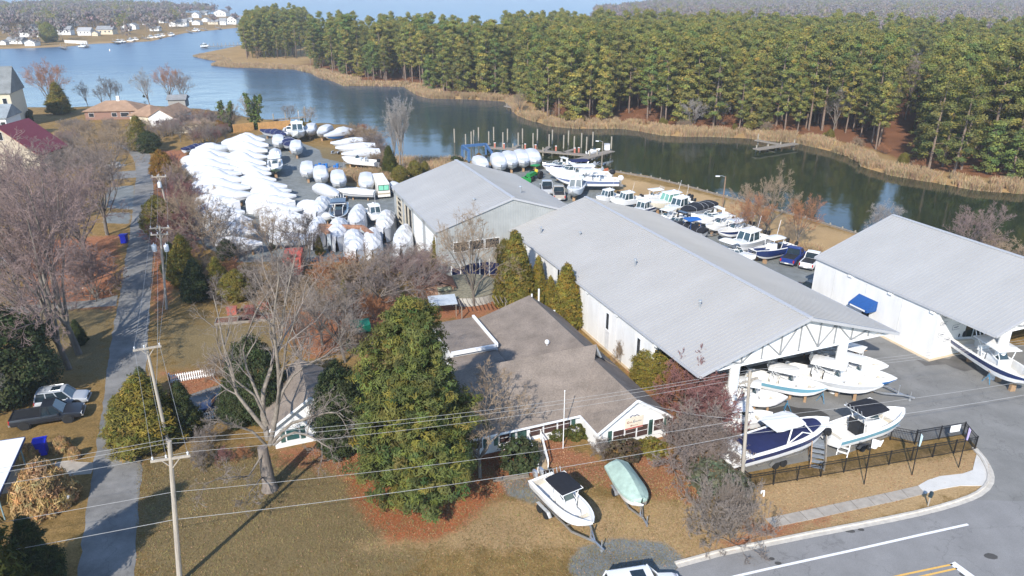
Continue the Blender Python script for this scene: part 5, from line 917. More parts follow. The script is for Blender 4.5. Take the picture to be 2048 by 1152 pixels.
# far bare woods on both shores: low clouds of twigs on thin trunks
def far_kind(seed, h, m_, col=None):
    r_ = np.random.default_rng(seed); C = r_.normal(size=(26, 3)) * np.array([2.1, 2.1, 1.9]) + np.array([0, 0, h * .66]); V, F, T = quads(C, 16, 1.6, .5, seed, .9, up=1.0, aspect=3.2 if col is None else 1.0, tvar=.2); tb = MB(); tb.tube([(0, 0, 0), (0, 0, h * .6)], [.25, .12], 5)
    V = np.concatenate([V, np.array(tb.v)]); F2 = np.array([f for f in tb.f if len(f) == 4]) + len(V) - len(tb.v); return bpy.data.objects.new('mass_kind', np_mesh('mass_kind', V, np.concatenate([F, F2]), [m_, bark], tint=np.concatenate([T, np.ones((len(tb.v), 3))]), link=False, mi=[0] * len(F) + [1] * len(F2)))
twf = mat('far_twigs', (.20, .165, .155), rough=.95, var=.15, scale=.3, attr='tint'); twf2 = mat('far_twigs_warm', (.23, .175, .145), rough=.95, var=.15, scale=.3, attr='tint')
FK = [far_kind(61, 15, twf), far_kind(62, 13, twf2), far_kind(63, 16, twf), far_kind(64, 17, f_pine, 1)]
def field_pts(poly, step, lo, hi, xr, cond):
    xs_, ys_ = np.meshgrid(np.arange(xr[0], xr[1], step), np.arange(lo, hi, step)); q = np.stack([xs_.ravel(), ys_.ravel()], 1) + r.normal(size=(xs_.size, 2)) * step * .3; s = sdist(q, poly); q, s = q[s > 6], s[s > 6]; pp = np.array([PX((x, y, 0)) for x, y in q]); k = cond(pp, s, q); return q[k]
q1 = field_pts(FOREST, 11, 250, 2600, (-100, 1900), lambda pp, s, q: (pp[:, 0] > 1190) & (pp[:, 0] < 2150) & ((np.hypot(q[:, 0], q[:, 1]) > 470) | ((pp[:, 0] > 1720) & (np.hypot(q[:, 0], q[:, 1]) > 300))))
scatter('far_woods', FK, np.stack([q1[:, 0], q1[:, 1], 0 * q1[:, 0]], 1), r.random(len(q1)) * 6.28, r.uniform(.8, 1.15, len(q1)), r.choice(4, len(q1), p=[.4, .3, .2, .1]), 'far hazy leafless woods beyond the pine forest', 'woods')
q2 = field_pts(FARSHORE, 10, 480, 1700, (-900, -120), lambda pp, s, q: (pp[:, 0] > -60) & (pp[:, 0] < 480) & (s > 14) & ((pp[:, 1] < np.interp(pp[:, 0], [0, 200, 260, 340, 500], [60, 56, 47, 36, 24])) | (r.random(len(s)) < .13)) & ((pp[:, 0] < 345) | (r.random(len(s)) < .4)) & (r.random(len(s)) < .9))
scatter('shore_woods', FK, np.stack([q2[:, 0], q2[:, 1], 0 * q2[:, 0]], 1), r.random(len(q2)) * 6.28, r.uniform(.75, 1.2, len(q2)), r.choice(4, len(q2), p=[.4, .28, .2, .12]), 'grey leafless woods behind the houses on the far shore', 'woods')
# --- reeds, marsh grass and fallen leaves
def blades(P, h, w, seed, lean=.25):
    r_ = np.random.default_rng(seed); n = len(P); a = r_.random(n) * 6.28; dx = np.stack([np.cos(a), np.sin(a), 0 * a], 1) * (w * (.6 + .8 * r_.random((n, 1)))); top = P + np.stack([r_.normal(size=n) * lean, r_.normal(size=n) * lean, np.ones(n)], 1) * (h * (.6 + .7 * r_.random((n, 1))))
    V = np.stack([P - dx, P + dx, top + dx * .5, top - dx * .5], 1).reshape(-1, 3); T = np.repeat((.75 + .5 * r_.random((n, 1))) * (1 + .08 * r_.normal(size=(n, 3))), 4, 0); return V, np.arange(4 * n).reshape(n, 4), T
def bank_points(poly, i0, i1, n, depth, seed):
    r_ = np.random.default_rng(seed); P = np.array(poly[i0:i1 + 1]); seg = np.diff(P, axis=0); ln = np.hypot(seg[:, 0], seg[:, 1]); k = r_.choice(len(seg), n, p=ln / ln.sum()); t_ = r_.random(n); p = P[k] + seg[k] * t_[:, None]; nrm = np.stack([-seg[:, 1], seg[:, 0]], 1) / ln[:, None]; nn = nrm[k]
    test = sdist(p[:200] + nn[:200] * 2, poly); nn = nn if (test > 0).mean() > .5 else -nn; dd = r_.random(n) ** 1.3 * depth * (0.55 + .45 * np.array([mnoise.noise((a * .05, b * .05, seed)) for a, b in p])) - .5; p = p + nn * dd[:, None]; return np.stack([p[:, 0], p[:, 1], np.clip(WZ + dd * .22, WZ, 0)], 1)
straw = mat('reed_straw', (.46, .33, .19), rough=.9, var=.2, scale=.08, attr='tint', transl=.3)
B1 = bank_points(FOREST, 13, 37, 85000, 9.5, 71); B1 = B1[np.array([mnoise.noise((a * .16, b * .16, 3.0)) + .6 * mnoise.noise((a * .5, b * .5, 8.0)) > -.16 for a, b, _z in B1])]; V, F, T = blades(B1, 1.45, .06, 72); stuff(np_mesh('reeds', V, F, straw, tint=T), 'tan reeds lining the far bank of the creek', 'reeds')
B2 = bank_points(FOREST, 0, 13, 24000, 16, 73); V, F, T = blades(B2, 1.0, .10, 74); stuff(np_mesh('marsh_grass', V, F, straw, tint=T), 'tan marsh grass on the low point across the creek', 'marsh grass')
def poly_points(px, n, seed):
    P = W2(px); A = np.array(P); r_ = np.random.default_rng(seed); out = []
    while len(out) < n: q = A.min(0) + r_.random((n, 2)) * (A.max(0) - A.min(0)); out.extend(q[sdist(q, P) > 0])
    q = np.array(out[:n]); return np.stack([q[:, 0], q[:, 1], 0 * q[:, 0]], 1)
V, F, T = blades(np.concatenate([poly_points([(660, 347), (780, 347), (785, 372), (740, 365), (690, 366), (655, 358)], 9000, 75), poly_points([(775, 320), (930, 322), (900, 342), (800, 350)], 7000, 76), poly_points([(1545, 488), (1640, 505), (1640, 515), (1560, 498)], 1500, 77)]), 1.3, .035, 78)
stuff(np_mesh('tall_grass', V, F, straw, tint=T), 'tall straw grass beside the boat yard and the lot', 'tall grass')
leafm = mat('fallen_leaf', (.34, .205, .115), rough=.9, var=.3, scale=3, attr='tint')
LP = np.concatenate([poly_points(p, n, 80 + i) for i, (p, n) in enumerate([(LEAF[0], 16000), (LEAF[1], 9000), (LEAF[6], 4000), (NEEDLE[0], 6000), ([(280, 900), (1500, 900), (1500, 1080), (1150, 1200), (270, 1200)], 15000), (LEAF[3], 4000), (LEAF[5], 2500), ([(1480, 985), (1950, 905), (1985, 935), (1700, 1045), (1400, 1120)], 5000)])])
V, F, T = quads(LP + np.array([0, 0, .03]), 1, .02, .06, 90, .2, tvar=.5, up=0); V[:, 2] = np.clip(V[:, 2], .012, .07); stuff(np_mesh('fallen_leaves', V, F, leafm, tint=T), 'brown fallen leaves scattered over the lawns', 'fallen leaves')
GPP = poly_points([(275, 900), (1500, 940), (1480, 1060), (1330, 1130), (1150, 1190), (270, 1200)], 60000, 95); V, F, T = blades(GPP, .10, .018, 96, .8); stuff(np_mesh('grass', V, F, mat('grass_blades', (.22, .17, .065), rough=.9, var=.35, scale=.25, attr='tint'), tint=T), 'short winter grass of the front lawn', 'grass')
# ------------------------------------------------------------------ boats
gel = mat('gelcoat_white', (.80, .80, .79), rough=.25, var=.03, scale=.6, spec=.5, coat=.3); gel_d = mat('deck_white', (.74, .73, .70), rough=.5, var=.05, scale=2); hull_w = mat('hull_white', (.80, .80, .80), rough=.25, var=.03, spec=.5, coat=.3)
stripe0 = mat('hull_side', (.79, .79, .79), rough=.22, var=.03, coat=.4); bottom_m = mat('bottom_paint', (.60, .60, .58), rough=.6, var=.1, scale=1.5); black_m = mat('black_vinyl', (.012, .013, .016), rough=.6, var=.3); metal_m = mat('aluminium', (.62, .63, .64), rough=.3, metal=.8, var=.05)
tint_g = glass('windshield', (.035, .06, .07)); cream = mat('cushion_cream', (.62, .56, .45), rough=.7, var=.06); tyre = mat('tyre_rubber', (.018, .018, .018), rough=.9); rim_m = mat('wheel_rim', (.50, .50, .51), rough=.35, metal=.6); wrap = mat('shrink_wrap', (.57, .58, .60), rough=.45, var=.03, scale=1.2, bump=.35, bscale=2.2, spec=.4)
SC = {k: mat('hull_' + k, c, rough=.2, var=.04, coat=.5) for k, c in dict(navy=(.015, .03, .11), blue=(.02, .12, .33), teal=(.08, .26, .36), grey=(.50, .51, .52), tan=(.62, .57, .46), black=(.02, .022, .03), sky=(.16, .36, .46), green=(.14, .20, .12), slate=(.13, .17, .30)).items()}
canvas = {k: mat('canvas_' + k, c, rough=.85, var=.15, scale=2, bump=.2, bscale=5) for k, c in dict(navy=(.012, .018, .075), black=(.012, .013, .018), blue=(.015, .12, .40), sage=(.36, .47, .40), white=(.78, .78, .77)).items()}
wood_b = mat('blocking_wood', (.36, .23, .13), rough=.85, var=.2)
def stations(L, B, H, rise, n=15):
    out = []
    for i in range(n):
        t = i / (n - 1); b = B / 2 * ((.92 + .08 * min(1, t / .3)) if t < .5 else max(.0, 1 - ((t - .5) / .5) ** 2.3) ** .75); b = max(b, .03); s = H + rise * t ** 2.2; k = 0 if t < .6 else ((t - .6) / .4) ** 2.4 * s * .86
        x = -L / 2 + L * t + (0 if t < .6 else .0); cz = k + (s - k) * .30; mz = k + (s - k) * .62; out.append((t, x, b, s, k, b * .84, cz, b * .94, mz))
    return out
def hull_mesh(mb, st, z0):
    rings = [[(x, y, z + z0) for y, z in ((-b, s), (-mb_, mz), (-cb, cz), (0, k), (cb, cz), (mb_, mz), (b, s))] for t, x, b, s, k, cb, cz, mb_, mz in st]
    mb.loft(rings, 0, closed=False, cap=False, mf=lambda i, j: (1, 0, 2, 2, 0, 1)[j]); mb.face(rings[0][::-1], 0)
def rail_mesh(mb, st, z0, r=.045):
    for s_ in (-1, 1): mb.tube([(x, s_ * b, s + z0) for t, x, b, s, *_ in st], r, 5)
def open_deck(mb, st, z0, sole, gun=.24):
    R_ = []
    for t, x, b, s, *_ in st:
        g = min(gun, b * .45); i_ = max(b - g, .01); i2 = max(i_ - .05, .008); fl = sole if t < .74 else Lerp(sole, s - .25, min(1, (t - .74) / .12)); fl = min(fl, s - .1)
        if t < .035 or t > .95: fl = s + .01
        R_.append([(x, y, z + z0) for y, z in ((-b, s), (-i_, s + .035), (-i2, fl), (0, fl), (i2, fl), (i_, s + .035), (b, s))])
    mb.loft(R_, 0, closed=False, cap=False)
def closed_deck(mb, st, z0, crown=.16, a=0.0):
    mb.loft([[(x, y, z + z0) for y, z in ((-b, s), (-b * .8, s + .05), (-b * .4, s + crown * .85), (0, s + crown), (b * .4, s + crown * .85), (b * .8, s + .05), (b, s))] for t, x, b, s, *_ in st if t >= a], 0, closed=False, cap=False)
def rbox(mb, x0, x1, y0, y1, z0, z1, tap=.0, m=0, fr=0.0, bk=0.0):   # box narrowing upward, front and back raked
    mb.add([(x0, y0, z0), (x1, y0, z0), (x1, y1, z0), (x0, y1, z0), (x0 + bk, y0 + tap, z1), (x1 - fr, y0 + tap, z1), (x1 - fr, y1 - tap, z1), (x0 + bk, y1 - tap, z1)], [(0, 3, 2, 1), (4, 5, 6, 7), (0, 1, 5, 4), (1, 2, 6, 5), (2, 3, 7, 6), (3, 0, 4, 7)], m)
def roof_slab(mb, x0, x1, w, z, th=.1, m=0, crown=.07):
    R_ = []
    for i in range(7):
        t = i / 6; x = Lerp(x0, x1, t); ww = w * (.88 if i in (0, 6) else 1); d = -.06 if i in (0, 6) else 0; R_.append([(x, y, zz) for y, zz in ((-ww, z - th + d * 0), (-ww * 1.0, z + d), (-ww * .5, z + crown + d), (0, z + crown * 1.25 + d), (ww * .5, z + crown + d), (ww, z + d), (ww, z - th))])
    mb.loft(R_, m)
def outboard(parent, x, y, z, cowl, s=1.0):
    m_ = MB(); R_ = []
    for zz, a, b, o in ((.30, .20, .15, 0), (.38, .30, .20, 0), (.62, .34, .22, .02), (.84, .30, .19, .05), (.92, .16, .10, .07)): R_.append([(x - .28 * s + (a * math.cos(q) - o) * s, y + b * math.sin(q) * s, z + zz * s) for q in (2 * math.pi * i / 10 for i in range(10))])
    m_.loft(R_, 0); e = m_.build('outboard', cowl, parent, smooth=True); m_ = MB(); m_.beam((x - .26 * s, y, z + .34 * s), (x - .30 * s, y, z - .62 * s), .16 * s, .14 * s); m_.box(x - .62 * s, x - .12 * s, y - .05 * s, y + .05 * s, z - .70 * s, z - .55 * s); m_.box(x - .2 * s, x + .08, y - .1 * s, y + .1 * s, z + .02, z + .3 * s); m_.build('outboard_leg', metal_m, e); return e
def blocks(root, L, z0, k0=0.0):
    for x in (-L * .32, L * .08, L * .26): m_ = MB(); m_.box(x - .12, x + .12, -.22, .22, 0, z0 + .02 + (0 if x < L * .2 else .12)); m_.build('keel_block', wood_b, root)
def cc_boat(L=8, B=2.6, H=1.15, rise=.45, z0=.62, top='white', n_out=2, cowl=None, stand_=True, canvas_top=None, seats=True, cat=False):
    root = thing('centre_console_boat', 'x', 'boat'); st = stations(L, B, H, rise); m_ = MB(); hull_mesh(m_, st, z0)
    m_.build('hull', [hull_w, stripe0, bottom_m], root, smooth=True); m_ = MB(); open_deck(m_, st, z0, H - .62); dk = m_.build('deck', gel_d, root); m_ = MB(); rail_mesh(m_, st, z0); m_.build('rub_rail', trim_w, root); so = z0 + H - .62
    m_ = MB(); rbox(m_, -.15 * L * .5, .14 * L, -.52, .52, so, so + 1.05, .08, fr=.35); rbox(m_, .14 * L, .23 * L, -.42, .42, so, so + .5, .05, fr=.2); cn = m_.build('console', gel, root); m_ = MB(); m_.add([(.02 * L, -.44, so + 1.06), (.08 * L, -.44, so + 1.06), (.055 * L, -.36, so + 1.5), (.02 * L, .44, so + 1.06), (.08 * L, .44, so + 1.06), (.055 * L, .36, so + 1.5)], [(1, 4, 5, 2), (0, 1, 2), (3, 5, 4), (0, 2, 5, 3)]); m_.build('windscreen', tint_g, cn)
    m_ = MB(); rbox(m_, -.19 * L, -.11 * L, -.5, .5, so, so + .75, .05); m_.box(-.2 * L, -.10 * L, -.52, .52, so + .75, so + .88); m_.box(-.2 * L, -.185 * L, -.5, .5, so + .88, so + 1.3); m_.build('leaning_post', gel if not canvas_top == 'black' else black_m, root)
    m_ = MB(); m_.box(-.48 * L, -.44 * L, -B * .36, B * .36, so, so + .5); m_.build('stern_seat', cream, root); m_ = MB(); m_.box(.27 * L, .30 * L, -.75, .75, so + .12, so + .45); m_.build('bow_seat', cream, root)
    if top:
        zt = so + 2.15; m_ = MB(); roof_slab(m_, -.22 * L, .13 * L, B * .40, zt); tt = m_.build('t_top', {'white': gel, 'black': canvas['black'], 'navy': canvas['navy']}[top], root); m_ = MB()
        for s_ in (-1, 1):
            m_.tube([(.10 * L, s_ * .55, so + .2), (.10 * L, s_ * .6, so + 1.3), (.09 * L, s_ * B * .34, zt - .08)], .035, 6); m_.tube([(-.12 * L, s_ * .55, so + .2), (-.14 * L, s_ * .6, so + 1.3), (-.18 * L, s_ * B * .34, zt - .08)], .035, 6); m_.tube([(.10 * L, s_ * .58, so + 1.0), (-.15 * L, s_ * .62, so + 1.75)], .025, 5)
        m_.tube([(-.22 * L, -B * .4, zt - .06), (-.22 * L, B * .4, zt - .06), (.13 * L, B * .4, zt - .06), (.13 * L, -B * .4, zt - .06), (-.22 * L, -B * .4, zt - .06)], .035, 5); m_.build('top_frame', trim_w, tt)
        m_ = MB()
        for k in range(5): m_.tube([(-.225 * L, (k - 2) * .35, zt - .05), (-.25 * L, (k - 2) * .36, zt + .42)], .03, 5)
        m_.build('rod_holder', metal_m, tt)
    for k in range(n_out): outboard(root, -L / 2, (k - (n_out - 1) / 2) * .62, z0 + H - .35, cowl or black_m)
    if stand_: blocks(root, L, z0)
    return proto(root)
def cruiser(L=9.5, B=3.1, H=1.45, rise=.55, z0=.6, arch=True, bimini=None):
    root = thing('cabin_cruiser', 'x', 'boat'); st = stations(L, B, H, rise); m_ = MB(); hull_mesh(m_, st, z0); m_.build('hull', [hull_w, stripe0, bottom_m], root, smooth=True); m_ = MB(); closed_deck(m_, st, z0, .30, .40); m_.build('foredeck', gel, root, smooth=True)
    m_ = MB(); open_deck(m_, [s for s in st if s[0] < .52], z0, H - .5, .32); m_.build('cockpit', gel_d, root); m_ = MB(); rail_mesh(m_, st, z0); m_.build('rub_rail', trim_w, root); zt = z0 + H + .2
    m_ = MB(); w = B * .40; P = [(-.04 * L, -w, zt), (.10 * L, -w * .9, zt), (.17 * L, -w * .45, zt + .05), (.17 * L, w * .45, zt + .05), (.10 * L, w * .9, zt), (-.04 * L, w, zt)]; Q = [(x - .42, y * .82, z + .62) for x, y, z in P]; m_.add(P + Q, [(i, i + 1, 7 + i, 6 + i) for i in range(5)]); ws = m_.build('windshield', tint_g, root); m_ = MB(); m_.tube(Q, .045, 5); [m_.tube([P[i], Q[i]], .03, 5) for i in range(6)]; m_.build('windshield_frame', trim_w, ws)
    m_ = MB(); m_.obox((.27 * L, 0, z0 + H + .52), (.5, .6, .03)); m_.build('hatch', tint_g, root); m_ = MB(); m_.box(-.30 * L, -.12 * L, -B * .3, B * .3, z0 + H - .45, z0 + H - .05); m_.build('seat', cream, root)
    if arch:
        m_ = MB()
        for s_ in (-1, 1): m_.loft([[(-.20 * L + dx + q, s_ * yy, z) for dx, q in ((0, -.28), (0, .28))] + [(-.20 * L + dx + q, s_ * (yy - .1), z) for dx, q in ((0, .28), (0, -.28))] for dx, yy, z in ((0, B * .44, z0 + H), (-.25, B * .42, z0 + H + .8), (-.1, B * .33, z0 + H + 1.45))], 0)
        rbox(m_, -.20 * L - .45, -.20 * L + .6, -B * .36, B * .36, z0 + H + 1.42, z0 + H + 1.55, .05); m_.build('radar_arch', gel, root)
    if bimini: m_ = MB(); roof_slab(m_, -.34 * L, .02 * L, B * .42, z0 + H + 1.75, .06, 0, .12); bi = m_.build('bimini', bimini, root); m_ = MB(); [m_.tube([(-.16 * L, s_ * B * .44, z0 + H), (x, s_ * B * .4, z0 + H + 1.7)], .025, 5) for s_ in (-1, 1) for x in (-.32 * L, -.16 * L, 0)]; m_.build('bimini_frame', metal_m, bi)
    m_ = MB(); m_.tube([(x, s_ * b * .93, s + z0 + .5) for s_ in (-1,) for t, x, b, s, *_ in st if t > .55] + [(x, b * .93, s + z0 + .5) for t, x, b, s, *_ in reversed(st) if t > .55], .025, 5)
    for t, x, b, s, *_ in st:
        if t > .55 and t < .97: [m_.tube([(x, q * b * .93, s + z0), (x, q * b * .93, s + z0 + .5)], .02, 4) for q in (-1, 1)]
    m_.build('bow_rail', metal_m, root); m_ = MB(); m_.box(-L / 2 - .6, -L / 2 + .02, -B * .38, B * .38, z0 + .35, z0 + .5); m_.build('swim_platform', gel, root); blocks(root, L, z0); return proto(root)
def pilothouse(L=8, B=2.7, H=1.3, rise=.5, z0=.6, n_out=2, roof_l=.36, open_back=True, flat=gel):
    root = thing('pilothouse_boat', 'x', 'boat'); st = stations(L, B, H, rise); m_ = MB(); hull_mesh(m_, st, z0); m_.build('hull', [hull_w, stripe0, bottom_m], root, smooth=True); m_ = MB(); closed_deck(m_, st, z0, .26, .5); m_.build('foredeck', gel, root, smooth=True); m_ = MB(); open_deck(m_, [s for s in st if s[0] < .6], z0, H - .55, .26); m_.build('cockpit', gel_d, root); m_ = MB(); rail_mesh(m_, st, z0); m_.build('rub_rail', trim_w, root)
    zb, zt, w = z0 + H + .05, z0 + H + 1.45, B * .38; x0, x1 = -.16 * L, .14 * L; m_ = MB(); m_.add([(x0, -w, zb), (x1, -w, zb), (x1, w, zb), (x0, w, zb), (x0 + .1, -w * .88, zt), (x1 - .5, -w * .88, zt), (x1 - .5, w * .88, zt), (x0 + .1, w * .88, zt)], [(0, 1, 5, 4), (1, 2, 6, 5), (2, 3, 7, 6)]); gl = m_.build('cabin_window', tint_g, root)
    m_ = MB(); C0 = [(x0, -w, zb), (x1, -w, zb), (x1, 0, zb), (x1, w, zb), (x0, w, zb), (.0, -w, zb), (.0, w, zb)]; C1 = [(x0 + .1, -w * .88, zt), (x1 - .5, -w * .88, zt), (x1 - .5, 0, zt), (x1 - .5, w * .88, zt), (x0 + .1, w * .88, zt), (-.05, -w * .88, zt), (-.05, w * .88, zt)]; [m_.beam(a, b, .09) for a, b in zip(C0, C1)]; m_.beam(C0[0], C0[1], .1, .3); m_.beam(C0[1], C0[3], .1, .3); m_.beam(C0[3], C0[4], .1, .3); m_.build('cabin_frame', gel, gl)
    m_ = MB(); roof_slab(m_, x0 - .5, x1 - .35, w * 1.05, zt + .1, .12); rf_ = m_.build('cabin_roof', flat, root); m_ = MB(); m_.lathe([(.28, 0), (.28, .12), (.15, .22)], 12, 0, (x0 + .4, 0, zt + .2)); m_.tube([(x0, .5, zt + .15), (x0 - .4, .55, zt + 2.0)], .02, 4); m_.build('antenna', trim_w, rf_)
    m_ = MB(); m_.tube([(x, -b * .93, s + z0 + .45) for t, x, b, s, *_ in st if t > .6] + [(x, b * .93, s + z0 + .45) for t, x, b, s, *_ in reversed(st) if t > .6], .025, 5); m_.build('bow_rail', metal_m, root)
    for k in range(n_out): outboard(root, -L / 2, (k - (n_out - 1) / 2) * .62, z0 + H - .35, black_m)
    blocks(root, L, z0); return proto(root)
band = mat('wrap_strap', (.40, .41, .43), rough=.6); hull_w2 = mat('hull_white_aged', (.44, .45, .46), rough=.35, var=.05)
def wrapped(L=9, B=3.0, H=1.3, rise=.4, prof=None, z0=.6, wid=.72, mt=None, name='wrapped_boat', bottom=True, drape=False):
    root = thing(name, 'x', 'boat'); st = stations(L, B, H, rise); m_ = MB(); hull_mesh(m_, st, z0); m_.build('hull', [hull_w2, stripe0, bottom_m], root, smooth=True); prof = prof or [(0, .7), (.12, 1.2), (.30, 1.75), (.48, 1.7), (.60, 1.0), (.8, .55), (1, .12)]
    def pr(t):
        for (a, b), (c, d) in zip(prof, prof[1:]):
            if t <= c: return Lerp(b, d, (t - a) / (c - a + 1e-9))
        return prof[-1][1]
    m_ = MB(); R_ = []; rg = random.Random(L * 31 + H)
    for t, x, b, s, *_ in st:
        h = pr(t) + rg.uniform(-.04, .04); x2 = x + (.10 if t > .98 else (-.08 if t < .02 else 0)); bb = b + .05; R_.append([(x2, y, z + z0) for y, z in ((-bb * .985, s - .32), (-bb, s), (-bb * .95, s + h * .40), (-bb * wid * .62, s + h * .86), (-bb * .12, s + h), (bb * .12, s + h), (bb * wid * .62, s + h * .86), (bb * .95, s + h * .40), (bb, s), (bb * .985, s - .32))])
    if drape: R_ = [[(x + rg.uniform(-.12, .12), y * rg.uniform(.94, 1.06) + (.25 if y > 0 else -.25) * (j in (0, 9)), .12 if j in (0, 9) else z + rg.uniform(-.12, .12)) for j, (x, y, z) in enumerate(q)] for q in R_]
    m_.loft(R_, 0, closed=False, cap=False); m_.face(R_[0]); cv = m_.build('cover', mt or wrap, root); m_ = MB(); [m_.tube([q[j] for q in R_], .035, 4) for j in ((0, 9) if not drape else (1, 8))]; [m_.tube(R_[i][(1 if drape else 0):(9 if drape else 10)], .022, 4) for i in (2, 5, 7, 10)]; m_.build('strap', band, cv); blocks(root, L, z0) if bottom else None; return proto(root)
def heading(a, b): return math.atan2(b.y - a.y, b.x - a.x)
def put(p, L0, s_px, b_px, label, z=1.3, group=None, remat=None, cat='boat', dz=0.0, flip=False, smin=.65, smax=1.5, stretch=None):
    a, b = G(*s_px, z), G(*b_px, z); s = max(smin, min(smax, (b - a).length / L0)) * (1.2 if p not in wr and dz == 0 else 1); c = (a + b) / 2
    o = p.place((c.x, c.y, dz), heading(a, b), label, group, (s, Lerp(s, 1, .35), Lerp(s, 1, .5)) if stretch is None else stretch, remat); o['category'] = cat; o['name_label'] = 0; del o['name_label']; return o
STR = lambda k: {'hull_side': SC[k]}
wr = [wrapped(9.4, 3.0, 1.35, .45), wrapped(8.6, 2.8, 1.25, .4, [(0, 1.1), (.25, 1.5), (.45, 1.35), (.62, .8), (1, .1)]), wrapped(10.2, 3.2, 1.5, .5, [(0, .6), (.2, 1.3), (.38, 2.1), (.50, 1.95), (.66, 1.0), (1, .15)]), wrapped(8.0, 2.7, 1.2, .4, [(0, .9), (.3, 1.15), (.55, .95), (1, .1)], wid=.6), wrapped(7.2, 2.6, 1.2, .35, [(0, .75), (.15, 1.2), (.40, 1.15), (.58, .65), (1, .08)], wid=.8), wrapped(9.0, 3.1, 1.4, .4, [(0, 1.1), (.2, 1.7), (.5, 1.5), (.75, 1.0), (1, .3)], wid=.8, drape=True), wrapped(8.2, 2.9, 1.3, .3, [(0, 1.5), (.3, 1.3), (.6, 1.6), (.8, .9), (1, .2)], wid=.7, drape=True), wrapped(7.6, 3.0, 1.45, .45, [(0, 1.25), (.06, 1.45), (.48, 1.4), (.60, 1.1), (.72, .5), (1, .1)], wid=1.2)]
WL = [9.4, 8.6, 10.2, 8.0, 7.2, 9.0, 8.2, 7.6]; rb = random.Random(3)
G1, G2, G3 = 'wrapped boats in the left row of the yard', 'wrapped boats in the right row of the yard', 'wrapped boats crowded at the near side of the yard'
for i, (s, b) in enumerate([((392, 303), (466, 298)), ((388, 312), (467, 316)), ((374, 326), (470, 336)), ((376, 338), (476, 346)), ((379, 351), (484, 356)), ((390, 364), (494, 371)), ((392, 378), (502, 385)), ((398, 392), (508, 398))]): k = i % 3; put(wr[k], WL[k], s, b, 'white shrink wrapped boat lying in the left row of the boat yard', 1.6, G1)
for i, (s, b) in enumerate([((477, 279), (531, 285)), ((456, 291), (538, 302)), ((468, 299), (536, 310)), ((462, 315), (536, 320)), ((452, 326), (533, 337)), ((468, 337), (541, 345)), ((474, 346), (543, 353)), ((484, 361), (553, 366)), ((492, 372), (575, 379)), ((505, 386), (583, 386)), ((512, 396), (593, 398))]): k = (i * 2) % 3; put(wr[k], WL[k], s, b, 'white shrink wrapped boat in the right row with its bow toward the gravel', 1.6, G2)
for i, (s, b) in enumerate([((398, 408), (480, 412)), ((402, 424), (490, 430)), ((412, 442), (505, 450)), ((425, 462), (515, 470)), ((440, 486), (525, 492)), ((500, 408), (590, 412)), ((512, 422), (605, 424)), ((525, 440), (612, 440)), ((535, 458), (620, 460)), ((545, 478), (632, 480)), ((600, 414), (660, 418)), ((612, 428), (668, 432))]): k = (5, 1, 6, 0, 3)[i % 5]; put(wr[k], WL[k], s, b, 'white shrink wrapped boat crowded behind the leafless thicket', 1.6, G3)
for i, (s, b) in enumerate([((650, 405), (632, 440)), ((640, 445), (625, 492)), ((680, 445), (672, 495)), ((718, 424), (710, 458)), ((775, 436), (768, 470)), ((812, 462), (800, 508)), ((705, 470), (715, 520)), ((745, 470), (745, 515))]): k = 5 + i % 2; put(wr[k], WL[k], s, b, 'white shrink wrapped boat draped to the ground beside the rusty boat lift', 1.6, 'wrapped boats around the rusty lift', smin=.8, smax=1.0)
for s, b, k, lb in [((593, 289), (593, 312), 7, 'single wrapped boat standing alone at the grass edge'), ((556, 277), (560, 300), 7, 'wrapped boat bow-on at the end of the right row'), ((550, 300), (552, 325), 3, 'narrow wrapped boat behind the open green hulled boat'), ((615, 334), (616, 358), 7, 'small wrapped boat on wooden blocks on the gravel'), ((640, 340), (645, 372), 7, 'square wrapped boat left of the tall straw grass'), ((637, 376), (676, 394), 3, 'wrapped boat lying diagonally before the straw grass'), ((674, 350), (682, 380), 7, 'bulging wrapped boat beside the diagonal one'), ((732, 355), (735, 386), 7, 'wrapped boat left of the parked motorhome'),
                    ((626, 256), (616, 272), 7, 'wrapped boat on a trailer beside the pilothouse boat'), ((660, 260), (636, 274), 7, 'tall wrapped boat right of the trailered one'), ((790, 372), (800, 380), 3, 'wrapped boat peeping out behind the hall corner')]: put(wr[k], WL[k], s, b, lb, 1.7, smin=.8, smax=1.1)
put(wr[0], 9.4, (705, 266), (648, 277), 'large white topped boat with deep blue hull at the cove', 1.6, remat={'hull_side': SC['blue'], 'hull_white_aged': SC['blue']})
for i, (s, b) in enumerate([((732, 284), (662, 290)), ((750, 296), (672, 300)), ((758, 306), (684, 312))]): put(wr[3], 8.0, s, b, 'white wrapped boat in the stack of three by the cove brush', 1.7, 'wrapped boats by the cove', smax=2)
for s, b, k, lb in [((992, 316), (1005, 342), 7, 'first wrapped boat right of the blue travel lift'), ((1013, 312), (1028, 338), 7, 'second wrapped boat by the docks'), ((1036, 310), (1052, 334), 7, 'third wrapped boat by the docks'), ((1058, 308), (1076, 332), 7, 'last wrapped boat by the docks'), ((955, 322), (972, 336), 7, 'wrapped boat half hidden behind the grey hall roof')]: put(wr[k], WL[k], s, b, lb, 2.0, smin=.9, smax=1.25)
cov = wrapped(7.2, 2.4, 1.1, .35, [(0, .25), (.3, .5), (.5, .65), (.65, .45), (1, .05)], wid=.9, mt=canvas['navy'], name='covered_boat'); CL = 7.2
put(cov, CL, (372, 300), (414, 292), 'navy covered boat at the left end of the yard'); put(cov, CL, (572, 272), (526, 267), 'dark covered runabout with white side band below the orange fence', remat=STR('navy')); put(cov, CL, (573, 285), (585, 300), 'navy covered boat beside the lone wrapped boat'); put(cov, CL, (743, 388), (681, 386), 'long low boat with dark hull and white deck before the motorhome', remat={'canvas_navy': gel_d, 'hull_side': SC['navy'], 'hull_white': SC['navy']})
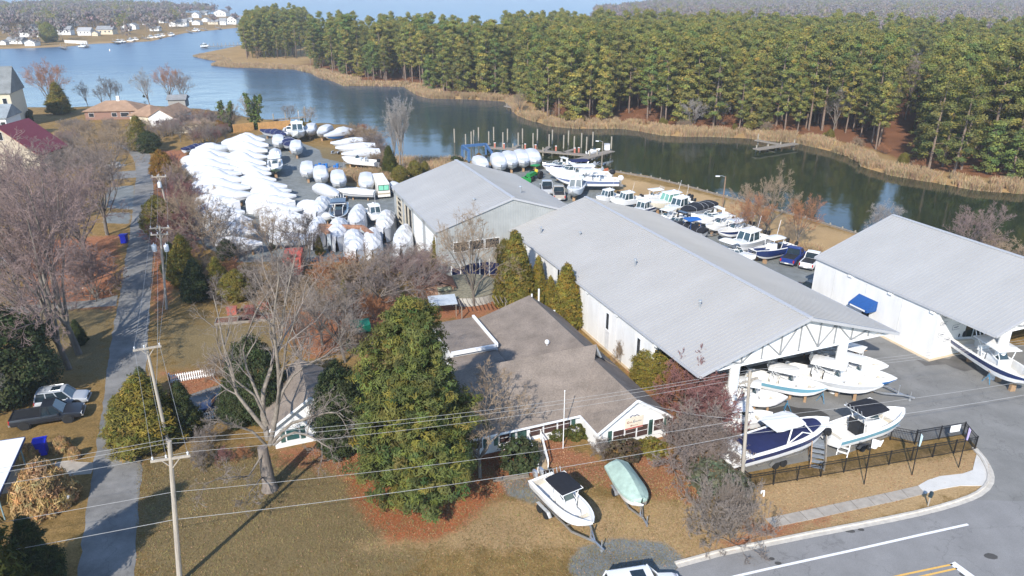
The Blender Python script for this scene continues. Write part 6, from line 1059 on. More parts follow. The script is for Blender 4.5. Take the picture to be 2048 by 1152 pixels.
CCW = cc_boat(8, 2.6, 1.15, .45, .62, 'white', 2); CCB = cc_boat(7.6, 2.6, 1.1, .42, .72, 'black', 2, metal_m, stand_=False); CCN = cc_boat(6.8, 2.5, 1.05, .4, .70, 'black', 1, black_m, False, 'black'); CC0 = cc_boat(6.2, 2.3, .95, .35, .55, None, 1); CR = cruiser(9.5, 3.1, 1.45, .55, .6); CRB = cruiser(9.0, 3.0, 1.4, .5, .6, False, canvas['navy']); PH = pilothouse(8, 2.7); 
# front lot
put(CCW, 8, (1440, 782), (1561, 802), 'small white centre console nearest the utility pole under the canopy', 1.5); put(CCW, 8, (1505, 752), (1640, 782), 'centre console with teal blue hull side under the canopy', 1.6, remat=STR('sky')); put(CCW, 8, (1582, 742), (1746, 780), 'largest white centre console with pale grey hull in the canopy row', 1.6, remat=STR('grey'))
put(CCW, 8, (1640, 728), (1777, 764), 'centre console with bright blue bottom band behind the right column', 1.6, remat={'hull_side': hull_w, 'hull_white': SC['blue']}); put(CCW, 8, (1652, 704), (1763, 738), 'white bay boat with cardboard sheets beside the right column', 1.5); put(CCW, 8, (1430, 845), (1533, 838), 'white boat half hidden by the leafless shrubs behind the navy covered boat', 1.3)
put(CCW, 8, (1600, 690), (1700, 705), 'white boat deepest under the canopy by the shop glass', 1.5); put(CCW, 8, (1932, 690), (2056, 772), 'large white centre console with navy hull side and hardtop before the workshop', 1.6, remat=STR('navy'))
put(CCB, 7.6, (1088, 962), (1176, 1046), 'white centre console with black canvas top on the trailer on the lawn', 1.7, smax=1.3)
put(CCN, 6.8, (1672, 872), (1793, 836), 'white centre console with black top and steel blue band behind the fence', 1.6, remat=STR('sky'))
# walkaround with navy cockpit cover
root = thing('covered_cruiser', 'navy covered cruiser with white hardtop on a tandem trailer inside the fence corner', 'boat'); st = stations(8.4, 2.8, 1.3, .45); z0 = .72
m_ = MB(); hull_mesh(m_, st, z0); m_.build('hull', [hull_w, SC['navy'], bottom_m], root, smooth=True); m_ = MB(); closed_deck(m_, st, z0, .05, 0); m_.build('deck', gel, root); m_ = MB(); rail_mesh(m_, st, z0, .06); m_.build('rub_rail', trim_w, root)
m_ = MB(); m_.loft([[(x * .93 - .25, y, z + z0) for y, z in ((-b * .84, s + .07), (-b * .4, s + .17), (0, s + .2), (b * .4, s + .17), (b * .84, s + .07))] for t, x, b, s, *_ in st if .06 < t < .96], 0, closed=False, cap=False); m_.build('cockpit_cover', canvas['navy'], root, smooth=True)
m_ = MB(); roof_slab(m_, -1.5, 1.1, 1.05, z0 + 2.75, .12, 0, .1); hd = m_.build('hardtop', gel, root); m_ = MB()
for s_ in (-1, 1): m_.tube([(1.9, s_ * 1.0, z0 + 1.5), (.9, s_ * 1.0, z0 + 2.7)], .06, 6); m_.tube([(-.6, s_ * 1.2, z0 + 1.45), (-.2, s_ * 1.0, z0 + 2.7)], .06, 6); m_.tube([(1.9, s_ * 1.0, z0 + 1.5), (.7, s_ * 1.12, z0 + 2.1), (-.6, s_ * 1.2, z0 + 1.45)], .05, 6)
m_.build('hardtop_leg', trim_w, hd); m_ = MB(); m_.box(-4.9, -4.2, -1.0, 1.0, z0 + .5, z0 + .62); [m_.box(-4.85 + k * .2, -4.75 + k * .2, -1.0, 1.0, z0 + .62, z0 + .66) for k in range(3)]; m_.build('swim_platform', gel, root); outboard(root, -4.2, 0, z0 + 1.0, gel)
NC = proto(root); put(NC, 8.4, (1484, 908), (1638, 862), root['label'], 1.6, smax=1.2)
# sage covered skiff on the lawn
root = thing('covered_skiff', 'small white skiff under a pale sage green cover on the lawn trailer', 'boat'); st = stations(5.2, 2.1, .85, .3); z0 = .6; m_ = MB(); hull_mesh(m_, st, z0); m_.build('hull', [hull_w, stripe0, bottom_m], root, smooth=True); m_ = MB()
m_.loft([[(x if t < .9 else x - .35 * (t - .9) / .1, y, z + z0) for y, z in ((-b - .04, s - .16), (-b - .03, s + .04), (-b * .5, s + .22 + .35 * math.sin(3.1 * min(1, t + .12))), (0, s + .30 + .62 * math.sin(3.1 * min(1, t + .12))), (b * .5, s + .22 + .35 * math.sin(3.1 * min(1, t + .12))), (b + .03, s + .04), (b + .04, s - .16))] for t, x, b, s, *_ in st], 0, closed=False, cap=False); m_.build('cover', canvas['sage'], root)
SK = proto(root); put(SK, 5.2, (1236, 942), (1282, 1014), root['label'], 1.2)
# marina row along the bulkhead, far end to near end
put(cov, CL, (1418, 411), (1367, 428), 'black covered runabout with navy hull in the bulkhead row', 1.5, remat={'canvas_navy': canvas['black'], 'hull_side': SC['navy']}); put(cov, CL, (1404, 462), (1340, 448), 'black covered boat with teal hull and blue bimini beside the roof edge', 1.5, remat={'canvas_navy': canvas['black'], 'hull_side': SC['teal']})
a = G(1395, 444, 3.4); m_ = MB(); roof_slab(m_, -1.4, 1.2, 1.1, 3.3, .06, 0, .12); [m_.tube([(x, s_ * 1.05, 1.8), (x, s_ * 1.0, 3.25)], .03, 5) for x in (-1, 1) for s_ in (-1, 1)]; o = m_.build('bimini', canvas['blue']); o.location = (G(1384, 452, 2.0).x, G(1384, 452, 2.0).y, 0); o.rotation_euler = (0, 0, AZ); tag(o, 'bright blue bimini canopy over the black covered boat', 'bimini')
put(CCW, 8, (1495, 455), (1441, 470), 'white centre console with black bottom third from the near end of the bulkhead row', 1.5, remat=STR('navy')); put(CCW, 8, (1462, 443), (1416, 456), 'white walkaround on a trailer with tongue down beside the traffic cone', 1.6); put(CR, 9.5, (1455, 431), (1388, 440), 'white express cruiser with radar arch below the light pole', 1.7)
put(PH, 8, (1524, 476), (1462, 497), 'white hardtop dual console with grey hull near the catamaran', 1.7, remat=STR('grey')); put(CRB, 9.0, (1437, 500), (1503, 523), 'white boat half hidden behind the long roof with a pale canvas top', 1.4, remat={'canvas_navy': canvas['white']})
put(PH, 8, (1380, 407), (1334, 422), 'white pilothouse with dark bow cushion', 1.7, remat=STR('tan')); put(PH, 8, (1371, 400), (1303, 412), 'big white walkaround with pale green windshield', 1.8, remat={'hull_side': SC['tan'], 'hull_white': SC['tan'], 'windshield': glass('windshield_green', (.16, .34, .27))}); put(CCW, 8, (1334, 391), (1281, 398), 'white bay boat with round bow and white top', 1.6)
put(PH, 8, (1276, 394), (1226, 402), 'tall white sportfisher with radio masts', 1.9); put(PH, 8, (1230, 388), (1198, 396), 'small white pilothouse at the far end of the row', 1.8); put(PH, 8, (1302, 412), (1268, 424), 'white hardtop boat just above the long roof ridge', 1.6, remat=STR('navy')); put(CCW, 8, (1352, 428), (1314, 442), 'white centre console between the roof and the cushion boat', 1.6); put(CR, 9.5, (1372, 440), (1335, 450), 'dark decked boat squeezed beside the roof', 1.5, remat={'gelcoat_white': SC['black'], 'hull_side': SC['navy']})
put(CRB, 9.0, (1182, 341), (1100, 346), 'express cruiser with navy bimini by the dock ramp', 1.8); put(CR, 9.5, (1142, 327), (1090, 334), 'white cruiser with navy hull by the four wrapped boats', 1.8, remat=STR('navy')); put(CCW, 8, (1210, 352), (1110, 355), 'long white centre console beside the navy striped racer', 1.8, smax=1.6); put(CCW, 8, (1226, 364), (1122, 364), 'longest white race boat with slate blue hull and white outboards', 1.8, remat={'hull_side': SC['slate'], 'black_vinyl': gel}, smax=1.7); put(PH, 8, (1158, 366), (1146, 388), 'white pilothouse bow-on behind the parked pickups', 1.9); put(PH, 8, (594, 256), (597, 276), 'white pilothouse boat bow-on at the top of the yard', 2.0); put(CC0, 6.2, (580, 262), (578, 274), 'open skiff on a trailer left of the yard pilothouse', 1.2); put(CC0, 6.2, (748, 326), (690, 321), 'open white skiff with dark outboard on the long trailer by the straw grass', 1.5, smax=1.8); put(CCW, 8, (550, 326), (551, 345), 'white centre console with green bottom at the end of the wrapped rows', 1.6, remat={'bottom_paint': SC['green'], 'hull_white': SC['green']}); put(CC0, 6.2, (1176, 303), (1200, 298), 'small sport boat with folded tower tied at the dock', 0.2, dz=-1.3); put(PH, 8, (742, 418), (757, 436), 'white boat with rounded hardtop between the wrapped boats', 1.8); put(CCW, 8, (680, 415), (676, 445), 'dark decked boat behind the rusty lift beam', 1.5, remat={'deck_white': SC['black'], 'hull_side': SC['black'], 'gelcoat_white': SC['black']})
# catamaran
root = thing('catamaran', 'white twin hulled catamaran with navy side and hardtop beside the blue pickup', 'boat'); m_ = MB()
for s_ in (-1, 1):
    R_ = []
    for i in range(12):
        t = i / 11; x = -4 + 8 * t; k = 0 if t < .6 else ((t - .6) / .4) ** 2 * 1.0; w = .48 * (1 if t < .55 else max(.06, 1 - ((t - .55) / .45) ** 2.2)); R_.append([(x, s_ * .85 + y, z + .55) for y, z in ((-w, 1.35 + .3 * t * t), (-w, .9 + k * .2), (-w * .7, .4 + k * .7), (0, k), (w * .7, .4 + k * .7), (w, .9 + k * .2), (w, 1.35 + .3 * t * t))])
    m_.loft(R_, 0, closed=False, cap=True, mf=lambda i, j: 1 if j in (0, 1, 4, 5) else 0)
m_.build('hull', [hull_w, SC['navy']], root, smooth=True); m_ = MB(); st = stations(8.2, 2.75, 1.35, .32); open_deck(m_, [(t, x, max(b, .9 if t < .99 else .8), s, *q) for t, x, b, s, *q in st], .56, .9); rbox(m_, -4, 4, -.5, .5, 1.3, 1.45); m_.build('deck', gel_d, root)
m_ = MB(); rbox(m_, -.6, .9, -.55, .55, 1.45, 2.6, .08, fr=.35); m_.build('console', gel, root); m_ = MB(); rbox(m_, -1.5, -.9, -.5, .5, 1.45, 2.4); m_.build('seat', black_m, root); m_ = MB(); roof_slab(m_, -1.9, .9, 1.05, 3.55); hd = m_.build('hardtop', gel, root); m_ = MB(); [m_.tube([(x, s_ * .6, 1.6), (x - .1, s_ * .95, 3.5)], .045, 6) for x in (-1.3, .7) for s_ in (-1, 1)]; m_.tube([(-1.8, -.9, 3.5), (-2.8, -1.4, 5.6)], .03, 5); m_.build('top_frame', trim_w, hd)
for q in (-1, 1): outboard(root, -4, q * .85, 1.55, black_m)
for x in (-2.5, 2): m_ = MB(); [m_.box(x - .15, x + .15, s_ * .85 - .3, s_ * .85 + .3, 0, .57) for s_ in (-1,)]; m_.build('keel_block', wood_b, root); m_ = MB(); m_.box(x - .15, x + .15, .55, 1.15, 0, .57); m_.build('keel_block', wood_b, root)
CT = proto(root); put(CT, 8, (1574, 494), (1510, 508), root['label'], 1.5)
# trailers
def trailer(L, axles=2, z=.55, tongue=1.6, w=1.0):
    root = thing('boat_trailer', 'x', 'trailer'); m_ = MB(); [m_.beam((-L / 2, s_ * w * .8, z), (L * .32, s_ * w * .8, z), .09, .14) for s_ in (-1, 1)]; [m_.beam((L * .32, s_ * w * .8, z), (L / 2 + tongue * .4, 0, z), .09, .14) for s_ in (-1, 1)]; [m_.beam((x, -w * .8, z), (x, w * .8, z), .09, .1) for x in (-L / 2, -L * .2, 0, L * .2)]; m_.beam((L / 2, 0, z), (L / 2 + tongue, 0, z), .12, .12); m_.beam((L / 2 + .1, 0, z), (L / 2 + .1, 0, z + .95), .08); m_.build('frame', metal_m, root)
    for s_ in (-1, 1):
        for k in range(axles):
            x = -L * .18 + (k - (axles - 1) / 2) * .85; m_ = MB(); m_.lathe([(.18, -.11), (.33, -.11), (.35, -.05), (.35, .05), (.33, .11), (.18, .11)], 16, 0, (x, s_ * (w + .22), .35), 'y'); wo = m_.build('wheel', tyre, root); m_ = MB(); m_.lathe([(.02, -.08), (.19, -.10), (.19, .10), (.02, .08)], 12, 0, (x, s_ * (w + .22), .35), 'y'); m_.build('rim', rim_m, wo)
        m_ = MB(); xx = -L * .18; wd = axles * .45 + .15; m_.loft([[(xx - wd, s_ * (w + .08), .5), (xx - wd, s_ * (w + .38), .5)], [(xx - wd * .7, s_ * (w + .08), .78), (xx - wd * .7, s_ * (w + .38), .78)], [(xx + wd * .7, s_ * (w + .08), .78), (xx + wd * .7, s_ * (w + .38), .78)], [(xx + wd, s_ * (w + .08), .5), (xx + wd, s_ * (w + .38), .5)]], 0, closed=False, cap=False); m_.build('fender', metal_m, root)
    m_ = MB(); m_.tube([(L / 2 + tongue * .75, .14, .1), (L / 2 + tongue * .75, .14, z + .5)], .04, 6); m_.lathe([(.02, -.04), (.12, -.04), (.12, .04), (.02, .04)], 10, 0, (L / 2 + tongue * .75, .14, .12), 'y'); m_.build('tongue_jack', steel_g, root); return proto(root)
T2 = trailer(6.2, 2); T1 = trailer(4.4, 1, .45, 1.4, .7)
def tput(p, s_px, b_px, label, sc=1.0, z=1.5, sh=0.0):
    a, b = G(*s_px, z), G(*b_px, z); c = (a + b) / 2 + (b - a).normalized() * sh; o = p.place((c.x, c.y, 0), heading(a, b), label, None, sc); return o
tput(T2, (1088, 962), (1176, 1046), 'aluminium tandem trailer under the centre console on the lawn', 1.08, 1.7); tput(T1, (1236, 942), (1282, 1014), 'single axle trailer under the sage covered skiff', 1.05, 1.2); tput(T2, (1484, 908), (1638, 862), 'tandem trailer under the navy covered cruiser', 1.05, 1.6); tput(T2, (1672, 872), (1793, 836), 'tandem trailer under the black topped centre console', .98, 1.6); tput(T2, (1640, 728), (1777, 764), 'trailer with its tongue reaching out of the canopy row', 1.05, 1.6, 1.2); tput(T2, (1462, 443), (1416, 456), 'trailer with long tongue under the white walkaround', 1.0, 1.6, .8); tput(T1, (748, 326), (690, 321), 'long low trailer under the open white skiff', 1.3, 1.2); tput(T1, (1160, 350), (1140, 352), 'empty trailer beside the green tractor', 1.0, .3); tput(T1, (660, 310), (690, 300), 'empty trailer on the grass beside the three wrapped boats', 1.0, .3); tput(T1, (1200, 330), (1216, 326), 'small dinghy rack trailer at the creek bank', 1.0, .3)
# spare wheel on the lawn trailer tongue and boat stands
def boat_stand(px, py, label, c):
    root = thing('boat_stand', label, 'boat stand', G(px, py), random.random() * 6); m_ = MB(); [m_.tube([(math.cos(a) * .5, math.sin(a) * .5, 0), (0, 0, 1.0)], .03, 5) for a in (0, 2.1, 4.2)]; m_.tube([(0, 0, .7), (0, 0, 1.35)], .025, 5); m_.build('tripod', c, root); m_ = MB(); m_.obox((0, 0, 1.38), (.3, .3, .05), 0, 0, (.3, 0)); m_.build('pad', wood_b, root)
bs = mat('stand_blue', (.05, .22, .38), rough=.5); boat_stand(1572, 822, 'blue tripod stand under the bow of the teal hulled boat', bs); boat_stand(1643, 803, 'grey tripod stand under the pale grey hulled boat', bs); boat_stand(1974, 765, 'blue tripod stand at the navy hulled boat', bs)
m_ = MB(); c = G(1717, 706, 1.9); m_.obox((0, 0, 2.0), (1.5, .05, 1.0), .3, 0, (.9, 0)); m_.obox((.3, -.4, 1.5), (.9, .05, .7), .5, 0, (1.2, 0)); o = m_.build('cardboard_sheet', mat('cardboard', (.52, .33, .19), rough=.9)); o.location = (c.x, c.y, 0); tag(o, 'tan cardboard sheets lying on the white bay boat', 'cardboard')
# ------------------------------------------------------------------ vehicles
PAINT = {k: mat('paint_' + k, c, rough=.3, var=.04, scale=.5, coat=.35, spec=.4) for k, c in dict(charcoal=(.020, .024, .032), silver=(.42, .44, .47), white=(.78, .78, .78), blue=(.015, .04, .20), black=(.012, .014, .018), gold=(.42, .38, .33), grey=(.34, .35, .36), navy=(.03, .06, .16)).items()}
lamp_r = mat('tail_light', (.45, .02, .02), rough=.25, var=.1); lamp_w = mat('head_light', (.72, .74, .76), rough=.15, var=.1); plastic = mat('black_plastic', (.02, .021, .023), rough=.6, var=.2); car_glass = glass('car_glass', (.018, .03, .04), .05)
def wheel(root, x, y, r=.38, w=.25):
    m_ = MB(); m_.lathe([(r * .55, -w / 2), (r * .94, -w / 2), (r, -w * .3), (r, w * .3), (r * .94, w / 2), (r * .55, w / 2)], 18, 0, (x, y, r), 'y'); o = m_.build('wheel', tyre, root, smooth=True); m_ = MB(); s_ = 1 if y > 0 else -1; m_.lathe([(.02, s_ * w * .30), (r * .2, s_ * w * .42), (r * .58, s_ * w * .46), (r * .58, -s_ * w * .3), (.02, -s_ * w * .3)], 10, 0, (x, y, r), 'y'); m_.build('rim', rim_m, o)
def car(kind, paint, L=4.8, W=1.88, H=1.75, tonneau=None):
    root = thing({'pickup': 'pickup_truck', 'suv': 'parked_suv'}[kind], 'x', {'pickup': 'pickup truck', 'suv': 'car'}[kind]); w = W / 2; hx = L / 2; zb = .42 if kind == 'pickup' else .34; belt = 1.08 if kind == 'pickup' else .98
    P = [(-hx, .90, zb + .15, belt - .08), (-hx + .12, .97, zb, belt), (-hx * .55, 1, zb, belt), (0, 1, zb, belt), (hx * .42, 1, zb, belt), (hx * .52, .99, zb, belt - .02), (hx * .85, .97, zb, belt - .12), (hx - .08, .93, zb + .02, belt - .22), (hx, .84, zb + .12, belt - .34)]
    m_ = MB(); m_.loft([[(x, y, z) for y, z in ((-w * f * .93, z0), (-w * f, z0 + .22), (-w * f, z1 - .14), (-w * f * .93, z1), (-w * f * .4, z1 + .035), (w * f * .4, z1 + .035), (w * f * .93, z1), (w * f, z1 - .14), (w * f, z0 + .22), (w * f * .93, z0))] for x, f, z0, z1 in P]); m_.build('body', paint, root, smooth=True)
    if kind == 'pickup': cx0, cx1, rx0, rx1 = -hx * .12, hx * .50, -hx * .06, hx * .24
    else: cx0, cx1, rx0, rx1 = -hx * .97, hx * .46, -hx * .86, hx * .16
    gz, tw = belt - .01, .80; A = [(cx0, -w * .95, gz), (cx1, -w * .93, gz), (cx1, w * .93, gz), (cx0, w * .95, gz)]; B = [(rx0, -w * tw, H - .06), (rx1, -w * tw, H - .06), (rx1, w * tw, H - .06), (rx0, w * tw, H - .06)]
    for nm, i, j in (('side_window', 0, 1), ('windshield', 1, 2), ('side_window', 2, 3), ('rear_window', 3, 0)): m_ = MB(); m_.face([A[i], A[j], B[j], B[i]]); m_.build(nm, car_glass, root)
    m_ = MB(); [m_.beam(a, b, .09) for a, b in zip(A, B)]; mids = [(.42,)] if kind == 'pickup' else [(.33,), (.66,)]
    for (t,) in mids:
        for i, j in ((0, 1), (3, 2)): m_.beam(Vector(A[i]).lerp(Vector(A[j]), t), Vector(B[i]).lerp(Vector(B[j]), t), .08)
    m_.build('pillar', paint, root); m_ = MB(); m_.loft([[(x, y * k_, z) for y, z in ((-w * tw, H - .10), (-w * tw, H - .04), (-w * .45, H + .0), (w * .45, H + .0), (w * tw, H - .04), (w * tw, H - .10))] for x, k_ in ((rx0 - .04, .95), (rx0 + .15, 1), ((rx0 + rx1) / 2, 1.01), (rx1 - .1, 1), (rx1 + .06, .95))]); rf = m_.build('roof', paint, root, smooth=True)
    if kind == 'pickup': m_ = MB(); m_.box(-hx + .14, cx0 - .1, -w * .82, w * .82, belt - .02, belt + .045); m_.build('bed', tonneau or plastic, root); m_ = MB(); [m_.box(-hx + .05, cx0, s_ * w * .86 - .06, s_ * w * .86 + .06, belt + .03, belt + .09) for s_ in (-1, 1)]; m_.box(-hx + .04, -hx + .13, -w * .9, w * .9, belt - .02, belt + .09); m_.build('bed_rail', paint, root)
    else: m_ = MB(); [m_.tube([(rx0 + .2, s_ * w * .66, H + .02), (rx0 + .25, s_ * w * .66, H + .08), (rx1 - .2, s_ * w * .66, H + .08), (rx1 - .15, s_ * w * .66, H + .02)], .025, 5) for s_ in (-1, 1)]; m_.build('roof_rail', metal_m if paint is not PAINT['white'] else plastic, rf); m_ = MB(); m_.box(rx1 - 1.15, rx1 - .35, -.42, .42, H + .005, H + .022); m_.build('sunroof', car_glass, rf)
    for s_ in (-1, 1):
        m_ = MB(); m_.obox((hx - .07, s_ * w * .68, belt - .34), (.14, .40, .17), 0); m_.build('headlight', lamp_w, root); m_ = MB(); m_.obox((-hx + .04, s_ * w * .84, belt - .2), (.12, .16, .36), 0); m_.build('tail_light', lamp_r, root); m_ = MB(); m_.obox((cx1 - .35, s_ * (w + .1), gz + .06), (.14, .22, .18), 0); m_.build('mirror', paint, root)
    m_ = MB(); m_.box(hx - .06, hx + .05, -w * .5, w * .5, belt - .48, belt - .24); m_.build('grille', plastic, root); m_ = MB(); m_.box(hx - .14, hx + .1, -w * .86, w * .86, zb + .05, zb + .2); m_.build('front_bumper', metal_m if kind == 'pickup' else paint, root); m_ = MB(); m_.box(-hx - .1, -hx + .16, -w * .88, w * .88, zb + .05, zb + .22); m_.build('rear_bumper', metal_m if kind == 'pickup' else paint, root)
    m_ = MB(); m_.box(-hx - .115, -hx - .102, -.26, .26, zb + .08, zb + .2) if kind == 'pickup' else m_.box(-hx - .03, -hx - .012, -.26, .26, .7, .83); m_.build('licence_plate', trim_w, root)
    r_ = .41 if kind == 'pickup' else .36
    for x in (-hx * .60, hx * .60):
        for s_ in (-1, 1): m_ = MB(); m_.lathe([(.02, 0), (r_ * 1.2, 0), (r_ * 1.2, .03), (.02, .03)], 16, 0, (x, s_ * (w - .012) - .015, r_ + .02), 'y'); m_.build('wheel_arch', plastic, root); wheel(root, x, s_ * (w - .07), r_)
    return proto(root)
def park(p, L0, r_px, f_px, label, z=.9, remat=None, smax=1.25):
    a, b = G(*r_px, z), G(*f_px, z); s = max(.9, min(smax, (b - a).length / L0)); c = (a + b) / 2; return p.place((c.x, c.y, 0), heading(a, b), label, None, s, remat)
PK = car('pickup', PAINT['charcoal'], 5.7, 2.0, 1.95); SV = car('suv', PAINT['silver'], 4.7, 1.88, 1.85)
park(PK, 5.7, (22, 838), (166, 815), 'charcoal pickup with open black bed parked on the grass beside the street'); park(SV, 4.7, (72, 799), (176, 786), 'silver suv parked behind the charcoal pickup')
RP = lambda k, base: {base: PAINT[k]}
park(SV, 4.7, (1208, 1190), (1366, 1166), 'white wagon with black sunroof cut off by the bottom edge of the view', 1.0, RP('white', 'paint_silver')); park(PK, 5.7, (1574, 522), (1600, 499), 'dark blue pickup with covered bed parked beside the catamaran', 1.0, RP('blue', 'paint_charcoal')); park(PK, 5.7, (1612, 530), (1636, 507), 'white pickup with black bed cover beside the workshop gable', 1.0, RP('white', 'paint_charcoal'))
park(SV, 4.7, (1648, 580), (1592, 562), 'black suv half hidden between the long roof and the white workshop', 1.0, RP('black', 'paint_silver')); park(PK, 5.7, (1096, 386), (1092, 364), 'silver grey pickup behind the grey hall roof', 1.0, RP('silver', 'paint_charcoal')); park(PK, 5.7, (1120, 398), (1115, 374), 'gold pickup nearer the long roof ridge', 1.0, RP('gold', 'paint_charcoal')); park(SV, 4.7, (-20, 528), (44, 516), 'pale grey car under the maples at the left edge', .9, RP('grey', 'paint_silver')); park(SV, 4.7, (470, 800), (412, 808), 'dark blue car in the shade of the driveway behind the cedars', .9, RP('navy', 'paint_silver'))
# motorhome, tractor
a, b = G(750, 352, 1.7), G(774, 392, 1.7); root = thing('motorhome', 'cream motorhome with green sunshade in its wide windscreen', 'motorhome', ((a.x + b.x) / 2, (a.y + b.y) / 2, 0), heading(a, b)); m_ = MB(); rbox(m_, -4.6, 4.5, -1.25, 1.25, .45, 3.2, .06, fr=.15); m_.build('body', mat('rv_cream', (.72, .70, .64), rough=.4, var=.05), root); m_ = MB(); m_.box(-4.5, 4.2, -1.15, 1.15, 3.2, 3.27); [m_.box(x, x + .8, -.4, .4, 3.27, 3.5) for x in (-3, 0, 2)]; m_.build('roof', trim_w, root)
m_ = MB(); m_.add([(4.50, -1.1, 1.75), (4.50, 1.1, 1.75), (4.43, 1.1, 2.9), (4.43, -1.1, 2.9)], [(0, 1, 2, 3)]); m_.build('windshield_frame', plastic, root); m_ = MB(); m_.add([(4.535, -1.0, 1.85), (4.535, -.05, 1.85), (4.47, -.05, 2.8), (4.47, -1.0, 2.8), (4.535, .05, 1.85), (4.535, 1.0, 1.85), (4.47, 1.0, 2.8), (4.47, .05, 2.8)], [(0, 1, 2, 3), (4, 5, 6, 7)]); m_.build('sunshade', mat('sunshade_green', (.20, .55, .38), rough=.4), root); m_ = MB(); m_.box(-4.5, 4.52, -1.265, 1.265, 1.0, 1.25); m_.build('side_stripe', mat('rv_tan', (.40, .33, .24)), root); [wheel(root, x, s_ * 1.12, .45) for x in (-2.4, 3.1) for s_ in (-1, 1)]
a, b = G(1082, 346, .8), G(1052, 358, .8); root = thing('tractor', 'green tractor with front loader and green canopy by the wrapped boats', 'tractor', ((a.x + b.x) / 2, (a.y + b.y) / 2, 0), heading(a, b), scale=1.25); tg = mat('tractor_green', (.02, .22, .05), rough=.4, var=.1); ty_ = mat('tractor_yellow', (.65, .48, .05), rough=.5); m_ = MB(); rbox(m_, -.2, 1.9, -.4, .4, .8, 1.45, .06); m_.box(-1.2, -.1, -.5, .5, .7, 1.1); m_.build('hood', tg, root); m_ = MB(); roof_slab(m_, -1.4, .1, .75, 2.5, .08, 0, .08); cn = m_.build('canopy', tg, root); m_ = MB(); [m_.beam((-1.1, s_ * .5, 1.0), (-1.1, s_ * .5, 2.45), .07) for s_ in (-1, 1)]; m_.build('canopy_post', plastic, cn)
m_ = MB(); [m_.beam((0, s_ * .55, 1.3), (2.2, s_ * .55, .9), .12) for s_ in (-1, 1)]; [m_.beam((2.2, s_ * .55, .9), (2.7, s_ * .55, .4), .12) for s_ in (-1, 1)]; m_.loft([[(2.6, -1.0, .9), (2.6, 1.0, .9)], [(2.6, -1.0, .2), (2.6, 1.0, .2)], [(3.3, -1.0, .15), (3.3, 1.0, .15)]], 0, closed=False, cap=False); m_.build('front_loader', tg, root); m_ = MB(); m_.box(-.9, -.4, -.3, .3, 1.1, 1.3); m_.box(-1.0, -.9, -.3, .3, 1.1, 1.7); m_.build('seat', ty_, root); [wheel(root, -.9, s_ * .85, .75, .45) for s_ in (-1, 1)]; [wheel(root, 1.4, s_ * .7, .45, .3) for s_ in (-1, 1)]
# ------------------------------------------------------------------ poles and wires
pole_w = mat('pole_wood', (.36, .32, .27), rough=.9, var=.2, scale=2, stretch=(3, 3, .3), bump=.3); pole_b = mat('pole_wood_brown', (.25, .16, .10), rough=.9, var=.2, scale=2); ins = mat('insulator_porcelain', (.62, .64, .66), rough=.25); can_m = mat('transformer_grey', (.62, .65, .68), rough=.4, var=.05); wire_m = mat('cable_grey', (.33, .33, .33), rough=.5, var=.1)
def vec(p): return Vector((p[0], p[1], p[2]))
def upole(label, base, top, arms, cans=(), r=.17):
    root = thing('utility_pole', label, 'utility pole', base); q = lambda p: tuple(vec(p) - vec(base)); m_ = MB(); m_.tube([(0, 0, -.3), q(top)], [r, r * .68], 10); m_.build('pole', pole_w, root)
    for a, b in arms:
        m_ = MB(); m_.beam(q(a), q(b), .13, .17); c = (vec(a) + vec(b)) / 2; [m_.beam(q(c + (vec(e) - c) * .5), q(c - Vector((0, 0, .75))), .06) for e in (a, b)]; ar = m_.build('crossarm', pole_w, root)
        for t in (.06, .40, .94): e = vec(a).lerp(vec(b), t) + Vector((0, 0, .08)); m_ = MB(); m_.lathe([(.03, 0), (.07, .06), (.05, .12), (.08, .18), (.03, .26)], 8, 0, q(e)); m_.build('insulator', ins, ar)
    for c in cans: m_ = MB(); m_.lathe([(.02, 0), (.28, .02), (.30, .1), (.30, .85), (.26, .92), (.06, .96), (.05, 1.15), (.02, 1.2)], 12, 0, q(c)); m_.build('transformer', can_m, root, smooth=True)
    return root
B4 = G(359, 1165); h4 = hgt(B4, 882); T4 = G(339, 882, h4); ha = hgt(B4, 916); A4a, A4b = G(301, 923, ha), G(381, 911, ha); upole('tall grey leaning utility pole in front, cut by the bottom edge', B4, T4, [(A4a, A4b)], r=.2)
BR = G(1484, 968); hR = hgt(BR, 742); TR = G(1500, 742, hR); m5 = TR - Vector((0, 0, .9)); upole('pale utility pole standing at the fence corner', BR, TR, [(m5 + Vector((-.9, -.5, 0)), m5 + Vector((.9, .5, 0)))])
B2_ = G(333, 618); h2 = hgt(B2_, 452); T2_ = G(319, 452, h2); z2 = h2 - .5; a2, b2 = G(299, 457, z2), G(339, 455, z2); z3 = h2 - 1.55; upole('utility pole with two transformers beside the street', B2_, T2_, [(a2, b2), (G(301, 470, z3), G(337, 468, z3))], [G(310, 503, h2 - 3.5), G(334, 503, h2 - 3.5)])
h1 = 11.0; T1_ = G(317, 348, h1); a1, b1 = G(303, 354, h1 - .4), G(333, 353, h1 - .4); upole('farthest utility pole with one transformer at the street bend', (T1_.x + .7, T1_.y, 0), T1_, [(a1, b1)], [G(320, 375, h1 - 2.2)])
h3 = 11.3; T3 = G(292, 688, h3); a3, b3 = G(266, 701, h3 - .25), G(323, 692, h3 - .25); upole('utility pole with pale double crossarm behind the golden cedar', (T3.x + .1, T3.y, 0), T3, [(a3, b3)])
def wire(label, pts, sag=.5, r=.012, m=None, group=None):
    mb = MB()
    for a, b in zip(pts, pts[1:]): mb.tube([vec(a).lerp(vec(b), t) - Vector((0, 0, 4 * sag * t * (1 - t))) for t in (i / 14 for i in range(15))], r, 5, cap=False)
    return tag(mb.build('overhead_wire', m or wire_m), label, 'wire', group)
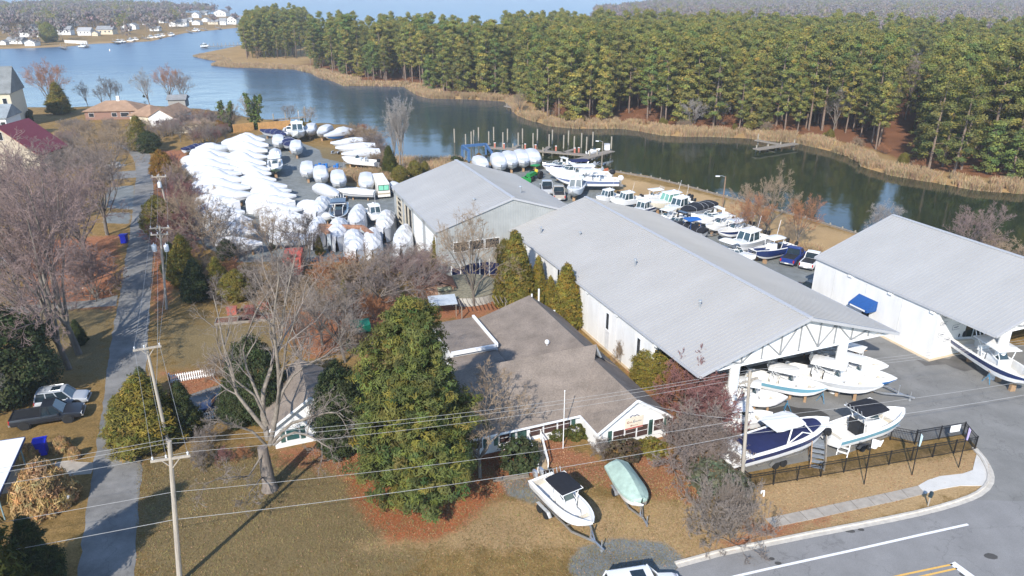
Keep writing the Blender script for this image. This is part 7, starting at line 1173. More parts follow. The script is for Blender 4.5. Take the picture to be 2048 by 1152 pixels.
dv = Vector((BR.x - B4.x, BR.y - B4.y, 0)); up = lambda h: Vector((0, 0, h))
def line(p4, pR, label, sag, r=.012, dl=None): wire(label, [vec(p4) - dv * 1.05, p4, pR, vec(pR) + dv * 1.05], sag, r)
line(T4 + up(.15), TR + up(.1), 'topmost overhead wire between the two roadside poles', .75); line(T4 + Vector((-.35, -.1, -.15)), TR + Vector((-.3, -.1, -.12)), 'second overhead wire just under the topmost', .8); line(A4b + up(.3), m5 + Vector((.85, .45, .25)), 'overhead wire at crossarm height between the roadside poles', .7); f4 = lambda y: (lambda h: Vector((Lerp(B4.x, T4.x, h / h4), Lerp(B4.y, T4.y, h / h4), h)))(hgt(B4, y)); fR = lambda y: (lambda h: Vector((Lerp(BR.x, TR.x, h / hR), Lerp(BR.y, TR.y, h / hR), h)))(hgt(BR, y))
line(f4(984), fR(838), 'pale telephone cable above the lowest cable', .55, .015); line(f4(1039), fR(868), 'lowest thick telephone cable between the roadside poles', .6, .019)
for i, t in enumerate((.06, .40, .94)): e = [vec(x).lerp(vec(y), t) + up(.3) for x, y in ((A4a, A4b), (a3, b3), (a2, b2), (a1, b1))]; wire(('left', 'middle', 'right')[i] + ' wire of the three running along the side street', e, .5, .011)
wire('service cable from the roadside pole to the office gable', [fR(838), FO.w(3.65, -.4, 4.9)], .4, .015); wire('guy cable hanging from the pole with transformers', [B2_ + up(6.8), vec((T3.x, T3.y, 6.5))], .6, .018)
def lamp_post(label, b, ty, arm, m, h=None):
    h = h or hgt(b, ty); root = thing('light_pole', label, 'street light', b); m_ = MB(); m_.tube([(0, 0, 0), (0, 0, h)], [.16, .11], 8); m_.build('pole', m, root); m_ = MB(); m_.tube([(0, 0, h - .1), (arm[0] * .6, arm[1] * .6, h + .15), (arm[0], arm[1], h + .1)], .04, 6); a_ = m_.build('arm', metal_m, root); m_ = MB(); m_.obox((arm[0] * 1.25, arm[1] * 1.25, h + .06), (.75, .3, .16), math.atan2(arm[1], arm[0])); m_.build('lamp_head', trim_w, a_)
lamp_post('brown wooden light pole on the tan creek bank', G(1443, 428), 353, (-1.2, 0), pole_b); lamp_post('grey light pole beside the dock ramp', G(1203, 338), 283, (-1.0, .2), wood_grey)
# ------------------------------------------------------------------ fences, flags, street furniture
iron = mat('black_iron', (.012, .012, .013), rough=.5, var=.2)
def iron_fence(label, px, post_px=None, h=1.45, bay=2.44):
    P = [G(x, y) for x, y in px]; root = thing('metal_fence', label, 'fence', (0, 0, 0)); k = 0
    for a, b in zip(P, P[1:]):
        d = b - a; n = max(1, round(d.length / bay))
        for i in range(n):
            p, q = a.lerp(b, i / n), a.lerp(b, (i + 1) / n); m_ = MB(); m_.beam(p, p + up(h + .1), .08); m_.build('post', iron, root); m_ = MB(); [m_.beam(p + up(z), q + up(z), .035, .045) for z in (.15, h - .25, h)]; ln = (q - p).length; c = int(ln / .125); [m_.beam(p.lerp(q, j / c) + up(.05), p.lerp(q, j / c) + up(h), .02) for j in range(1, c)]; m_.build('panel', iron, root)
    m_ = MB(); m_.beam(P[-1], P[-1] + up(h + .1), .08); m_.build('post', iron, root)
iron_fence('long black metal picket fence along the front of the boat lot', [(1437, 934), (1498, 978), (1949, 900), (1925, 871), (1829, 887)]); iron_fence('open black gate swung inside the fence', [(1829, 889), (1780, 880)])
m_ = MB(); a, b = G(1905, 876, 0), G(1928, 872, 0); m_.obox((0, 0, 0), (1.15, .03, .75), 0); o = m_.build('notice_board', trim_w); c = (a + b) / 2; o.location = (c.x - .6, c.y - .15, 1.05); o.rotation_euler = (0, 0, heading(a, b)); tag(o, 'white notice board tied to the back of the black fence', 'sign')
for (bx, by), (tx, ty), c, lb, sp in [((1728, 969), (1744, 878), (.74, .74, .74), 'black flagpole with a white pennant in front of the fence', 1.1), ((1824, 950), (1842, 864), (.45, .58, .66), 'black flagpole with a limp pale blue flag', .35), ((1917, 935), (1938, 852), (.42, .36, .62), 'black flagpole with a limp purple flag', .35)]:
    b = G(bx, by); h = hgt(b, ty); tp = G(tx, ty, h) - b; root = thing('flagpole', lb, 'flagpole', b); m_ = MB(); m_.tube([(0, 0, 0), tp * .98 if False else (tp.x, tp.y, h)], .045, 7); m_.build('pole', iron, root); m_ = MB(); R_ = []
    for i in range(9): t = i / 8; R_.append([(tp.x + t * sp, tp.y + .10 * math.sin(t * 8), h - .05 - t * (.5 if sp < 1 else .1)), (tp.x * .9 + t * sp * .8, tp.y * .9 + .12 * math.sin(t * 8 + 1), h - (1.5 if sp < 1 else 1.0) + t * .2)])
    m_.loft(R_, 0, closed=False, cap=False); m_.build('flag', mat('flag_' + lb.split()[-2], c, rough=.8), root)
def mailbox(label, b, c, rz):
    root = thing('mailbox', label, 'mailbox', b, rz); m_ = MB(); m_.beam((0, 0, 0), (0, 0, 1.05), .1); m_.build('post', pole_w, root); m_ = MB(); R_ = [[(x, .16 * math.cos(a), 1.05 + .1 + .16 * max(-.6, math.sin(a))) for a in (2 * math.pi * i / 12 for i in range(12))] for x in (-.32, .32)]; m_.loft(R_); m_.build('box', c, root)
mailbox('dark mailbox on a wooden post beside the sidewalk', G(1856, 1012), mat('mailbox_dark', (.02, .035, .04), rough=.4), .9); mailbox('white mailbox beside the straw grass mound', G(136, 1018), trim_w, .2)
mb = MB(); c = G(1527, 992); mb.tube([(0, 0, 0), (0, 0, .45), (-.06, -.05, .58), (-.2, -.1, .60), (-.3, -.12, .48), (-.3, -.12, .38)], .08, 8); o = mb.build('vent_hook', trim_w); o.location = c; tag(o, 'small white gooseneck pipe on the grass by the fence', 'pipe')
b = G(1126, 897); h = hgt(b, 783); root = thing('flagpole', 'bare white flagpole in the leaf bed before the office', 'flagpole', b); mb = MB(); mb.tube([(0, 0, 0), (0, 0, h)], [.05, .03], 7); mb.build('pole', trim_w, root); mb = MB(); mb.lathe([(.01, 0), (.07, .07), (.01, .14)], 8, 0, (0, 0, h)); mb.build('finial', trim_w, root)
for px, ty, lb in [((1063, 640), 588, 'short white pipe standing behind the office roof peak'), ((1077, 640), 578, 'tall white pipe standing behind the office roof peak')]: b = G(*px); mb = MB(); mb.tube([(0, 0, 0), (0, 0, hgt(b, ty))], .12, 8); o = mb.build('white_pipe', trim_w); o.location = b; tag(o, lb, 'pipe')
def picket(label, a, b, h=1.0):
    a, b = G(*a), G(*b); root = thing('picket_fence', label, 'fence', a); d = b - a; n = int(d.length / .22); m_ = MB(); [m_.beam(up(z), d + up(z), .05, .09) for z in (.25, .8)]; m_.build('rail', trim_w, root); m_ = MB()
    for i in range(n + 1): q = d * (i / n); m_.beam(q + Vector((0, -.05, .03)), q + Vector((0, -.05, h)), .12, .03)
    m_.build('pickets', trim_w, root); [(lambda mm, q: (mm.beam(q, q + up(h + .2), .13), mm.build('post', trim_w, root)))(MB(), q) for q in (Vector((0, 0, 0)), d)]
picket('white picket fence by the driveway at the lawn edge', (341, 766), (430, 751)); picket('short white picket fence behind the dark cedar', (408, 842), (432, 836), .9)
def bin_(label, b, rz):
    root = thing('wheelie_bin', label, 'bin', b, rz); bl = mat('bin_blue', (.008, .02, .42), rough=.45, var=.1); m_ = MB(); rbox(m_, -.32, .32, -.36, .36, .08, 1.05, -.07); m_.build('body', bl, root); m_ = MB(); m_.loft([[(x, y, z) for y, z in ((-.45, 1.05), (-.45, 1.12), (0, 1.19), (.45, 1.12), (.45, 1.05))] for x in (-.42, .42)]); m_.build('lid', bl, root); [wheel(root, -.3, s_ * .3, .12, .08) for s_ in (-1, 1)]; return root
bin_('blue wheelie bin between the carport and the straw grass', G(86, 908), .4).scale = (1.35,) * 3; bin_('blue wheelie bin at the kerb by the maples', G(250, 486), .1).scale = (1.35,) * 3
# ramp, steps, ladder
root = thing('entry_ramp', 'wooden entry ramp with white handrails leading to the office door', 'ramp', (0, 0, 0)); a, b = G(1076, 946), G(1048, 868); a2_, b2_ = G(1096, 938), G(1074, 860); mb = MB(); mb.add([a + up(.08), a2_ + up(.08), b2_ + up(.55), b + up(.55), a, a2_, b2_, b], [(0, 1, 2, 3), (0, 4, 5, 1), (1, 5, 6, 2), (2, 6, 7, 3), (3, 7, 4, 0)]); mb.build('deck', mat('deck_wood', (.42, .31, .19), rough=.85, var=.25, scale=3), root)
for p, q in ((a, b), (a2_, b2_)): mb = MB(); q = q + up(.5); [mb.beam(p.lerp(q, t), p.lerp(q, t) + up(1.0), .1) for t in (0, .33, .66, 1)]; mb.beam(p + up(1.0), q + up(1.0), .09); mb.beam(p + up(.55), q + up(.55), .06); mb.build('handrail', trim_w, root)
c = G(1632, 925); root = thing('boarding_steps', 'weathered grey boarding steps with handrails inside the fence', 'steps', c, 1.25); gs = mat('step_grey', (.22, .24, .26), rough=.8, var=.2); mb = MB(); [mb.box(-1.3 + k * .42, -.85 + k * .42, -.55, .55, .25 + k * .27, .30 + k * .27) for k in range(5)]; mb.box(.8, 1.7, -.55, .55, 1.36, 1.42); mb.build('tread', gs, root)
for s_ in (-1, 1): mb = MB(); mb.beam((-1.3, s_ * .58, .1), (1.0, s_ * .58, 1.4), .06, .2); mb.beam((-1.2, s_ * .6, 1.1), (1.0, s_ * .6, 2.4), .07); [mb.beam((x, s_ * .6, 0), (x, s_ * .6, z), .1) for x, z in ((-1.2, 1.1), (1.0, 2.4), (1.6, 1.4))]; mb.build('handrail', wood_b if s_ > 0 else wood_grey, root)
c = G(1686, 905); root = thing('step_ladder', 'small white boarding ladder at the stern of the black topped boat', 'ladder', c, 1.0); mb = MB(); [mb.beam((-.7, s_ * .45, 0), (.5, s_ * .45, 1.5), .07) for s_ in (-1, 1)]; [mb.beam((.5, s_ * .45, 0), (.5, s_ * .45, 1.5), .06) for s_ in (-1, 1)]; mb.build('side_rail', trim_w, root); mb = MB(); [mb.box(-.6 + k * .28, -.35 + k * .28, -.45, .45, .28 + k * .35, .32 + k * .35) for k in range(4)]; mb.build('tread', trim_w, root)
def simple(name, label, cat, parts, loc, rz=0.0, sc=None):
    root = thing(name, label, cat, loc, rz, None, sc)
    for nm, f, m_ in parts: g = MB(); f(g); g.build(nm, m_, root)
    return root
orange = mat('cone_orange', (.75, .12, .03), rough=.5); coneP = lambda g: (g.box(-.2, .2, -.2, .2, 0, .04), g.lathe([(.15, .04), (.10, .3)], 10), g.lathe([(.06, .52), (.03, .75)], 10)); coneW = lambda g: g.lathe([(.10, .3), (.06, .52)], 10)
simple('traffic_cone', 'orange and white traffic cone under the trailer tongue', 'cone', [('cone', coneP, orange), ('band', coneW, trim_w)], G(1414, 492), 0, 1.3); simple('traffic_cone', 'orange and white cone beside the roof edge', 'cone', [('cone', coneP, orange), ('band', coneW, trim_w)], G(1438, 501), 0, 1.3)
drum = lambda g: g.lathe([(.02, 0), (.29, 0), (.29, .28), (.31, .3), (.29, .32), (.29, .58), (.31, .6), (.29, .62), (.29, .9), (.02, .9)], 14)
for i, (x, y) in enumerate([(633, 338), (640, 335), (647, 337), (653, 336), (670, 340), (675, 336)]): g = MB(); drum(g); o = g.build('oil_drum', mat('drum_blue', (.02, .16, .48), rough=.5, var=.2), None, smooth=True); o.location = G(x, y); o.rotation_euler = (0, 0, i); o.scale = (1.2,) * 3; tag(o, 'blue plastic drum standing at the edge of the straw grass', 'drum', 'blue drums by the straw grass')
simple('picnic_table', 'grey picnic table with a folded umbrella on the tan bank', 'picnic table', [('table_top', lambda g: g.box(-.9, .9, -.4, .4, .72, .78), gs), ('bench', lambda g: g.box(-.9, .9, -.85, -.6, .42, .47), gs), ('bench', lambda g: g.box(-.9, .9, .6, .85, .42, .47), gs), ('leg', lambda g: [g.beam((x, s_ * .75, 0), (x, s_ * .2, .72), .08) for x in (-.6, .6) for s_ in (-1, 1)], gs), ('umbrella', lambda g: g.lathe([(.04, .8), (.05, 1.2), (.16, 1.5), (.10, 2.6), (.02, 2.7)], 8), plastic)], G(1494, 436), .3, 1.3)
simple('orange_barrier', 'orange storage box by the dock lamp', 'barrier', [('panel', lambda g: g.obox((0, 0, .9), (1.2, .25, 1.7), .8), mat('barrier_orange', (.55, .16, .08))), ('foot', lambda g: [g.obox((x, x * .9, .08), (.2, .7, .15), .8) for x in (-.35, .35)], plastic)], G(1212, 352))
red = mat('trailer_red', (.48, .10, .07), rough=.6, var=.12); simple('cargo_trailer', 'faded red cargo box beyond the leafless thicket', 'trailer', [('box', lambda g: rbox(g, -1.3, 1.3, -2.6, 2.6, .5, 3.0, .03), red), ('roof', lambda g: g.box(-1.32, 1.32, -2.62, 2.62, 3.0, 3.08), red), ('wheel', lambda g: g.lathe([(.02, -.15), (.42, -.15), (.42, .15), (.02, .15)], 14, 0, (-1.2, 0, .42), 'x'), tyre)], G(590, 545), .18)
rust = mat('rusty_steel', (.30, .16, .10), rough=.85, var=.45, scale=2.0, detail=8); lift_g = mat('lift_grey', (.36, .40, .43), rough=.6, var=.15); lift_b = mat('lift_blue', (.05, .12, .26), rough=.45, var=.1)
def gantry(label, legs, tops, mleg, mbeam, wd=.45):
    B = [G(*p) for p in legs]; T = [Vector((b.x, b.y, hgt(b, t))) for b, t in zip(B, tops)]; zz = sum(t.z for t in T) / 4; T = [Vector((t.x, t.y, zz)) for t in T]; root = thing('boat_lift', label, 'boat lift', B[0]); o = B[0]
    for b, t in zip(B, T): g = MB(); g.beam(b - o, t - o, wd); lg = g.build('leg', mleg, root); g = MB(); g.lathe([(.1, -.2), (.6, -.2), (.6, .2), (.1, .2)], 14, 0, tuple(b - o + up(.6)), 'x'); g.build('wheel', tyre, lg)
    for i, j in ((0, 1), (2, 3), (0, 2)): g = MB(); g.beam(T[i] - o, T[j] - o, wd * .9, wd * 1.2); g.build('beam', mbeam, root)
gantry('old rusty boat lift frame standing among wrapped boats', [(641, 486), (661, 503), (727, 489), (748, 505)], [452, 480, 441, 470], lift_g, rust, .55); gantry('blue travel lift at the head of the dock', [(925, 322), (938, 332), (972, 318), (984, 337)], [296, 301, 292, 299], lift_b, lift_b, .5)
# ------------------------------------------------------------------ piers
def pier(label, runs, piles, zd=.25, w=1.7):
    root = thing('pier', label, 'pier', (0, 0, 0)); 
    for a, b, ww in runs: g = MB(); p, q = G(*a, zd), G(*b, zd); g.beam(p, q, ww, .22); [g.beam(p.lerp(q, t) - up(.25), p.lerp(q, t) - up(1.6), .3) for t in (.1, .5, .9)]; g.build('deck', wood_grey, root)
    for x, y, hh in piles: p = G(x, y, WZ); g = MB(); g.tube([(p.x, p.y, -3), (p.x, p.y, hh)], .19, 8); pl = g.build('piling', wood_pile, root)
Zp = lambda x, y: (900 + x / 6.0235, 270 + y / 6.0235)
pier('long grey marina pier with finger docks and tall pilings', [(Zp(430, 150), Zp(1000, 185), 2.2), (Zp(1000, 185), Zp(1660, 245), 2.2), (Zp(1430, 335), Zp(1940, 192), 2.4), (Zp(770, 155), Zp(830, 125), 1.2), (Zp(1140, 185), Zp(1195, 145), 1.2), (Zp(1360, 215), Zp(1500, 172), 1.2), (Zp(420, 135), Zp(475, 108), 1.2)],
     [(*Zp(x, y), hh) for x, y, hh in [(55, 90, 3), (190, 140, 2.6), (258, 125, 3), (288, 105, 3), (345, 70, 3), (468, 105, 2.6), (527, 65, 3), (638, 125, 2.8), (693, 88, 3), (822, 120, 2.6), (873, 95, 3.2), (1000, 135, 2.8), (1052, 100, 3.2), (1193, 140, 2.6), (1232, 110, 3.2), (1368, 160, 2.8), (1425, 122, 3.2), (1495, 165, 2.6), (1582, 155, 3.2), (1643, 195, 3), (1718, 130, 3), (1940, 200, 3.2), (635, 185, 1.2), (758, 195, 1.2), (873, 205, 1.2), (1005, 205, 1.2), (1120, 250, 1.4), (1500, 235, 1.2), (1770, 290, 1.6), (1865, 220, 1.6), (1680, 300, 1.5)]])
simple('pump_shed', 'little white pump box at the end of the pier', 'pump box', [('box', lambda g: g.box(-.6, .6, -.5, .5, 0, 1.5), trim_w), ('lid', lambda g: g.box(-.68, .68, -.58, .58, 1.5, 1.62), trim_g)], G(*Zp(1890, 178), .38), .3)
for i, (x, y) in enumerate([(540, 150), (650, 160), (905, 165), (1030, 175), (1275, 190), (1500, 215), (1550, 210)]): simple('dock_box', 'rust red power pedestal on the marina pier', 'power pedestal', [('post', lambda g: g.box(-.2, .2, -.2, .2, 0, 1.2), mat('pedestal_red', (.45, .16, .11))), ('cap', lambda g: g.box(-.24, .24, -.24, .24, 1.2, 1.28), trim_w)], G(*Zp(x, y), .36))['group'] = 'power pedestals on the pier'
pier('small grey dock on the far bank', [((1512, 299), (1592, 287), 2.2), ((1512, 280), (1560, 289), 1.6)], [(1512, 304, 1.0), (1535, 301, 1.0), (1560, 297, 1.0), (1588, 292, 1.0), (1515, 285, 1.6)]); pier('private wooden dock beyond the orange fence', [((545, 240), (612, 234), 2.0), ((560, 246), (600, 243), 1.5)], [(548, 245, 2), (572, 242, 2), (598, 240, 2.5), (611, 236, 3)]); pier('white railed dock at the low point across the creek', [((402, 94), (480, 90), 3.0)], [(404 + k * 8, 95 - k * .4, 1.8) for k in range(10)])
pier('landing walkway on the shore between woods', [((1012, 212), (1028, 216), 2.0)], [(1014, 215, .8), (1026, 219, .8)])
# ------------------------------------------------------------------ garden things behind the office
leafcov = mat('leaf_cover', (.17, .085, .055), rough=.95, var=.3, scale=1.5); simple('playhouse_shed', 'small brown shed with shingled roof and striped awning window', 'shed', [('wall', lambda g: g.box(-1.9, 1.9, -1.6, 1.6, 0, 1.9), mat('shed_wall', (.30, .19, .13), rough=.9, var=.2)), ('roof', lambda g: gable_roof(g, -3.4, 2.2, -2.0, 2.0, 1.8, 3.0, -.2, .12), leafcov), ('window', lambda g: g.box(-.2, 1.3, -1.68, -1.61, .7, 1.4), win_dark), ('awning', lambda g: g.add([(-.4, -1.62, 1.85), (1.5, -1.62, 1.85), (1.5, -2.2, 1.5), (-.4, -2.2, 1.5)], [(0, 1, 2, 3)]), mat('awning_olive', (.26, .27, .18), rough=.8, var=.5, scale=6))], G(878, 590), .22)
c = G(935, 588); rad = (G(998, 588) - c).length; simple('round_pool', 'round above ground pool under a leaf covered tarp', 'pool', [('pool_wall', lambda g: g.lathe([(rad, 0), (rad, 1.2), (rad - .12, 1.25), (rad - .12, 1.05)], 32), mat('pool_wall', (.42, .41, .37), rough=.7, var=.2)), ('cover', lambda g: g.lathe([(rad - .1, 1.08), (rad * .6, .98), (.02, .92)], 32), leafcov), ('rim', lambda g: g.lathe([(rad - .2, 1.26), (rad + .08, 1.26), (rad + .08, 1.32), (rad - .2, 1.32)], 32), mat('pool_rim', (.22, .20, .14), rough=.9, var=.4, scale=3))], c)
P = [G(x, y) for x, y in [(904, 565), (922, 562), (941, 554), (960, 552), (979, 550), (1005, 555), (1013, 560), (1021, 567)]]; root = thing('privacy_screen', 'navy privacy screen with white posts around the pool', 'fence', P[0]); g = MB(); [g.beam(a - P[0] + up(1.1), b - P[0] + up(1.1), .06, 2.0) for a, b in zip(P, P[1:])]; g.build('screen', canvas['navy'], root)
for p in P: g = MB(); g.beam(p - P[0] + Vector((0, -.1, 0)), p - P[0] + Vector((0, -.1, 2.6)), .14); g.build('post', trim_w, root)
hive = mat('hive_red', (.36, .11, .08), rough=.7, var=.15)
for x, y, lb in [(465, 628, 'leftmost red bench box in the garden beds'), (500, 626, 'middle red bench box in the garden beds'), (529, 618, 'rightmost red bench box in the garden beds')]: simple('garden_chest', lb, 'garden box', [('box', lambda g: g.box(-.6, .6, -.4, .4, 0, .9), hive), ('lid', lambda g: g.box(-.65, .65, -.45, .45, .9, 1.0), hive)], G(x, y), .2)
for x, y, lb in [(468, 642, 'timber edged bed before the left red box'), (512, 638, 'timber edged bed before the middle red box'), (640, 615, 'timber edged bed among the leafless trees')]: simple('raised_bed', lb, 'raised bed', [('edging', lambda g: [g.box(-2.2, 2.2, s_ * .9 - .06, s_ * .9 + .06, 0, .3) for s_ in (-1, 1)] + [g.box(s_ * 2.2 - .06, s_ * 2.2 + .06, -.84, .84, 0, .3) for s_ in (-1, 1)], wood_grey), ('soil', lambda g: g.box(-2.1, 2.1, -.8, .8, 0, .2), leafcov)], G(x, y), .2)
tarp = mat('tarp_green', (.01, .20, .12), rough=.5, var=.2, scale=3); simple('wheelbarrow', 'green covered garden cart under the leafless tree', 'garden cart', [('tray', lambda g: rbox(g, -.9, .9, -.7, .7, .5, 1.2, -.15), tarp), ('wheel', lambda g: g.lathe([(.05, -.1), (.3, -.1), (.3, .1), (.05, .1)], 12, 0, (.6, 0, .3), 'y'), tyre), ('handle', lambda g: [g.beam((-.9, s_ * .5, .6), (-1.6, s_ * .5, .8), .05) for s_ in (-1, 1)], wood_grey)], G(722, 668), .3, 1.3); simple('garden_bin', 'narrow dark green garden bin below the cart', 'bin', [('body', lambda g: rbox(g, -.3, .3, -.3, .3, 0, 1.3, .04), mat('bin_green', (.01, .09, .05))), ('lid', lambda g: g.box(-.32, .32, -.32, .32, 1.3, 1.38), mat('bin_green', (.01, .09, .05)))], G(698, 700), .2)
simple('lean_to', 'pale blue grey panel roof of a small lean-to', 'lean-to', [('roof', lambda g: g.add([(-1.8, -1.3, 1.9), (1.8, -1.3, 1.9), (1.8, 1.3, 2.2), (-1.8, 1.3, 2.2), (-1.8, -1.3, 1.8), (1.8, -1.3, 1.8), (1.8, 1.3, 2.1), (-1.8, 1.3, 2.1)], [(0, 1, 2, 3), (7, 6, 5, 4), (0, 4, 5, 1), (1, 5, 6, 2), (2, 6, 7, 3), (3, 7, 4, 0)]), mat('panel_blue', (.45, .50, .55), rough=.5)), ('post', lambda g: [g.beam((x, y, 0), (x, y, 1.85), .09) for x in (-1.6, 1.6) for y in (-1.1, 1.1)], wood_grey)], G(886, 628), .22)
simple('garden_wall', 'low pale concrete wall beside the pool', 'wall', [('wall', lambda g: g.box(-1.9, 1.9, -.2, .2, 0, 1.1), conc_new), ('cap', lambda g: g.box(-1.95, 1.95, -.24, .24, 1.1, 1.18), conc_new)], G(1006, 590), .25); g = MB(); g.tube([G(858, 600, .15), G(905, 597, .15), (G(960, 592, .15))], .12, 6); tag(g.build('drain_pipe', trim_w), 'long white pipe lying across the leaf bed', 'pipe')
simple('pergola', 'weathered low pergola of slats behind the office', 'pergola', [('slat', lambda g: [g.beam((-3 + k * .55, -1.2, 1.9), (-3 + k * .55, 1.2, 1.9), .08) for k in range(12)], wood_grey), ('post', lambda g: [g.beam((x, y, 0), (x, y, 1.85), .12) for x in (-2.9, 2.9) for y in (-1, 1)], wood_grey)], G(965, 628), .22)
g = MB(); g.obox((0, 0, .1), (3.2, .3, .2), 0); o = g.build('parking_stop', wood_grey); o.location = G(1022, 958); o.rotation_euler = (0, 0, .2); tag(o, 'grey timber lying at the edge of the gravel patch', 'timber')
st_ = mat('pale_stone', (.50, .46, .40), rough=.9, var=.2); simple('stone_patio', 'pale stone fire pit patio by the street bend', 'patio', [('slab', lambda g: g.prism([(2.6 * math.cos(a) * (1 + .2 * math.sin(3 * a)), 2.0 * math.sin(a)) for a in (2 * math.pi * i / 14 for i in range(14))], 0, .12), st_), ('bench', lambda g: rbox(g, -.4, 1.4, .3, 1.3, .12, .8, .1), st_), ('fire_ring', lambda g: g.lathe([(.5, .12), (.8, .12), (.8, .45), (.5, .45)], 12, 0, (-1.2, -.3, 0)), st_)], G(226, 333), .2)
# carport at the lower left
root = thing('carport', 'white metal carport roof with blue edge at the lower left', 'carport', (0, 0, 0)); Z = 2.7; Q = [G(-160, 905, Z), G(50, 874, Z), G(-2, 990, Z), G(-220, 1040, Z)]; g = MB(); g.add([*Q] + [q - up(.18) for q in Q], [(0, 1, 2, 3), (7, 6, 5, 4)]); g.build('roof', trim_w, root); g = MB(); [g.beam(Q[i] - up(.09), Q[(i + 1) % 4] - up(.09), .05, .24) for i in range(4)]; g.build('fascia', mat('fascia_blue', (.04, .07, .16)), root)
for i, q in enumerate((Q[1].lerp(Q[2], .12) + Vector((-.3, 0, 0)), Q[0].lerp(Q[2], .3), Q[2] + Vector((-.4, .3, 0)))): g = MB(); g.tube([(q.x, q.y, 0), (q.x, q.y, Z - .1)], .06, 8); g.build('post', mat('post_teal', (.20, .30, .33)), root)
# ------------------------------------------------------------------ houses at the upper left
def houseF(name, label, a, b, depth, he, hr, wallm, roofm, axis='y', wins=(), hip=0.0, chim=None, group=None, cat='house', back=False):
    """a, b: ground points of the front wall; ridge runs back ('y') or along the front ('x')"""
    fr = Frame(a, heading(a, b)); W_ = (b - a).length; root = thing(name, label, cat, a, fr.rz, group); g = MB()
    if axis == 'y': gable_wall(g, 0, W_, 0, .2, he, hr - .15, W_ / 2); gable_wall(g, 0, W_, depth - .2, .2, he, hr - .15, W_ / 2); g.box(0, .2, .2, depth - .2, 0, he); g.box(W_ - .2, W_, .2, depth - .2, 0, he)
    else:
        g.box(0, W_, 0, .2, 0, he); g.box(0, W_, depth - .2, depth, 0, he)
        for x in (0, W_ - .2): p = [(.2, 0), (depth - .2, 0), (depth - .2, he)] + ([(depth / 2, hr - .2)] if not hip else []) + [(.2, he)]; n = len(p); g.add([(x, y, z) for y, z in p] + [(x + .2, y, z) for y, z in p], [tuple(range(n)), tuple(range(2 * n - 1, n - 1, -1))] + [(i, (i + 1) % n, n + (i + 1) % n, n + i) for i in range(n)])
    g.build('wall', wallm, root); g = MB()
    if axis == 'y': gable_roof(g, -.5, W_ + .5, -.4, depth + .4, he - .1, hr, W_ / 2, .18)
    else:
        o = .5; e = [(-o, -o, he - .1), (W_ + o, -o, he - .1), (W_ + o, depth + o, he - .1), (-o, depth + o, he - .1), (hip - o * (hip == 0), depth / 2, hr), (W_ - hip + o * (hip == 0), depth / 2, hr)]; g.add(e + [(x, y, z - .16) for x, y, z in e[:4]], [(0, 1, 5, 4), (2, 3, 4, 5), (1, 2, 5), (3, 0, 4), (0, 6, 7, 1), (1, 7, 8, 2), (2, 8, 9, 3), (3, 9, 6, 0)])
    rf = g.build('roof', roofm, root)
    if chim: g = MB(); g.box(chim - .45, chim + .45, depth / 2 - .4, depth / 2 + .4, hr - 1, hr + 1.4); g.build('chimney', trim_w, rf)
    for x, z, w, h in wins: house_window(root, x * W_, 0, z, w, h)
    return root
beige = mat('wall_stone_beige', (.40, .34, .26), rough=.9, var=.25, scale=1.2); cream_w = mat('wall_cream', (.62, .54, .40), rough=.8, var=.06); brick = mat('wall_brick', (.26, .15, .11), rough=.9, var=.2); roof_red = mat('roof_red', (.20, .028, .036), rough=.5, var=.12); roof_sl = shingle('roof_slate', (.20, .21, .21)); roof_blue = shingle('roof_bluegrey', (.25, .28, .30)); roof_brn = shingle('roof_ranch', (.34, .22, .145)); far_w = mat('far_wall_white', (.72, .72, .70), rough=.8, var=.05); far_r = shingle('far_roof', (.26, .265, .27))
a, b = G(-45, 352), G(86, 352); houseF('stone_house', 'stone gabled house with a dark red metal roof at the left edge', a, b, 11, 4.8, 11.2, beige, roof_red, 'y', [(.50, 9.0, 1.3, 1.9), (.30, 5.0, 1.2, 1.6), (.16, 2.2, 1.4, 1.6)])
a, b = G(-90, 262), G(36, 256); houseF('tall_house', 'tall cream house with steep slate grey roof behind the red one', a, b, 14, 10.5, 17.5, cream_w, roof_sl, 'x', [(.9, 8, 1.2, 1.8), (.9, 4, 1.2, 1.8)]); a, b = G(-60, 285), G(22, 282); houseF('white_house', 'white house with blue grey roof against the tall cream house', a, b, 10, 6.5, 9.5, far_w, roof_blue, 'x', [(.92, 4.5, 1.2, 1.6), (.8, 4.5, 1.2, 1.6)])
a, b = G(172, 240), G(278, 238); houseF('ranch_house', 'long brick ranch house with brown hipped roof and white chimney', a, b, 11, 2.9, 5.3, brick, roof_brn, 'x', [(.12, 1.5, 1.6, 1.3), (.55, 1.5, 1.6, 1.3), (.75, 1.5, 2.6, 1.4), (.92, 1.5, 1.6, 1.3)], 5, 9.0); a, b = G(300, 254), G(348, 254); houseF('garage_house', 'white gabled garage with brown roof beside the ranch house', a, b, 14, 3.0, 5.4, far_w, roof_brn, 'y', [(.35, 1.5, 1.2, 1.1)]); a, b = G(262, 248), G(304, 250); houseF('brown_house', 'brown roofed wing left of the white garage', a, b, 10, 2.8, 5.4, cream_w, roof_brn, 'x', [], 3.5); a, b = G(345, 268), G(446, 262); houseF('low_house', 'low cream house with brown roof behind the leafless trees', a, b, 9, 2.8, 4.6, cream_w, shingle('roof_low', (.28, .20, .165)), 'x', [(.3, 1.4, 1.2, 1.1), (.7, 1.4, 1.2, 1.1)], 3)
a, b = G(372, 232), G(398, 230); houseF('boat_house', 'small flat boat house on the cove shore', G(338, 216), G(372, 215), 6, 3.0, 4.2, mat('wall_weathered', (.30, .29, .27), rough=.9), far_r, 'x')
fence_o = mat('fence_cedar', (.48, .27, .10), rough=.85, var=.2, scale=1.5)
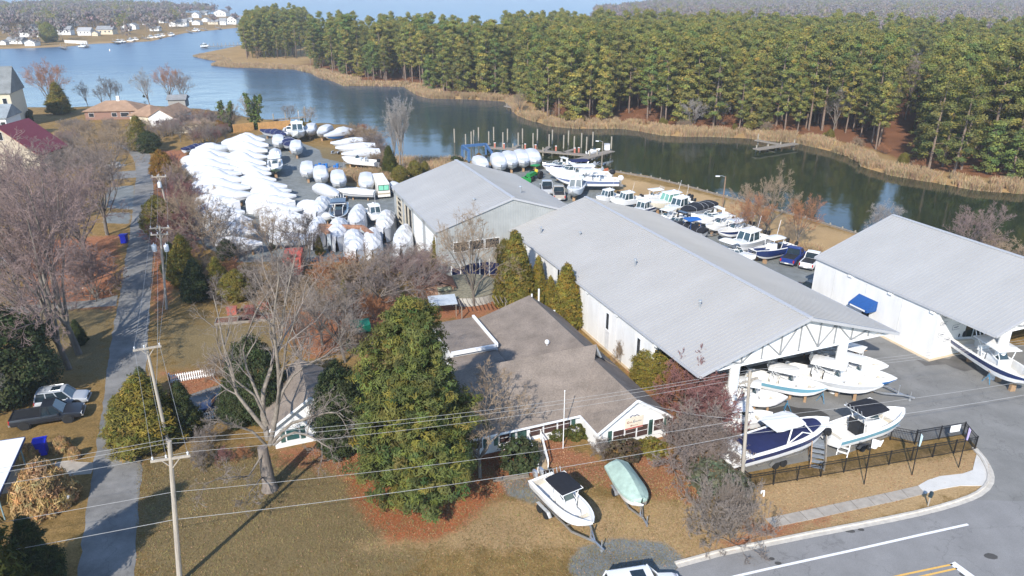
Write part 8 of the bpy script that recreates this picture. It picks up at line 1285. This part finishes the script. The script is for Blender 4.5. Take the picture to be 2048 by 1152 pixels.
for a, b, lb in [((468, 266), (508, 261), 'orange cedar board fence behind the ivy tree'), ((518, 262), (582, 256), 'orange cedar board fence with a lattice gate above the boats')]:
    a, b = G(*a), G(*b); root = thing('board_fence', lb, 'fence', a); d = b - a; n = int(d.length / 2.4); g = MB(); k = int(d.length / .2); [g.beam(d * (i / k) + up(.05), d * (i / k) + up(2.4 + .05 * (i % 2)), .17, .03) for i in range(k)]; g.build('boards', fence_o, root)
    for i in range(n + 1): g = MB(); g.beam(d * (i / n) + Vector((0, .1, 0)), d * (i / n) + Vector((0, .1, 2.5)), .14); g.build('post', fence_o, root)
# ------------------------------------------------------------------ far shore: houses, docks, boats
HS = [(38, 82, 74, 58, 'x', 'long two storey white house with pale roof on the far shore'), (14, 45, 88, 74, 'x', 'low white house nearest the sandy edge'), (50, 70, 92, 79, 'y', 'small white shed at the sandy edge'), (0, 12, 90, 80, 'y', 'small white cabin at the far left edge'), (116, 142, 70, 52, 'x', 'grey two storey house behind the round pine'), (156, 182, 71, 55, 'x', 'house with pale tan roof right of the round pine'), (184, 196, 72, 62, 'y', 'little white garage beside the yellowish house'), (194, 226, 69, 52, 'x', 'yellowish white two storey house on the far shore'), (244, 258, 62, 48, 'y', 'white cottage with steep roof near the docks'), (256, 272, 59, 46, 'y', 'white gabled house next to the steep cottage'), (134, 152, 52, 38, 'x', 'house with white roof among the grey woods'), (338, 352, 53, 42, 'y', 'white gabled house at the point'), (354, 374, 53, 38, 'x', 'white bungalow at the point'), (384, 398, 36, 24, 'y', 'white house behind the grey tree at the point'), (428, 452, 33, 19, 'y', 'tallest white gabled house near the open bay'), (416, 436, 49, 39, 'x', 'cream low house at the water edge'), (452, 474, 49, 32, 'y', 'white steep gabled house at the end of the point'), (478, 506, 43, 31, 'x', 'long white house with slate roof at the end of the point'), (384, 400, 50, 40, 'y', 'grey sided cottage at the point'), (404, 416, 44, 35, 'y', 'narrow white cottage between two larger houses'), (440, 452, 50, 36, 'x', 'flat white house beside the steep gable')]
for x0, x1, yb, yt, ax, lb in HS:
    a, b = G(x0, yb), G(x1, yb); h = hgt(a, yt); W_ = (b - a).length; houseF('shore_house', lb, a, b, W_ * (1.0 if ax == 'y' else .6), h * .6, h, far_w if 'cream' not in lb and 'yellow' not in lb else cream_w, roof_tan if 'tan roof' in lb else (trim_w if 'white roof' in lb else far_r), ax, [(.25, h * .35, W_ * .1, h * .18), (.55, h * .35, W_ * .1, h * .18), (.8, h * .35, W_ * .1, h * .18)], group='houses on the far shore')
for x0, x1, yb, yt in [(60, 78, 58, 48), (90, 112, 62, 50), (210, 226, 50, 41), (285, 300, 50, 40), (300, 318, 62, 52), (318, 334, 46, 37), (400, 414, 30, 22), (372, 384, 44, 35)]: a, b = G(x0, yb), G(x1, yb); h = hgt(a, yt); houseF('shore_house', 'white house half hidden among the grey trees of the far shore', a, b, (b - a).length * .7, h * .6, h, far_w, far_r, 'x', [(.3, h * .35, 2, h * .18), (.7, h * .35, 2, h * .18)], group='houses half hidden in the far woods')
for k, (x, y) in enumerate([(225, 84), (255, 80), (285, 77), (310, 74), (335, 69), (372, 63), (400, 58), (430, 56), (165, 91), (120, 95)]): pier('wooden dock reaching from the far shore into the river', [((x, y - 2), (x + 12, y + 1.2), 2.5)], [(x + 2 + j * 5, y + j * .5, 1.8) for j in range(3)]); o = [q for q in bpy.data.objects if q.name.startswith('pier') and q.type == 'EMPTY'][-1]; o['group'] = 'far shore docks'
for k, (x, y) in enumerate([(238, 83), (246, 82), (262, 80), (272, 78), (302, 74), (312, 73), (318, 72), (326, 70), (391, 60), (396, 60), (344, 69), (165, 91), (410, 91)]): put(CCW if k % 2 else PH, 8, (x - 5, y), (x + 5, y + .6), 'white boat moored at the docks of the far shore', .5, 'boats at the far shore docks', dz=-1.4, smin=1.0)
for k, (x0, x1, y, t, lb) in enumerate([(985, 1000, 132, 108, 'white house glimpsed between the shore pines'), (858, 880, 124, 106, 'white shed glimpsed behind the shore pines'), (1108, 1112, 52, 46, 'tiny white gable above the pine forest')]): a, b = G(x0, y), G(x1, y); houseF('hidden_house', lb, a, b, 8, hgt(a, t) * .6, hgt(a, t), far_w, far_r, 'y')
stand(e_round, 100, 84, 44, 'broad round pine standing alone on the far shore', wide=1.1, twig=f_pine); g = MB(); p = G(220, 102, WZ); g.lathe([(.02, -.3), (.5, 0), (.4, .9), (.05, 1.4)], 10); o = g.build('channel_buoy', trim_w); o.location = p; tag(o, 'small white buoy floating in the river', 'buoy')
g = MB(); p0, p1 = G(175, 88), G(130, 86); g.beam(p0 + up(1), p1 + up(1), .4, 2.4); tag(g.build('seawall', conc_new), 'pale seawall on the far shore below the round pine', 'seawall')
# ------------------------------------------------------------------ the winter air: one closed box of thin haze
g = MB(); g.box(-4600, 4600, -160, 5150, -4.0, 46.0); hz = g.build('haze', bpy.data.materials.new('haze_air')); hm = hz.data.materials[0]; hm.use_nodes = True; nt = hm.node_tree; nt.nodes.remove(nt.nodes['Principled BSDF']); pv = nt.nodes.new('ShaderNodeVolumePrincipled'); pv.inputs['Color'].default_value = (.86, .91, 1.0, 1); pv.inputs['Density'].default_value = 0.00022; pv.inputs['Anisotropy'].default_value = 0.1
nt.links.new(pv.outputs[0], nt.nodes['Material Output'].inputs['Volume']); stuff(hz, 'thin pale haze over the water and the far woods', 'haze')
for p in PROTOS: p.drop()
